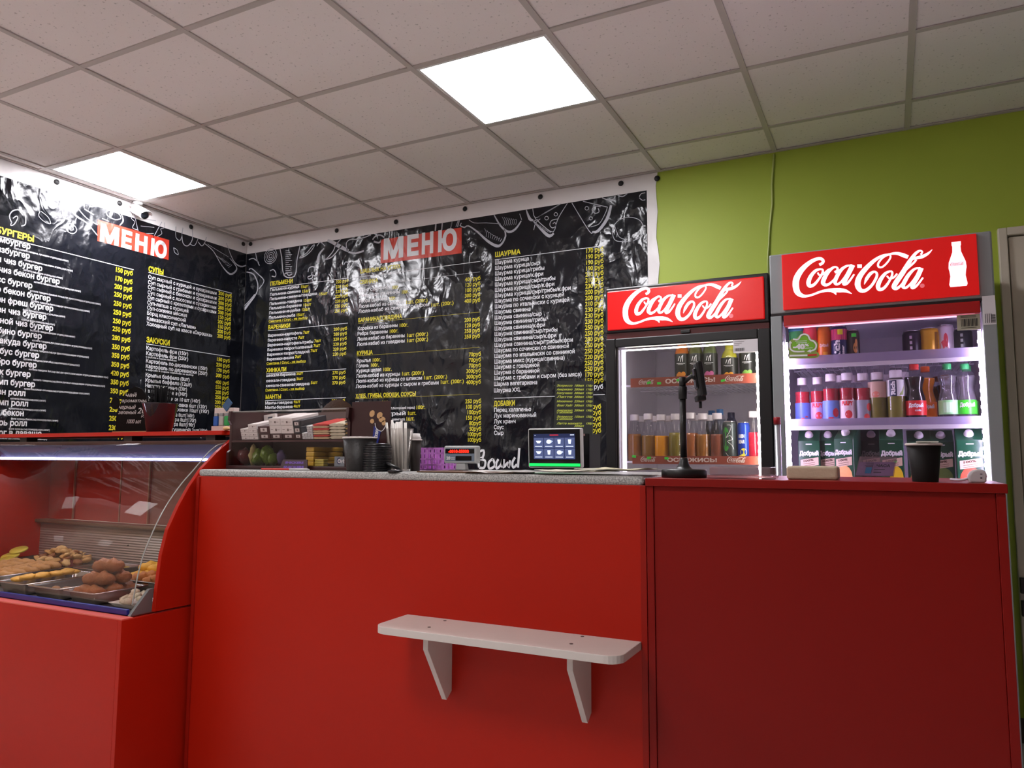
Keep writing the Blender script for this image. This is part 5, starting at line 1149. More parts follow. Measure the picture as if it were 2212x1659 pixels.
# flat bars in wrappers, stacked
def bar(l, r, tp, bt, m, lab, grp, z, dep=.13, edge=None):
    yf = RYF+.036; p = hy(*cq(l, tp), yf); q = hy(*cq(r, bt), yf); w = q.x-p.x-.0006; h = p.z-q.z-.0006
    mb = MB(); n = 10
    prof = []
    for k in range(n+1): prof.append((-w/2+w*k/n, 0 if 0 < k < n else h*.25))
    for k in range(n+1): prof.append((w/2-w*k/n, (h*(.9+.1*math.sin(k*1.9+l))) if 0 < k < n else h*.55))
    mb.prism(prof, lambda a, b: (a, 0, b), lambda a, b: (a, dep, b))
    o = mb.build('chocolate_bar', m, None, bevel=.0006, seg=1)
    solo(o, lab, 'candy', ((p.x+q.x)/2, yf-(z-zsh)*TAN, z), grp, (TLT, 0, 0)); return z+(h+.0006)*math.cos(TLT)
redw = M('wrap_red', (196, 60, 56), .35); creamw = M('wrap_cream', (206, 178, 140), .4); palew = M('wrap_pale', (206, 196, 170), .4); goldw = M('wrap_gold', (170, 140, 84), .3, .3); darkw = M('wrap_dark', (64, 62, 66), .3, .2)
z = zsh
for k, m in enumerate((creamw, redw, creamw, creamw, redw, creamw, redw)): z = bar(1366, 1613, 345+k*29.5, 345+(k+1)*29.5, m, '%s bar from the bottom in the red and cream stack of the candy rack' % ORD[k].capitalize(), 'red and cream bars', z)
z = zsh
for k in range(5): z = bar(1616, 1850, 330+k*44, 330+(k+1)*44, palew, '%s bar from the bottom in the pale cream stack of the candy rack' % ORD[k].capitalize(), 'pale cream bars', z)
z = zsh
for k in range(9): z = bar(1853, 2040, 255+k*31, 255+(k+1)*31, (goldw, darkw)[k % 2], '%s bar from the bottom in the gold and dark stack by the nut card' % ORD[k].capitalize(), 'gold and dark bars', z)
# leaning white box with a picture
p = hy(*cq(240, 270), RYF+.05); q = hy(*cq(300, 555), RYF+.05)
t = local('product_box', 'tall white box leaning at the rack\'s showcase end, with a grey device picture', 'box', (RX0+.032, RYF+.165, zsh+.135*TAN), None, tilt=(0, -.10, -.05))
MB().box(-.012, .05, 0, .012, 0.003, .072).build('carton_sleeve', BOX['white'], t, bevel=.001)
MB().box(.012, .036, -.0006, -.0001, .040, .062).build('picture_print', M('device_grey', (70, 76, 88), .4), t)
# lower shelf
zl_ = zr0+.0125; bagm = M('bag_red', (92, 30, 34), .25, bump=.6, bscale=30); leafm = M('bag_green', (104, 128, 44), .3, bump=.4); yelm = M('bar_yellow', (216, 176, 70), .35)
def bag(lab, px, py, e, m, rot=(0, 0, 0), cat='candy', jit=.18, name='candy_bag', grp=None, Y=RYF+.07):
    x_ = hy(px, py, Y).x
    return solo(MB().blob((0, 0, e[2]), e, 12, 8, rot, jit).build(name, m), lab, cat, (x_, Y, zl_), grp)
bag('dark red foil candy bag at the showcase end of the rack\'s lower shelf', 530, 990, (.022, .04, .032), bagm)
bag('pale cream wrapped roll beside the green candy bag on the lower shelf', 547, 980, (.010, .02, .038), M('roll_cream', (196, 178, 120), .4))
for k, (px, e) in enumerate(((558, (.016, .03, .030)), (578, (.018, .03, .036)), (591, (.010, .025, .022)))): bag('%s green leafy-looking candy bag on the rack\'s lower shelf' % ('Dark-tipped', 'Tallest', 'Small')[k], px, 985, e, leafm, grp='green candy bags')
bag('lilac candy bag behind the maroon price card on the lower shelf', 607, 992, (.014, .02, .028), M('bag_lilac', (120, 106, 150), .35), Y=RYF+.10)
z = zl_
for k in range(4):
    o = MB().box(-.018, .018, 0, .16, 0, .0165).build('chocolate_bar', yelm, None, bevel=.003); solo(o, '%s yellow bar from the bottom of the stack on the rack\'s lower shelf' % ORD[k].capitalize(), 'candy', (atz(668, RYF+.04, z)+.001*k, RYF+.04, z), 'yellow bars'); z += .0168
for k in range(3):
    o = MB().box(-.02, .02, -.012, .012, 0, .008).build('chewing_gum', M('gum_yellow', (196, 180, 84), .4), None, bevel=.002); solo(o, '%s small yellow gum pack lying before the yellow bars' % ORD[k].capitalize(), 'candy', (atz(698, RYF+.045, zl_), RYF+.035, zl_+k*.0083), 'yellow gum packs')
x_ = atz(738, RYF+.03, zl_+.02)
t = local('gum_box', 'grey-blue gum box with round logo on the rack\'s lower shelf', 'box', (x_, RYF+.03, zl_))
MB().box(-.032, .032, 0, .12, 0, .034).build('carton_sleeve', M('gum_grey', (138, 148, 156), .4), t, bevel=.001)
mb = MB(); f = lambda u, v: (u, -.0005, v); text(mb, 'Orbit', -.018, .012, .013, .046, f, .04, maxw=None); mb.build('lettering', wht, t, fix=False)
mb = MB(); ribbon(mb, [(-.010+.009*math.cos(a), .019+.010*math.sin(a)) for a in [1.2+k*.5 for k in range(9)]], .0035, f, 2); mb.build('ring_print', M('ring_navy', (30, 44, 96), .4), t, fix=False)
for k in range(8):
    px = 640+k*18
    o = MB().box(-.008, .008, 0, .15, 0, .010).build('chocolate_bar', M('bar_mix_%d' % (k % 4), ((92, 84, 74), (120, 96, 60), (84, 62, 60), (140, 126, 90))[k % 4], .3), None, bevel=.003)
    solo(o, '%s dull wrapped bar in the leaning row at the rear of the lower shelf' % ORD[k].capitalize(), 'candy', (atz(px, RYF+.12, zl_+.05), RYF+.065, zl_+.012+.004*(k % 2)+.04), 'dull bars at the rear', (-.05, 0, 0)) if False else solo(o, '%s dull wrapped bar of the row at the rear of the lower shelf' % ORD[k].capitalize(), 'candy', (atz(px, RYF+.12, zl_+.02), RYF+.062, zl_), 'dull bars at the rear')
# maroon price card
xa, xb = atz(606, RYF-.012, ZC+.03), atz(668, RYF-.012, ZC+.03)
t = local('price_card', 'small maroon folded card with violet lettering before the candy rack', 'card', ((xa+xb)/2, RYF-.02, ZC))
w = xb-xa
MB().prism([(-w/2, 0), (w/2, 0), (w*.42, .036), (-w*.42, .036)], lambda a, b: (a, b*.25, b), lambda a, b: (a, b*.25+.003, b)).build('card_sheet', M('card_maroon', (54, 22, 40), .35), t)
mb = MB(); f = lambda u, v: (u, v*.25-.0006, v); text(mb, 'SNICKERS', -w*.32, .022, .007, w*.64, f, .06, maxw=None); text(mb, 'SNICKERS', -w*.34, .006, .008, w*.7, f, .06, maxw=None); mb.build('lettering', M('card_violet', (120, 84, 190), .4), t, fix=False)
solo(MB().box(-.066, .066, -.02, .02, 0, .006).build('red_booklet', M('booklet_red', (200, 40, 30), .4), bevel=.002), 'flat red booklet lying on the worktop before the candy rack', 'booklet', (atz(600, .14, ZC), .150, ZC), None, (0, 0, .05))
solo(MB().tube([(-.04, 0, 0), (.03, 0, 0), (.04, 0, 0)], [.0035, .0035, .001], 8).build('ballpoint_pen', M('pen_white', (214, 210, 208), .3)), 'white pen lying beside the red booklet on the worktop', 'pen', (atz(648, .14, ZC), .138, ZC+.0036), None, (0, 0, .1))

# ---- cups, lids and straws
cupb = M('cup_black', (30, 28, 28), .5, bump=.15, bscale=90); lidm = M('lid_black', (20, 20, 24), .3)
def cup(lab, px, Y, ytop, r0, r1, m, rim=None, base=None, name='paper_cup', grp=None, stick=False):
    z0 = base or ZC; zt_ = hy(px, ytop, Y).z; h = zt_-z0
    t = local(name, lab, 'cup', (atz(px, Y, z0+h/2), Y, z0), grp)
    MB().lathe([(r0, .0005), (r1, h-.004), (r1-.0025, h-.004), (r0-.002, .006), (0, .006)], n=26, cap=False).build('cup_wall', m, t)
    MB().lathe([(r0-.001, .0002), (0, .0004)], n=26, cap=False).build('cup_base', m, t)
    mb = MB(); R = r1+.001
    mb.add([], []); n = 26
    for k in range(n): pass
    mb.lathe([(R-.002, h-.006), (R+.0015, h-.005), (R+.0015, h-.0015), (R-.002, h), (R-.003, h-.003)], n=n, cap=False).build('cup_rim', rim or M('rim_white', (222, 212, 208), .5), t)
    return t, h
def wpx(n, px, Y): return hy(px+n/2, 960, Y).x-hy(px-n/2, 960, Y).x
cup('large black paper cup with white rim standing before the candy rack', 777, .155, 944, wpx(43, 777, .155)/2, wpx(58, 777, .155)/2, cupb)
YQ = .155; xq = atz(815, YQ, ZC+.04); rq = wpx(50, 815, YQ)/2
zt_ = hy(815, 957, YQ).z; nl = 15; st = (zt_-.010-ZC)/nl
for k in range(nl):
    o = MB().lathe([(rq*.80, 0), (rq, .0005), (rq, .0045), (rq*.93, st*.97 if st > .0046 else .0046), (rq*.86, st*.97)], n=22, cap=True).build('cup_lid', lidm)
    solo(o, ('top' if k == nl-1 else ORD[k] if k < 14 else 'upper')+' black cup lid from the bottom of the lid stack' if k < nl-1 else 'topmost black cup lid on the lid stack beside the paper cup', 'lid', (xq, YQ, ZC+k*st), 'stacked black lids')
o = MB().lathe([(rq*.9, 0), (rq*.86, .006), (rq*.80, .009), (0, .0095)], n=22).build('sip_lid', lidm); solo(o, 'raised sip lid turned over on top of the lid stack', 'lid', (xq, YQ, ZC+nl*st))
# clear cup with wrapped straws
cupc = clear('cup_clear', (244, 242, 240), .12, .03, .06, (220, 215, 210))
def tall_cup(lab, px, Y, ytop, wtop, wbot, m, base, grp=None, name='plastic_cup'):
    h = hy(px, ytop, Y).z-base; r1 = wpx(wtop, px, Y)/2; r0 = wpx(wbot, px, Y)/2
    t = local(name, lab, 'cup', (atz(px, Y, base+h/2), Y, base), grp)
    MB().lathe([(0, .001), (r0, .001), (r1, h-.003), (r1+.002, h-.002), (r1+.002, h), (r1-.001, h), (r0-.0015, .004), (0, .004)], n=24, cap=False).build('cup_wall', m, t); return t, h, r0, r1
T1, h1_, ra, rb = tall_cup('clear plastic cup holding white paper-wrapped straws', 862, .24, 926, 50, 36, cupc, ZC)
c = T1.location; pw = M('straw_paper', (226, 222, 216), .6); rnd = random.Random(3)
zst = hy(853, 911, .24).z-ZC
for k in range(13):
    a = 2*math.pi*k/13; rr_ = ra*(.35 if k % 2 else .75); x0_, y0_ = rr_*math.cos(a), rr_*math.sin(a)
    sl_ = .10+.05*math.cos(a)
    o = MB().tube([(x0_, y0_, .006), (x0_-.012+.35*x0_, y0_*1.25, zst+rnd.uniform(-.006, .004))], .0038, 6).build('wrapped_straw', pw)
    solo(o, 'white paper-wrapped straw standing in the clear cup beside the lid stack', 'straw', c, 'wrapped straws in the clear cup')
t, h = cup('dark paper cup with white lid behind the straw cup, next to the purple basket', 897, .30, 948, wpx(17, 897, .3)/2, wpx(22, 897, .3)/2, M('cup_charcoal', (44, 38, 38), .5))
MB().lathe([(.019, h), (.019, h+.006), (.016, h+.009), (.015, h+.017), (.012, h+.018), (0, h+.017)], n=20).build('cup_lid', M('lid_white', (232, 228, 226), .4), t)
o = MB().lathe([(.026, 0), (.029, .003), (.027, .007), (.02, .009), (0, .0095)], n=20).build('cup_lid', lidm); solo(o, 'single black cup lid leaning against the straw cup on the worktop', 'lid', (atz(852, .165, ZC+.01), .160, ZC+.012), None, (-.25, .35, 0))
o = MB().lathe([(.022, 0), (.024, .003), (.022, .006), (0, .007)], n=20).build('cup_lid', lidm); solo(o, 'flat black cup lid lying on the worktop by the lid stack', 'lid', (atz(858, .12, ZC), .108, ZC+.0005))
# purple basket
bm_ = M('basket_purple', (206, 132, 214), .4); yb_ = .42
x0_, x1_ = atz(902, yb_, ZC+.02), atz(957, yb_, ZC+.02); zt_ = hy(930, 967, yb_).z; w = x1_-x0_; hB = zt_-ZC
t = local('plastic_basket', 'small purple plastic basket with square holes between dark cup and scale', 'basket', ((x0_+x1_)/2, yb_, ZC))
def lattice(nm, fn, wid, hgt, cols, rows):
    mb = MB(); cw = wid/cols; rh = hgt/rows
    for i in range(cols+1):
        a = i*cw
        ww = .0042 if 0 < i < cols else .006
        mb.add([fn(max(0, a-ww), 0), fn(min(wid, a+ww), 0), fn(min(wid, a+ww), hgt), fn(max(0, a-ww), hgt)], [(0, 1, 2, 3)])
    for j in range(rows+1):
        b = j*rh; hh = .003 if 0 < j < rows else .006
        mb.add([fn(0, max(0, b-hh)), fn(wid, max(0, b-hh)), fn(wid, min(hgt, b+hh)), fn(0, min(hgt, b+hh))], [(0, 1, 2, 3)])
    o = mb.build(nm, bm_, t); s_ = o.modifiers.new('thickness', 'SOLIDIFY'); s_.thickness = .0025; return o
tp_ = .08
lattice('front_wall', lambda u, v: (-w*.44+u*(1+tp_*v/hB*1.4)-.004*v/hB, -.004*v/hB, v), w*.88, hB, 5, 4)
lattice('back_wall', lambda u, v: (-w*.44+u, .10, v), w*.88, hB, 5, 4)
lattice('side_wall', lambda u, v: (-w*.45-.004*v/hB, .002+u, v), .096, hB, 4, 4)
lattice('side_wall', lambda u, v: (w*.45+.004*v/hB, .002+u, v), .096, hB, 4, 4)
MB().box(-w*.43, w*.43, .004, .096, .0, .003).build('basket_floor', bm_, t)
MB().box(-w*.5, w*.5, -.006, -.001, hB-.004, hB).build('basket_rim', bm_, t)
# kitchen scale display on its stalk
ysc = .36; xa, xb = atz(958, ysc, 1.18), atz(1029, ysc, 1.18); za, zb = hy(994, 1001, ysc).z, hy(994, 963, ysc).z; w = xb-xa; h = zb-za
t = local('weighing_scale', 'grey scale display with red digits on a short stalk on the worktop', 'scale', ((xa+xb)/2, ysc, ZC))
gsc = M('scale_grey', (186, 188, 188), .4); z0 = za-ZC
MB().box(-w/2, w/2, 0, .03, z0, z0+h).build('display_housing', gsc, t, bevel=.006, seg=3)
MB().box(-w*.44, w*.44, -.0008, -.0002, z0+h*.12, z0+h*.86).build('display_panel', M('panel_steelblue', (120, 134, 150), .35), t)
MB().box(-w*.44, w*.44, -.0016, -.0009, z0+h*.56, z0+h*.82).build('digit_window', M('window_black', (16, 12, 12), .2), t)
MB().box(-w*.12, w*.36, -.0016, -.0009, z0+h*.16, z0+h*.42).build('lower_window', MATS['window_black'], t)
mb = MB(); f = lambda u, v: (u, -.0022, v); text(mb, '-0010-05000', -w*.34, z0+h*.60, h*.17, w*.62, f, .05, maxw=None); mb.build('digits', M('digits_red', (255, 40, 20), .4, emit=3., ecol=(255, 30, 14)), t, fix=False)
mb = MB(); text(mb, '20', -w*.40, z0+h*.22, h*.17, w*.12, f, .05); rect(mb, -w*.26, -w*.14, z0+h*.30, z0+h*.33, f); rect(mb, -w*.26, -w*.14, z0+h*.22, z0+h*.25, f); mb.build('panel_print', wht, t, fix=False)
MB().prism([(-w*.16, .0036), (w*.16, .0036), (w*.13, z0-.0005), (-w*.13, z0-.0005)], lambda a, b: (a, .004, b), lambda a, b: (a, .026, b)).build('stalk', gsc, t, bevel=.002)
MB().box(-w*.3, w*.3, -.01, .06, 0.0, .0035).build('scale_foot', M('foot_dark', (40, 36, 36), .5), t, bevel=.001)
q = hy(960, 966, .47)
solo(MB().tube([(-.03, 0, -.035), (-.022, 0, -.008), (-.004, 0, 0), (.014, 0, -.006), (.022, 0, -.03)], .006, 8).build('looped_cord', M('handle_red', (170, 32, 26), .4)), 'red looped cord sticking up behind the purple basket and scale', 'cord', (q.x-.004, .545, ZC+.036))
# brown folder and papers along the worktop
x0_, x1_ = atz(880, .10, ZC), atz(1085, .10, ZC)
solo(MB().box(0, x1_-x0_, 0, .15, 0, .004).build('cardboard_folder', M('folder_brown', (96, 66, 44), .6), bevel=.001), 'brown cardboard folder lying along the front of the worktop', 'folder', (x0_+.03, .105, ZC+.0004))
rnd = random.Random(5)
papers = [(1085, .095, .20, .15, .06, 'crumpled white paper sheet beside the brown folder', (206, 200, 194)), (1170, .105, .22, .16, -.03, 'printed newspaper sheet under the coffee screen', (150, 146, 142)), (1250, .092, .22, .17, .04, 'cream paper sheet overhanging the worktop edge beside the screen', (200, 192, 172)), (1330, .10, .20, .17, -.02, 'colour-printed leaflet near the phone stand', (170, 168, 148)), (1355, .098, .14, .12, .07, 'yellowish paper sheet on top of the leaflets', (206, 200, 168))]
for k, (px, Y, w, d, rz, lab, c) in enumerate(papers):
    mb = MB(); n = 8; m_ = 4; vv = []
    for j in range(m_+1):
        for i in range(n+1): vv.append((w*i/n-w/2, d*j/m_, .0016*math.sin(i*1.3+k)*math.cos(j*1.1)+.003*(abs(i-n/2)/(n/2))**3+.002))
    mb.add(vv, [(j*(n+1)+i, j*(n+1)+i+1, (j+1)*(n+1)+i+1, (j+1)*(n+1)+i) for j in range(m_) for i in range(n)], True)
    pm = M('paper_%d' % k, c, .6, var=.35 if k in (1, 3) else .06, scale=35)
    o = mb.build('paper_sheet', pm); s_ = o.modifiers.new('thickness', 'SOLIDIFY'); s_.thickness = .0008
    solo(o, lab, 'paper', (atz(px, Y+.05, ZC), Y, ZC+.0012+k*.0034), 'papers on the worktop', (0, 0, rz))
# ---- coffee machine: touch screen, dark column behind, menu sheet
yt = .40; xa, xb = atz(1141, yt, 1.2), atz(1257, yt, 1.2); zb_, zt_ = hy(1200, 1011, yt).z, hy(1200, 925, yt).z; w = xb-xa; h = zt_-zb_
t = local('touch_screen', 'touch screen with white frame, coffee icons and green light bar on the worktop', 'screen', ((xa+xb)/2, yt, zb_), None, tilt=(.04, 0, 0))
MB().box(-w/2, w/2, .0, .022, 0, h).build('screen_frame', M('frame_white', (212, 212, 210), .35), t, bevel=.006, seg=3)
MB().box(-w*.475, w*.475, -.0008, -.0001, h*.03, h*.97).build('black_bezel', M('bezel_black', (10, 10, 12), .12), t)
scrm = M('screen_blue', (30, 36, 60), .15, emit=.9, ecol=(34, 42, 78)); tilem = M('icon_tile', (70, 80, 115), .2, emit=.9, ecol=(74, 84, 124)); icm = M('icon_white', (225, 235, 250), .3, emit=1., ecol=(215, 228, 250))
sw, s0_, s1_ = w*.385, h*.22, h*.86
d_ = MB().box(-sw, sw, -.0014, -.0009, s0_, s1_).build('display', scrm, t)
mbt = MB(); mbi = MB(); f = lambda u, v: (u, -.0018, v); f2_ = lambda u, v: (u, -.0024, v)
cw = 2*sw/4; ch = (s1_-s0_)*.84/2
for i in range(4):
    for j in range(2):
        a = -sw+i*cw+.001; b = s0_+.002+j*ch
        rect(mbt, a, a+cw-.002, b, b+ch-.002, f, 1)
        cx_, cz_ = a+cw*.48, b+ch*.58
        if (i, j) in ((1, 1), (2, 0)): disc(mbi, cx_, cz_, cw*.24, ch*.2, f2_); ribbon(mbi, [(cx_+cw*.2, cz_+ch*.1), (cx_+cw*.36, cz_+ch*.05), (cx_+cw*.2, cz_-ch*.08)], .0012, f2_, 3)
        elif i == 0: mbi.add([f2_(cx_-cw*.28, cz_+ch*.1), f2_(cx_-cw*.12, cz_-ch*.14), f2_(cx_+cw*.12, cz_-ch*.14), f2_(cx_+cw*.28, cz_+ch*.1)], [(0, 1, 2, 3)])
        else: mbi.add([f2_(cx_-cw*.16, cz_+ch*.2), f2_(cx_-cw*.11, cz_-ch*.2), f2_(cx_+cw*.11, cz_-ch*.2), f2_(cx_+cw*.16, cz_+ch*.2)], [(0, 1, 2, 3)])
        rect(mbi, a+cw*.12, a+cw*.82, b+ch*.12, b+ch*.17, f2_, 1)
rect(mbi, sw*.78, sw*.97, s1_-.0035, s1_-.0025, f2_, 1); rect(mbi, sw*.78, sw*.97, s1_-.0055, s1_-.0045, f2_, 1); rect(mbi, -sw*.95, -sw*.88, s1_-.005, s1_-.004, f2_, 1)
mbt.build('icon_tiles', tilem, d_, fix=False); mbi.build('drink_icons', icm, d_, fix=False)['kind'] = 'stuff'
mb = MB(); rect(mb, -sw*.2, sw*.22, s1_-.0055, s1_-.0028, f2_, 1); mb.build('red_banner', M('banner_red_glow', (210, 40, 50), .3, emit=.6), d_, fix=False)
MB().box(-w*.47, w*.47, -.002, -.0009, h*.045, h*.115).build('green_light_bar', M('green_glow', (20, 210, 90), .3, emit=1.6, ecol=(10, 215, 80)), t)
MB().box(-w*.3, w*.3, .0225, .05, -(zb_-ZC)+.001, h*.5).build('screen_stand', fblack, t)
x0_, x1_ = atz(1236, .60, 1.2), atz(1291, .60, 1.2); ztc = hy(1270, 938, .6).z
t = local('coffee_machine', 'narrow black coffee machine column behind the touch screen', 'machine', ((x0_+x1_)/2, .55, ZC))
w = x1_-x0_
MB().box(-w/2, w/2, -.03, .08, 0, ztc-ZC).build('machine_body', M('machine_black', (16, 16, 18), .6, spec=.2), t, bevel=.004)
MB().box(-w*.3, w*.35, -.032, -.0305, ztc-ZC-.008, ztc-ZC-.001).build('trim_strip', M('trim_mauve', (150, 118, 116), .4), t)
fs = lambda u, v: (lambda p: (p.x, .530, p.z))(hy(960+u*.217, 690+v*.217, .530))
P = [fs(1112, 612), fs(1488, 612), fs(1482, 1150), fs(1094, 1130)]
t = thing('menu_sheet', 'dark sheet with yellow-green handwritten coffee prices above the touch screen', 'sign', (P[0][0], .53, P[3][2])); 
mb = MB(); mb.add([(a, .5235, c_) for a, b, c_ in P]+[(a, .5262, c_) for a, b, c_ in P], [(0, 1, 2, 3), (7, 6, 5, 4), (0, 4, 5, 1), (1, 5, 6, 2), (2, 6, 7, 3), (3, 7, 4, 0)])
mb.build('sheet_card', M('card_slate', (44, 50, 48), .55), t)
mb = MB(); fw = lambda u, v: (lambda p: (p.x, .5229, p.z))(hy(960+u*.217, 690+v*.217, .5229))
for y, rows in ((668, ('Эспрессо', '100мл', '110р')), (706, ('Американо', '200мл', '110р')), (742, ('Капучино', '300мл', '150р')), (780, ('Латте', '300мл', '150р')), (825, ('Моккачино', '220мл', '150р')), (866, ('Флет Уайт', '300мл', '150р')), (915, ('Американо', '200мл', '150р')), (935, ('с молоком', '', '')), (978, ('Эспрессо', '150мл', '150р')), (1000, ('с молоком', '', '')), (1045, ('Латте макиато', '', '150р')), (1070, ('', '300мл', ''))):
    for tx, x0_, x1_ in zip(rows, (1116, 1290, 1405), (1280, 1390, 1475)):
        if tx:
            if tx == 'Латте макиато': x1_ = 1380
            text(mb, tx, x0_, 0, 21, (x1_-x0_)*.95, lambda u, v: fw(u, y-v), .03, shear=.4, maxw=None)
mb.build('handwriting', M('chalk_lime', (220, 236, 96), .5), t, fix=False)['kind'] = 'stuff'
# ---- phone stand on the cabinet
ys = .18; zc2 = CBT; bx_ = atz(1478, ys, zc2); rb_ = wpx(96, 1478, ys)/2
stk = M('stand_black', (22, 22, 24), .4)
t = local('phone_stand', 'black phone stand with round base and tilted holder on the red cabinet', 'stand', (bx_, ys, zc2))
MB().lathe([(rb_*.97, 0), (rb_, .003), (rb_, .018), (rb_*.95, .022), (rb_*.42, .0225), (rb_*.28, .030), (rb_*.19, .042), (rb_*.16, .052)], n=32).build('base', stk, t)
zt_ = hy(1479, 815, ys).z-zc2; zc0 = hy(1479, 862, ys).z-zc2; zc1 = hy(1479, 835, ys).z-zc2
MB().cyl((0, 0, .0525), rb_*.145, zc0-.0526, 16).build('pole', stk, t)
MB().cyl((0, 0, zc0), rb_*.19, zc1-zc0, 16).build('clamp_collar', stk, t, bevel=.001)
MB().cyl((0, 0, zc1+.0001), rb_*.15, zt_-zc1, 16).build('upper_pole', stk, t)
hd = hy(1507, 822, ys); hz_ = hd.z-zc2; hxx = hd.x-bx_
MB().tube([(rb_*.1, 0, zt_-.012), (hxx*.6, 0, hz_+.012), (hxx*.95, 0, hz_+.004)], .006, 8).build('joint_arm', stk, t)
hh = hy(1507, 782, ys).z-hy(1507, 866, ys).z
MB().obox((hxx+.006, 0, hz_+.002), (.016, .075, hh*.90), (0, -.13, .35)).build('holder_plate', stk, t, bevel=.005)
MB().obox((hxx-.004, .004, hz_+.006), (.012, .045, hh*.55), (0, -.13, .35)).build('holder_back', M('stand_gloss', (16, 16, 18), .2), t, bevel=.004)
MB().obox((hxx+.006, 0, hz_-hh*.46), (.024, .05, .016), (0, -.13, .35)).build('lower_grip', stk, t, bevel=.003)
MB().cyl((hxx+.006, 0, hz_-hh*.46-.026), .004, .018, 10).build('grip_screw', stk, t)
# ---- clear container lid
xa, xb = atz(1530, .15, zc2), atz(1671, .15, zc2); w = xb-xa
t = local('plastic_container', 'clear shallow plastic container lying beside the phone stand', 'container', ((xa+xb)/2, .13, zc2))
ctm = clear('container_clear', (238, 226, 230), .2, .08, .16, (216, 196, 200))
mb = MB(); hq = hy(1600, 1009, .15).z-zc2
for z0, z1, g in ((.0006, .008, 0), (.009, hq, .006)):
    mb.box(-w/2+g, w/2-g, g, .12-g, z0, z1)
mb.build('container_shell', ctm, t, bevel=.003)
MB().box(-w/2, w/2, 0, .12, .0082, .0088).build('container_flange', ctm, t)
# ---- beige sponge box
xa, xb = atz(1699, .16, zc2), atz(1811, .16, zc2); hq = hy(1755, 1007, .16).z-zc2
solo(MB().box(-(xb-xa)/2, (xb-xa)/2, 0, .08, 0, hq).build('beige_sponge', M('sponge_beige', (206, 190, 164), .8, bump=.3, bscale=70), bevel=.007, seg=3), 'beige rounded sponge block on the red cabinet before the juice cartons', 'sponge', ((xa+xb)/2, .16, zc2))
# ---- acrylic sign with violet print
ya = .22; P = [hy(1846, 1029, ya), hy(1931, 1030, ya), hy(1938, 986, ya+.01), hy(1857, 986, ya+.01)]
t = thing('acrylic_sign', 'small clear acrylic stand with violet printed card on the red cabinet', 'sign', (P[0].x, ya, zc2))
mb = MB(); mb.add([(p.x, ya+(.0 if i < 2 else .016), max(p.z, zc2+.0005)) for i, p in enumerate(P)]+[(p.x, ya+.003+(.0 if i < 2 else .016), max(p.z, zc2+.0005)) for i, p in enumerate(P)], [(0, 1, 2, 3), (7, 6, 5, 4), (0, 4, 5, 1), (1, 5, 6, 2), (2, 6, 7, 3), (3, 7, 4, 0)])
mb.build('acrylic_sheet', clear('acrylic', (238, 226, 234), .15, .03, .15, (190, 160, 180)), t)
def fs(u, v, dy=-.0012):
    p = P[0].lerp(P[1], u); q = P[3].lerp(P[2], u); r_ = p.lerp(q, v); return (r_.x, ya+.016*v+dy, max(r_.z, zc2+.001))
mb = MB(); rect(mb, .02, .97, .04, .72, lambda u, v: fs(u, v), 3); mb.build('violet_card', M('card_violet_print', (112, 82, 122), .5, var=.5, scale=30), t, fix=False)
mb = MB(); rect(mb, .24, .40, .16, .46, lambda u, v: fs(u, v, -.0022), 1); mb.build('blue_logo_print', M('logo_blue', (40, 92, 140), .4), t, fix=False)
mb = MB()
for k in range(5): rect(mb, .2+.03*(k % 2), .42, .42+.06*k-.0, .44+.06*k, lambda u, v: fs(u, v, -.0018), 1) if k > 0 else None
text(mb, 'ЧАСА', .50, .48, .12, .36, lambda u, v: fs(u, v, -.0018), .04, maxw=None); rect(mb, .46, .74, .34, .37, lambda u, v: fs(u, v, -.0018), 1); rect(mb, .46, .66, .2, .23, lambda u, v: fs(u, v, -.0018), 1)
mb.build('card_lettering', M('ink_plum', (44, 30, 50), .5), t, fix=False)
# ---- black cup on the cabinet, with stir stick across
t, h = cup('black paper cup with pale rim on the red cabinet before the tall fridge', 1997, .155, 957, wpx(57, 1997, .155)/2, wpx(77, 1997, .155)/2, M('cup_dark', (20, 15, 15), .6, spec=.2), base=zc2)
solo(MB().box(-.022, .022, -.005, .005, 0, .003).build('sugar_sachet', M('sachet', (214, 214, 200), .5), bevel=.001), 'pale sugar sachet lying across the rim of the black cup', 'sachet', (t.location.x+.006, .155-.036, zc2+h+.0005))
# ---- white plug adapter
xq = atz(2112, .16, zc2)
t = local('plug_adapter', 'white plug adapter lying at the end of the red cabinet', 'adapter', (xq, .15, zc2)); wp = M('adapter_white', (214, 208, 212), .35)
w = wpx(42, 2112, .16); hq = hy(2112, 1013, .16).z-zc2
MB().prism([(-w*.45, 0), (w*.42, 0), (w*.5, hq*.5), (w*.44, hq*.86), (w*.1, hq), (-w*.3, hq*.86), (-w*.5, hq*.5)], lambda a, b: (a, 0, b), lambda a, b: (a, .035, b)).build('adapter_body', wp, t, bevel=.004)
MB().box(w*.12, w*.22, -.0006, -.0001, hq*.3, hq*.4).box(w*.12, w*.24, -.0006, -.0001, hq*.6, hq*.66).build('adapter_print', M('print_mauve', (90, 80, 90), .5), t)
MB().tube([(-w*.45, .015, hq*.3), (-w*.7, .02, .006), (-w*.9, .05, .004), (-w*1.2, .12, .004)], .0028, 8).build('adapter_cable', wp, t)
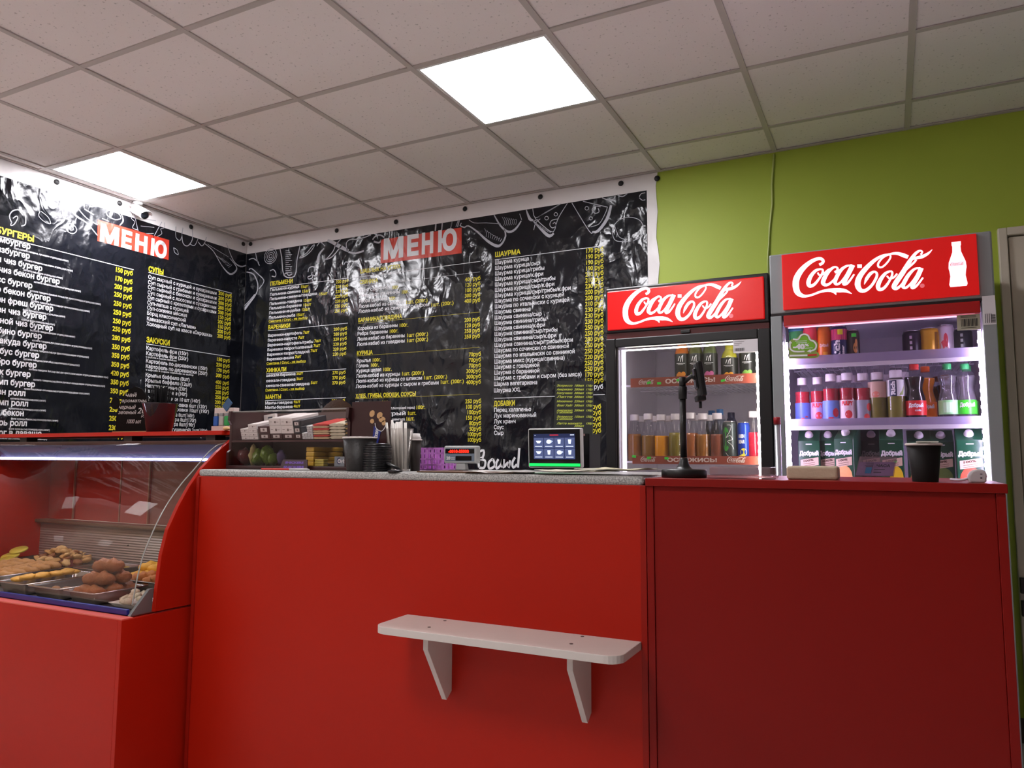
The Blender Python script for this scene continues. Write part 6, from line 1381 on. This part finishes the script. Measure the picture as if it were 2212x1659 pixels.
# ---- metal pole with red end between the fridges
xq = atz(1681, 1.30, 1.2); ztp = hy(1681, 901, 1.30).z; zrd = hy(1681, 917, 1.30).z
t = local('broom_handle', 'metal broom handle with red end leaning upright between the two fridges', 'broom', (xq, 1.30, 0))
MB().cyl((0, 0, .10), .0125, zrd-.10, 14).build('handle_tube', M('tube_alu', (168, 170, 174), .3, .7), t)
MB().lathe([(.0135, zrd), (.0135, ztp-.003), (.011, ztp), (0, ztp)], n=14).build('handle_cap', M('cap_dark_red', (150, 26, 34), .4), t)
MB().box(-.11, .11, -.03, .03, .04, .0999).box(-.105, .105, -.027, .027, 0, .0399).build('broom_head', M('broom_head_red', (120, 30, 30), .7), t, bevel=.004)

# ================================================================== THINGS ON THE SHOWCASE BOARD
yz = .36
fs = lambda u, v: (lambda p: (p.x, yz, p.z))(hy(u*.25316, 640+v*.25316, yz))
t = thing('tea_board', 'small black chalkboard with white handwritten tea prices on the showcase board', 'sign', (fs(1130, 1190)[0], yz, ZS))
out = [(985, 1178), (1000, 1000), (1060, 850), (1120, 790), (1160, 770), (1215, 790), (1270, 870), (1300, 1000), (1300, 1178)]
zmin = ZS+.0085
mb = MB(); mb.prism(out, lambda a, b: Vector((fs(a, b)[0], yz-.003, max(fs(a, b)[2], zmin))), lambda a, b: Vector((fs(a, b)[0], yz+.003, max(fs(a, b)[2], zmin)))).build('slate', M('slate_black', (22, 19, 19), .8, spec=.08), t)
mb = MB(); mb.lathe([(.028, -.002), (.028, .002)], (fs(975, 910)[0], yz+.006, fs(975, 910)[2]), 20, rot=(math.pi/2, 0, 0)).build('round_ear', MATS['slate_black'], t)
mb = MB()
for tx, a, b, y, hgt in (('чай', 1070, 1170, 858, 34), ('ароматный', 1040, 1275, 905, 30), ('черный', 1015, 1160, 962, 34), ('зеленый', 1012, 1165, 1005, 32), ('200', 1175, 1280, 1000, 50), ('руб', 1210, 1265, 1028, 24), ('1000 мл', 1080, 1205, 1085, 36)):
    text(mb, tx, a, 0, hgt, b-a, lambda u, v: Vector((fs(u, y-v)[0], yz-.0036, fs(u, y-v)[2])), .01, shear=.3, maxw=None)
mb.build('handwriting', M('chalk_white', (200, 196, 196), .6), t, fix=False)
x0_, x1_ = fs(990, 1190)[0], fs(1310, 1190)[0]
MB().box(x0_, x1_, yz-.02, yz+.02, ZS+.0002, ZS+.008).build('wooden_foot', M('foot_wood', (170, 116, 70), .6, var=.2, scale=30), t, bevel=.001)
T2, hh_, ra, rb = tall_cup('dark clear cup holding black straws on the showcase board', 345, .33, 872, 50, 34, clear('cup_smoky', (110, 106, 112), .15, .05, .62, (66, 58, 64)), ZS)
c = T2.location; bs = M('straw_black', (14, 12, 14), .7, spec=.1); zst = hy(345, 838, .33).z-ZS; rnd = random.Random(9)
for k in range(24):
    a = 2*math.pi*k/24; rr_ = ra*(.25, .55, .82)[k % 3]
    o = MB().tube([(rr_*math.cos(a), rr_*math.sin(a), .006), (rr_*math.cos(a)*1.5, rr_*math.sin(a)*1.5, zst+rnd.uniform(-.008, .006))], .0036, 6).build('black_straw', bs)
    solo(o, 'black drinking straw standing in the dark cup on the showcase board', 'straw', c, 'black straws in the dark cup')
# lighter card box
yl_ = .30; p0 = hy(456, 934, yl_); p1 = hy(500, 880, yl_)
t = local('lighter_box', 'pale card display box of lighters on the showcase board', 'box', (p0.x, yl_, ZS))
w = p1.x-p0.x; h = p1.z-ZS
MB().box(0, w, .012, .04, .0005, h).box(0, w, 0, .0119, .0005, h*.22).build('card_box', M('card_pink', (216, 196, 190), .5), t, bevel=.001)
fq = M('lighter_metal', (160, 160, 165), .3, .8)
for k, (a, c_, nm) in enumerate(((.06, (36, 92, 180), 'blue'), (.34, (176, 176, 172), 'grey'), (.62, (40, 160, 80), 'green'))):
    l = local('cigarette_lighter', '%s cigarette lighter standing in the card box on the showcase board' % nm, 'lighter', (p0.x+w*(a+.12), yl_+.0059, ZS+h*.225), 'cigarette lighters')
    l.location.y = yl_+.006
    MB().box(-w*.115, w*.115, -.005, .005, 0, h*.42).build('lighter_body', M('lighter_%s' % nm, c_, .25), l, bevel=.003); MB().box(-w*.08, w*.08, -.004, .004, h*.4202, h*.55).build('lighter_top', fq, l, bevel=.001)
q = hy(484, 884, yl_-.006)
solo(MB().box(-.016, .016, -.002, .002, -.022, .022).build('lighter_card', M('card_blue', (52, 88, 128), .4, var=.4, scale=60), bevel=.001), 'blue and white card tilted above the lighters', 'card', (q.x, yl_+.0095, ZS+h+.012), None, (.0, .75, 0))
q = hy(487, 931, .27)
solo(MB().blob((0, 0, .008), (.016, .012, .008), 12, 8, jit=.1).build('bread_piece', M('bread_tan', (216, 176, 120), .7, bump=.5)), 'small tan bread piece beside the lighter box on the showcase board', 'bread', (q.x, .275, ZS))
# ---- security camera under the ceiling corner
b0 = hz(298, 437, CZ); b0.z = CZ-.0015; tgt = hy(330, 475, b0.y-.06)
t = local('security_camera', 'white bullet security camera under the ceiling in the banner corner', 'camera', (b0.x, b0.y, b0.z)); wc = M('camera_white', (226, 226, 226), .35)
MB().lathe([(.03, 0), (.03, -.008), (.02, -.016), (0, -.016)], n=20).build('mount_base', wc, t)
MB().tube([(0, 0, -.014), (.0, -.005, -.035), (.012, -.01, -.05)], .009, 10).build('mount_arm', wc, t)
dirv = (Vector((1.0, .02, -.52))).normalized(); rq_ = dirv.to_track_quat('Z', 'Y').to_euler()
c0 = Vector((.012, -.012, -.058))-dirv*.035
MB().lathe([(.018, 0), (.026, .006), (.027, .10), (.030, .105), (.030, .115), (.025, .115)], tuple(c0), 20, rot=rq_).build('camera_body', wc, t)
R = rq_.to_matrix(); up_ = R.inverted() @ Vector((0, 0, 1)); ang = math.atan2(up_.y, up_.x)
mb = MB(); vv = []
for k in range(9):
    a = ang-1.25+2.5*k/8
    for z_ in (-.005, .135+.012*math.cos((k-4)*.4)): vv.append(c0+R @ Vector((.034*math.cos(a), .034*math.sin(a), z_)))
mb.add(vv, [(2*k, 2*k+2, 2*k+3, 2*k+1) for k in range(8)], True); o = mb.build('sun_hood', wc, t); s_ = o.modifiers.new('thickness', 'SOLIDIFY'); s_.thickness = .002
MB().lathe([(.0245, .1145), (.0245, .117), (0, .1175)], tuple(c0), 20, rot=rq_).build('lens', M('lens_dark', (40, 46, 56), .08), t)

# ================================================================== FOOD IN THE SHOWCASE
ZD = ZB+.0082
panm = M('pan_steel', (168, 164, 158), .22, .9)
def tray(lab, x0, x1, y0, y1, h=.044):
    t = local('steel_tray', lab, 'tray', ((x0+x1)/2, (y0+y1)/2, ZD), 'steel trays in the showcase')
    a, b = (x1-x0)/2, (y1-y0)/2
    def ring(k, z, r):
        p = []
        for cx_, cy_, s_ in ((a-k-r, b-k-r, 0), (-a+k+r, b-k-r, 1), (-a+k+r, -b+k+r, 2), (a-k-r, -b+k+r, 3)):
            for q in range(4):
                an = (s_+q/3)*math.pi/2; p.append((cx_+r*math.cos(an), cy_+r*math.sin(an), z))
        return p
    rs = [ring(0, h-.003, .014), ring(0, h, .014), ring(.010, h, .010), ring(.014, h-.006, .012), ring(.022, .004, .016), ring(.028, .001, .016)]
    n = 16; v = [p for r_ in rs for p in r_]; f = [(k*n+i, k*n+(i+1) % n, (k+1)*n+(i+1) % n, (k+1)*n+i) for k in range(len(rs)-1) for i in range(n)]
    f.append(tuple((len(rs)-1)*n+i for i in range(n)))
    o = MB().add(v, f, True).build('tray_pan', panm, t); s_ = o.modifiers.new('thickness', 'SOLIDIFY'); s_.thickness = .001; s_.offset = 0
    return t
tray('steel tray of yellow cutlets nearest the frame edge in the showcase', .415, .605, -.092, .235)
tray('steel tray with few pieces between the cutlet tray and the meat roll tray', .622, .812, -.092, .235)
tray('steel tray of brown meat rolls at the front of the showcase', .829, 1.010, -.092, .125)
tray('steel tray of yellow mash at the rear of the showcase', .34, .56, .262, .478)
tray('long steel tray of fried rolls and sliced meat farther along the showcase', -.20, .325, -.02, .478)
tray('steel tray of yellow pastries at the rear near the red side cheek', .74, 1.0, .16, .40)
rnd = random.Random(11)
def food(col, nm, bump=.8, bs=45): return M(nm, col, .55, var=.28, scale=38, bump=bump, bscale=bs, sss=.0)
def piece(name, lab, cat, p, e, m, rot=(0, 0, 0), grp=None, n=10, k=8, jit=.12):
    return solo(MB().blob((0, 0, 0), e, n, k, (0, 0, 0), jit, rnd).build(name, m), lab, cat, p, grp, rot)
zf = ZD+.006
roll = food((156, 98, 54), 'kebab_brown', 1., 40)
def twist(name, lab, p, L, r, m, rz, grp, ry=0.):
    pts = [(-L/2+L*i/9, .003*math.sin(i*1.7), .002*math.cos(i*2.1)) for i in range(10)]; rs = [r*(.35 if i in (0, 9) else .8 if i in (1, 8) else 1+.12*math.sin(i*2.4)) for i in range(10)]
    mb = MB().tube(pts, rs, 12)
    for i_, v_ in enumerate(mb.v): v_ += Vector((rnd.uniform(-.002, .002), rnd.uniform(-.0022, .0022), rnd.uniform(-.0022, .0022)))
    return solo(mb.build(name, m), lab, 'food', p, grp, (0, ry, rz))
RP = [((.905, -.042, .704), .4), ((.925, .018, .704), .48), ((.912, .078, .704), .38), ((.912, -.012, .747), .5), ((.920, .050, .747), .36), ((.916, .020, .789), .45)]
for i, (p, rz) in enumerate(RP):
    twist('meat_roll', '%s brown meat roll from the glass in the heaped steel tray' % ORD[i].capitalize(), (p[0], p[1], p[2]+.004), .112, .0245, roll, rz, 'brown meat rolls')
cut = food((228, 178, 74), 'cutlet_yellow', .6, 60)
for i in range(9):
    piece('yellow_cutlet', 'flat yellow breaded cutlet in the tray nearest the frame edge', 'food', (.475+.06*(i % 2)+rnd.uniform(-.006, .006), -.035+.052*(i//2), .720+.012*(i % 2)), (.034, .026, .011), cut, (0, rnd.uniform(-.1, .1), rnd.uniform(0, 3)), 'yellow cutlets')
for i, p in enumerate(((.70, .12, .718), (.745, .17, .720), (.69, .19, .722))): piece('yellow_cutlet', '%s yellow cutlet at the rear of the nearly empty tray' % ORD[i].capitalize(), 'food', p, (.034, .026, .012), cut, (0, 0, i), 'cutlets in the nearly empty tray')
for i, p in enumerate(((.70, -.03, .70), (.745, -.02, .70))): piece('fried_piece', '%s small brown piece at the front of the nearly empty tray' % ORD[i].capitalize(), 'food', p, (.02, .014, .011), food((150, 110, 70), 'fried_brown'), (0, 0, i), 'brown pieces')
saus = food((196, 150, 92), 'fried_roll', .6, 50)
for i in range(10):
    twist('fried_roll', '%s long golden fried roll in the long tray' % ORD[i].capitalize(), (.235-.175*(i % 2), .025+.047*(i//2), .708+.004*(i//2)), .15, .0185, saus, .32+rnd.uniform(-.05, .05), 'golden fried rolls')
sl1 = food((204, 160, 96), 'slice_tan', .6, 40); sl2 = food((150, 98, 58), 'slice_brown', .8, 40); sl3 = food((222, 186, 124), 'slice_pale', .5, 40)
for i in range(60):
    a = rnd.random()*6.28; q = rnd.random()**.6; hz2 = (1-q)*.055
    piece('meat_slice', 'irregular fried meat slice in the heap at the rear of the long tray', 'food', (.12+.13*q*math.cos(a), .365+.095*q*math.sin(a), .712+hz2+rnd.uniform(0, .012)), (rnd.uniform(.018, .032), rnd.uniform(.012, .022), rnd.uniform(.008, .014)), (sl1, sl2, sl3, sl1)[i % 4], (rnd.uniform(-.5, .5), rnd.uniform(-.5, .5), a), 'fried meat slices', 8, 6, .25)
mash = food((228, 196, 96), 'mash_yellow', 1., 60)
mb = MB()
for i in range(40):
    a = rnd.random()*6.28; q = rnd.random()**.5
    mb.blob((.062*q*math.cos(a), .060*q*math.sin(a), .016+.034*(1-q)), (.016, .016, .013), 7, 5, (0, 0, a), .2, rnd)
o = mb.build('potato_mash', mash); solo(o, 'heap of yellow mashed potato filling the rear tray', 'food', (.45, .37, ZD+.006)); o['kind'] = 'stuff'
yp = food((222, 170, 60), 'pastry_yellow', .5, 40); bp_ = food((186, 120, 62), 'pastry_brown', .7, 40)
for i in range(6): twist('yellow_pastry', '%s yellow pastry roll in the rear tray near the red cheek' % ORD[i].capitalize(), (.80+.055*(i % 3), .26+.05*(i//3), .715+.03*(i//3)), .12, .021, yp, 1.0, 'yellow pastry rolls')
for i in range(4): twist('brown_pastry', '%s brown pastry in front of the yellow pastry rolls' % ORD[i].capitalize(), (.845+.045*i, .205, .716+.012*(i % 2)), .09, .0185, bp_, 1.15, 'brown pastries')
t = local('white_plate', 'white square plate with pale salad at the corner of the showcase', 'plate', (1.105, .0, ZD))
MB().lathe([(0, .004), (.07, .004), (.098, .016), (.10, .016), (.075, .0005), (0, .0005)], n=4, cap=False, rot=(0, 0, math.pi/4), sx=.9, sy=1., smooth=False).build('plate_dish', M('plate_white', (216, 210, 200), .3), t, bevel=.004)
salad = food((206, 200, 176), 'salad_pale', .8, 50); mb = MB()
for i in range(34):
    a = rnd.random()*6.28; q = rnd.random()**.5
    mb.blob((.048*q*math.cos(a), .05*q*math.sin(a), .012+.034*(1-q)), (.013, .012, .010), 7, 5, (0, 0, a), .25, rnd)
o = mb.build('cabbage_salad', salad); solo(o, 'pale chopped salad heaped on the white plate', 'food', (1.105, .0, ZD+.006)); o['kind'] = 'stuff'
lem = M('lemon_yellow', (226, 210, 84), .4)
for i, p in enumerate(((-.165, .30, .725), (-.13, .26, .712), (-.17, .34, .748))):
    solo(MB().lathe([(0, 0), (.036, 0), (.038, .004), (.036, .008), (0, .008)], n=20).build('lemon_slice', lem), '%s round lemon-yellow slice at the far end of the long tray' % ORD[i].capitalize(), 'food', p, 'lemon-yellow slices', (.3, .1, 0))

# ================================================================== THE SELLER SITTING BEHIND THE COUNTER
PX, PY = 1.10, 1.08
def skin(name, pts, edges, rad, mat, parent=None, lv=2):
    me = bpy.data.meshes.new(name); me.from_pydata(pts, edges, [])
    o = bpy.data.objects.new(name, me); COL.objects.link(o)
    if parent: o.parent = parent
    s_ = o.modifiers.new('skin', 'SKIN'); s_.use_smooth_shade = True
    for v, r_ in zip(me.skin_vertices[0].data, rad): v.radius = (r_, r_) if not isinstance(r_, tuple) else r_
    me.skin_vertices[0].data[0].use_root = True
    d_ = o.modifiers.new('subdivision', 'SUBSURF'); d_.levels = lv; d_.render_levels = lv
    me.materials.append(mat); return o
skinm = M('skin_tone', (206, 160, 132), .5, sss=.1); shirt = M('shirt_dark', (44, 44, 52), .8); hairm = M('hair_brown', (50, 33, 23), .7, spec=.12, var=.45, scale=60, bump=.7, bscale=90); trou = M('trousers_dark', (34, 36, 44), .8)
t = local('person', 'seated seller with brown hair and dark shirt, mostly hidden behind the candy rack', 'person', (PX, PY, 0))
sd = .48
pts = [(0, .05, sd+.06), (0, .03, .72), (0, .01, .92), (0, 0, 1.06), (0, -.015, 1.13), (0, -.03, 1.19),
       (-.10, .02, 1.07), (-.17, .0, 1.05), (-.22, -.05, .83), (-.16, -.22, .74), (.10, .02, 1.07), (.17, 0, 1.05), (.22, -.05, .83), (.16, -.22, .74),
       (-.09, .04, sd+.04), (-.12, -.27, sd+.05), (-.12, -.24, .10), (-.12, -.25, .05), (-.12, -.34, .035), (.09, .04, sd+.04), (.12, -.27, sd+.05), (.12, -.24, .10), (.12, -.25, .05), (.12, -.34, .035)]
ed_ = [(0, 1), (1, 2), (2, 3), (3, 4), (4, 5), (3, 6), (6, 7), (7, 8), (8, 9), (3, 10), (10, 11), (11, 12), (12, 13), (0, 14), (14, 15), (15, 16), (16, 17), (17, 18), (0, 19), (19, 20), (20, 21), (21, 22), (22, 23)]
rad = [(.15, .11), (.13, .10), (.15, .11), (.11, .08), .055, .05, .07, .065, .05, .04, .07, .065, .05, .04, .09, .075, .05, .045, .035, .09, .075, .05, .045, .035]
skin('body', pts, ed_, rad, shirt, t)
hc_ = Vector((0, -.035, 1.332))
mb = MB(); n, m_ = 20, 16; vv = []
for k in range(m_+1):
    th = math.pi*k/m_
    for i in range(n):
        a = 2*math.pi*i/n; x_, y_, z_ = math.sin(th)*math.cos(a), math.sin(th)*math.sin(a), math.cos(th)
        r_ = Vector((.074*x_, .094*y_, .118*z_))
        if z_ < 0: r_.x *= 1-.25*z_*z_; r_.y *= 1-.12*z_*z_
        if y_ < -.75 and abs(x_) < .28 and -.45 < z_ < -.02: r_.y -= .016*(1-abs(x_)/.28)*(1-abs(z_+.22)/.25 if abs(z_+.22) < .25 else 0)
        vv.append(hc_+r_)
mb.add(vv, [(k*n+i, (k+1)*n+i, (k+1)*n+(i+1) % n, k*n+(i+1) % n) for k in range(m_) for i in range(n)], True)
hd_ = mb.build('head', skinm, t)
for s_ in (-1, 1):
    MB().blob(hc_+Vector((.028*s_, -.083, .004)), (.011, .006, .006), 10, 8, jit=0).build('eye', M('eye_dark', (60, 44, 36), .2), hd_)
    MB().blob(hc_+Vector((.075*s_, .005, -.01)), (.008, .018, .03), 10, 8, jit=0).build('ear', skinm, hd_)
    pth = [(.16*s_, -.22, .74), (.15*s_, -.30, .735)]
    skin('hand', [(.16*s_, -.22, .745), (.152*s_, -.27, .75), (.150*s_, -.30, .75), (.165*s_, -.345, .742), (.152*s_, -.352, .742), (.139*s_, -.348, .742), (.128*s_, -.336, .742), (.125*s_, -.29, .752), (.112*s_, -.315, .745)],
         [(0, 1), (1, 2), (2, 3), (2, 4), (2, 5), (2, 6), (1, 7), (7, 8)], [.026, .03, .032, .008, .008, .008, .0075, .011, .009], skinm, t, 1)
MB().blob(hc_+Vector((0, -.088, -.055)), (.022, .006, .006), 10, 8, jit=0).build('mouth', M('lips', (170, 100, 90), .5), hd_)
mb = MB(); vv = []
for k in range(11):
    th = .62*math.pi*k/10
    for i in range(24):
        a = 2*math.pi*i/24; x_, y_, z_ = math.sin(th)*math.cos(a), math.sin(th)*math.sin(a), math.cos(th)
        lim = 1. if y_ > -.35 or z_ > .35 else 0.
        j = 1+.025*math.sin(a*9+k)
        vv.append(hc_+Vector((.086*x_*j, .106*y_*j+.004 if lim else .09*y_, .130*z_*j if lim else .13*max(z_, .34))))
mb.add(vv, [(k*24+i, (k+1)*24+i, (k+1)*24+(i+1) % 24, k*24+(i+1) % 24) for k in range(10) for i in range(24)], True)
mb.build('hair', hairm, t)
t2 = local('bar_stool', 'plain dark stool under the seller behind the counter', 'stool', (PX, PY+.03, 0))
MB().cyl((0, 0, sd-.115), .16, .035, 24).build('seat', M('stool_dark', (40, 36, 34), .6), t2, bevel=.004)
for a in range(4):
    c_, s_ = math.cos(a*math.pi/2+.78), math.sin(a*math.pi/2+.78); MB().tube([(.12*c_, .12*s_, sd-.1155), (.17*c_, .17*s_, 0)], .011, 8).build('leg', MATS['stool_dark'], t2)

bpy.data.objects.remove(_to)
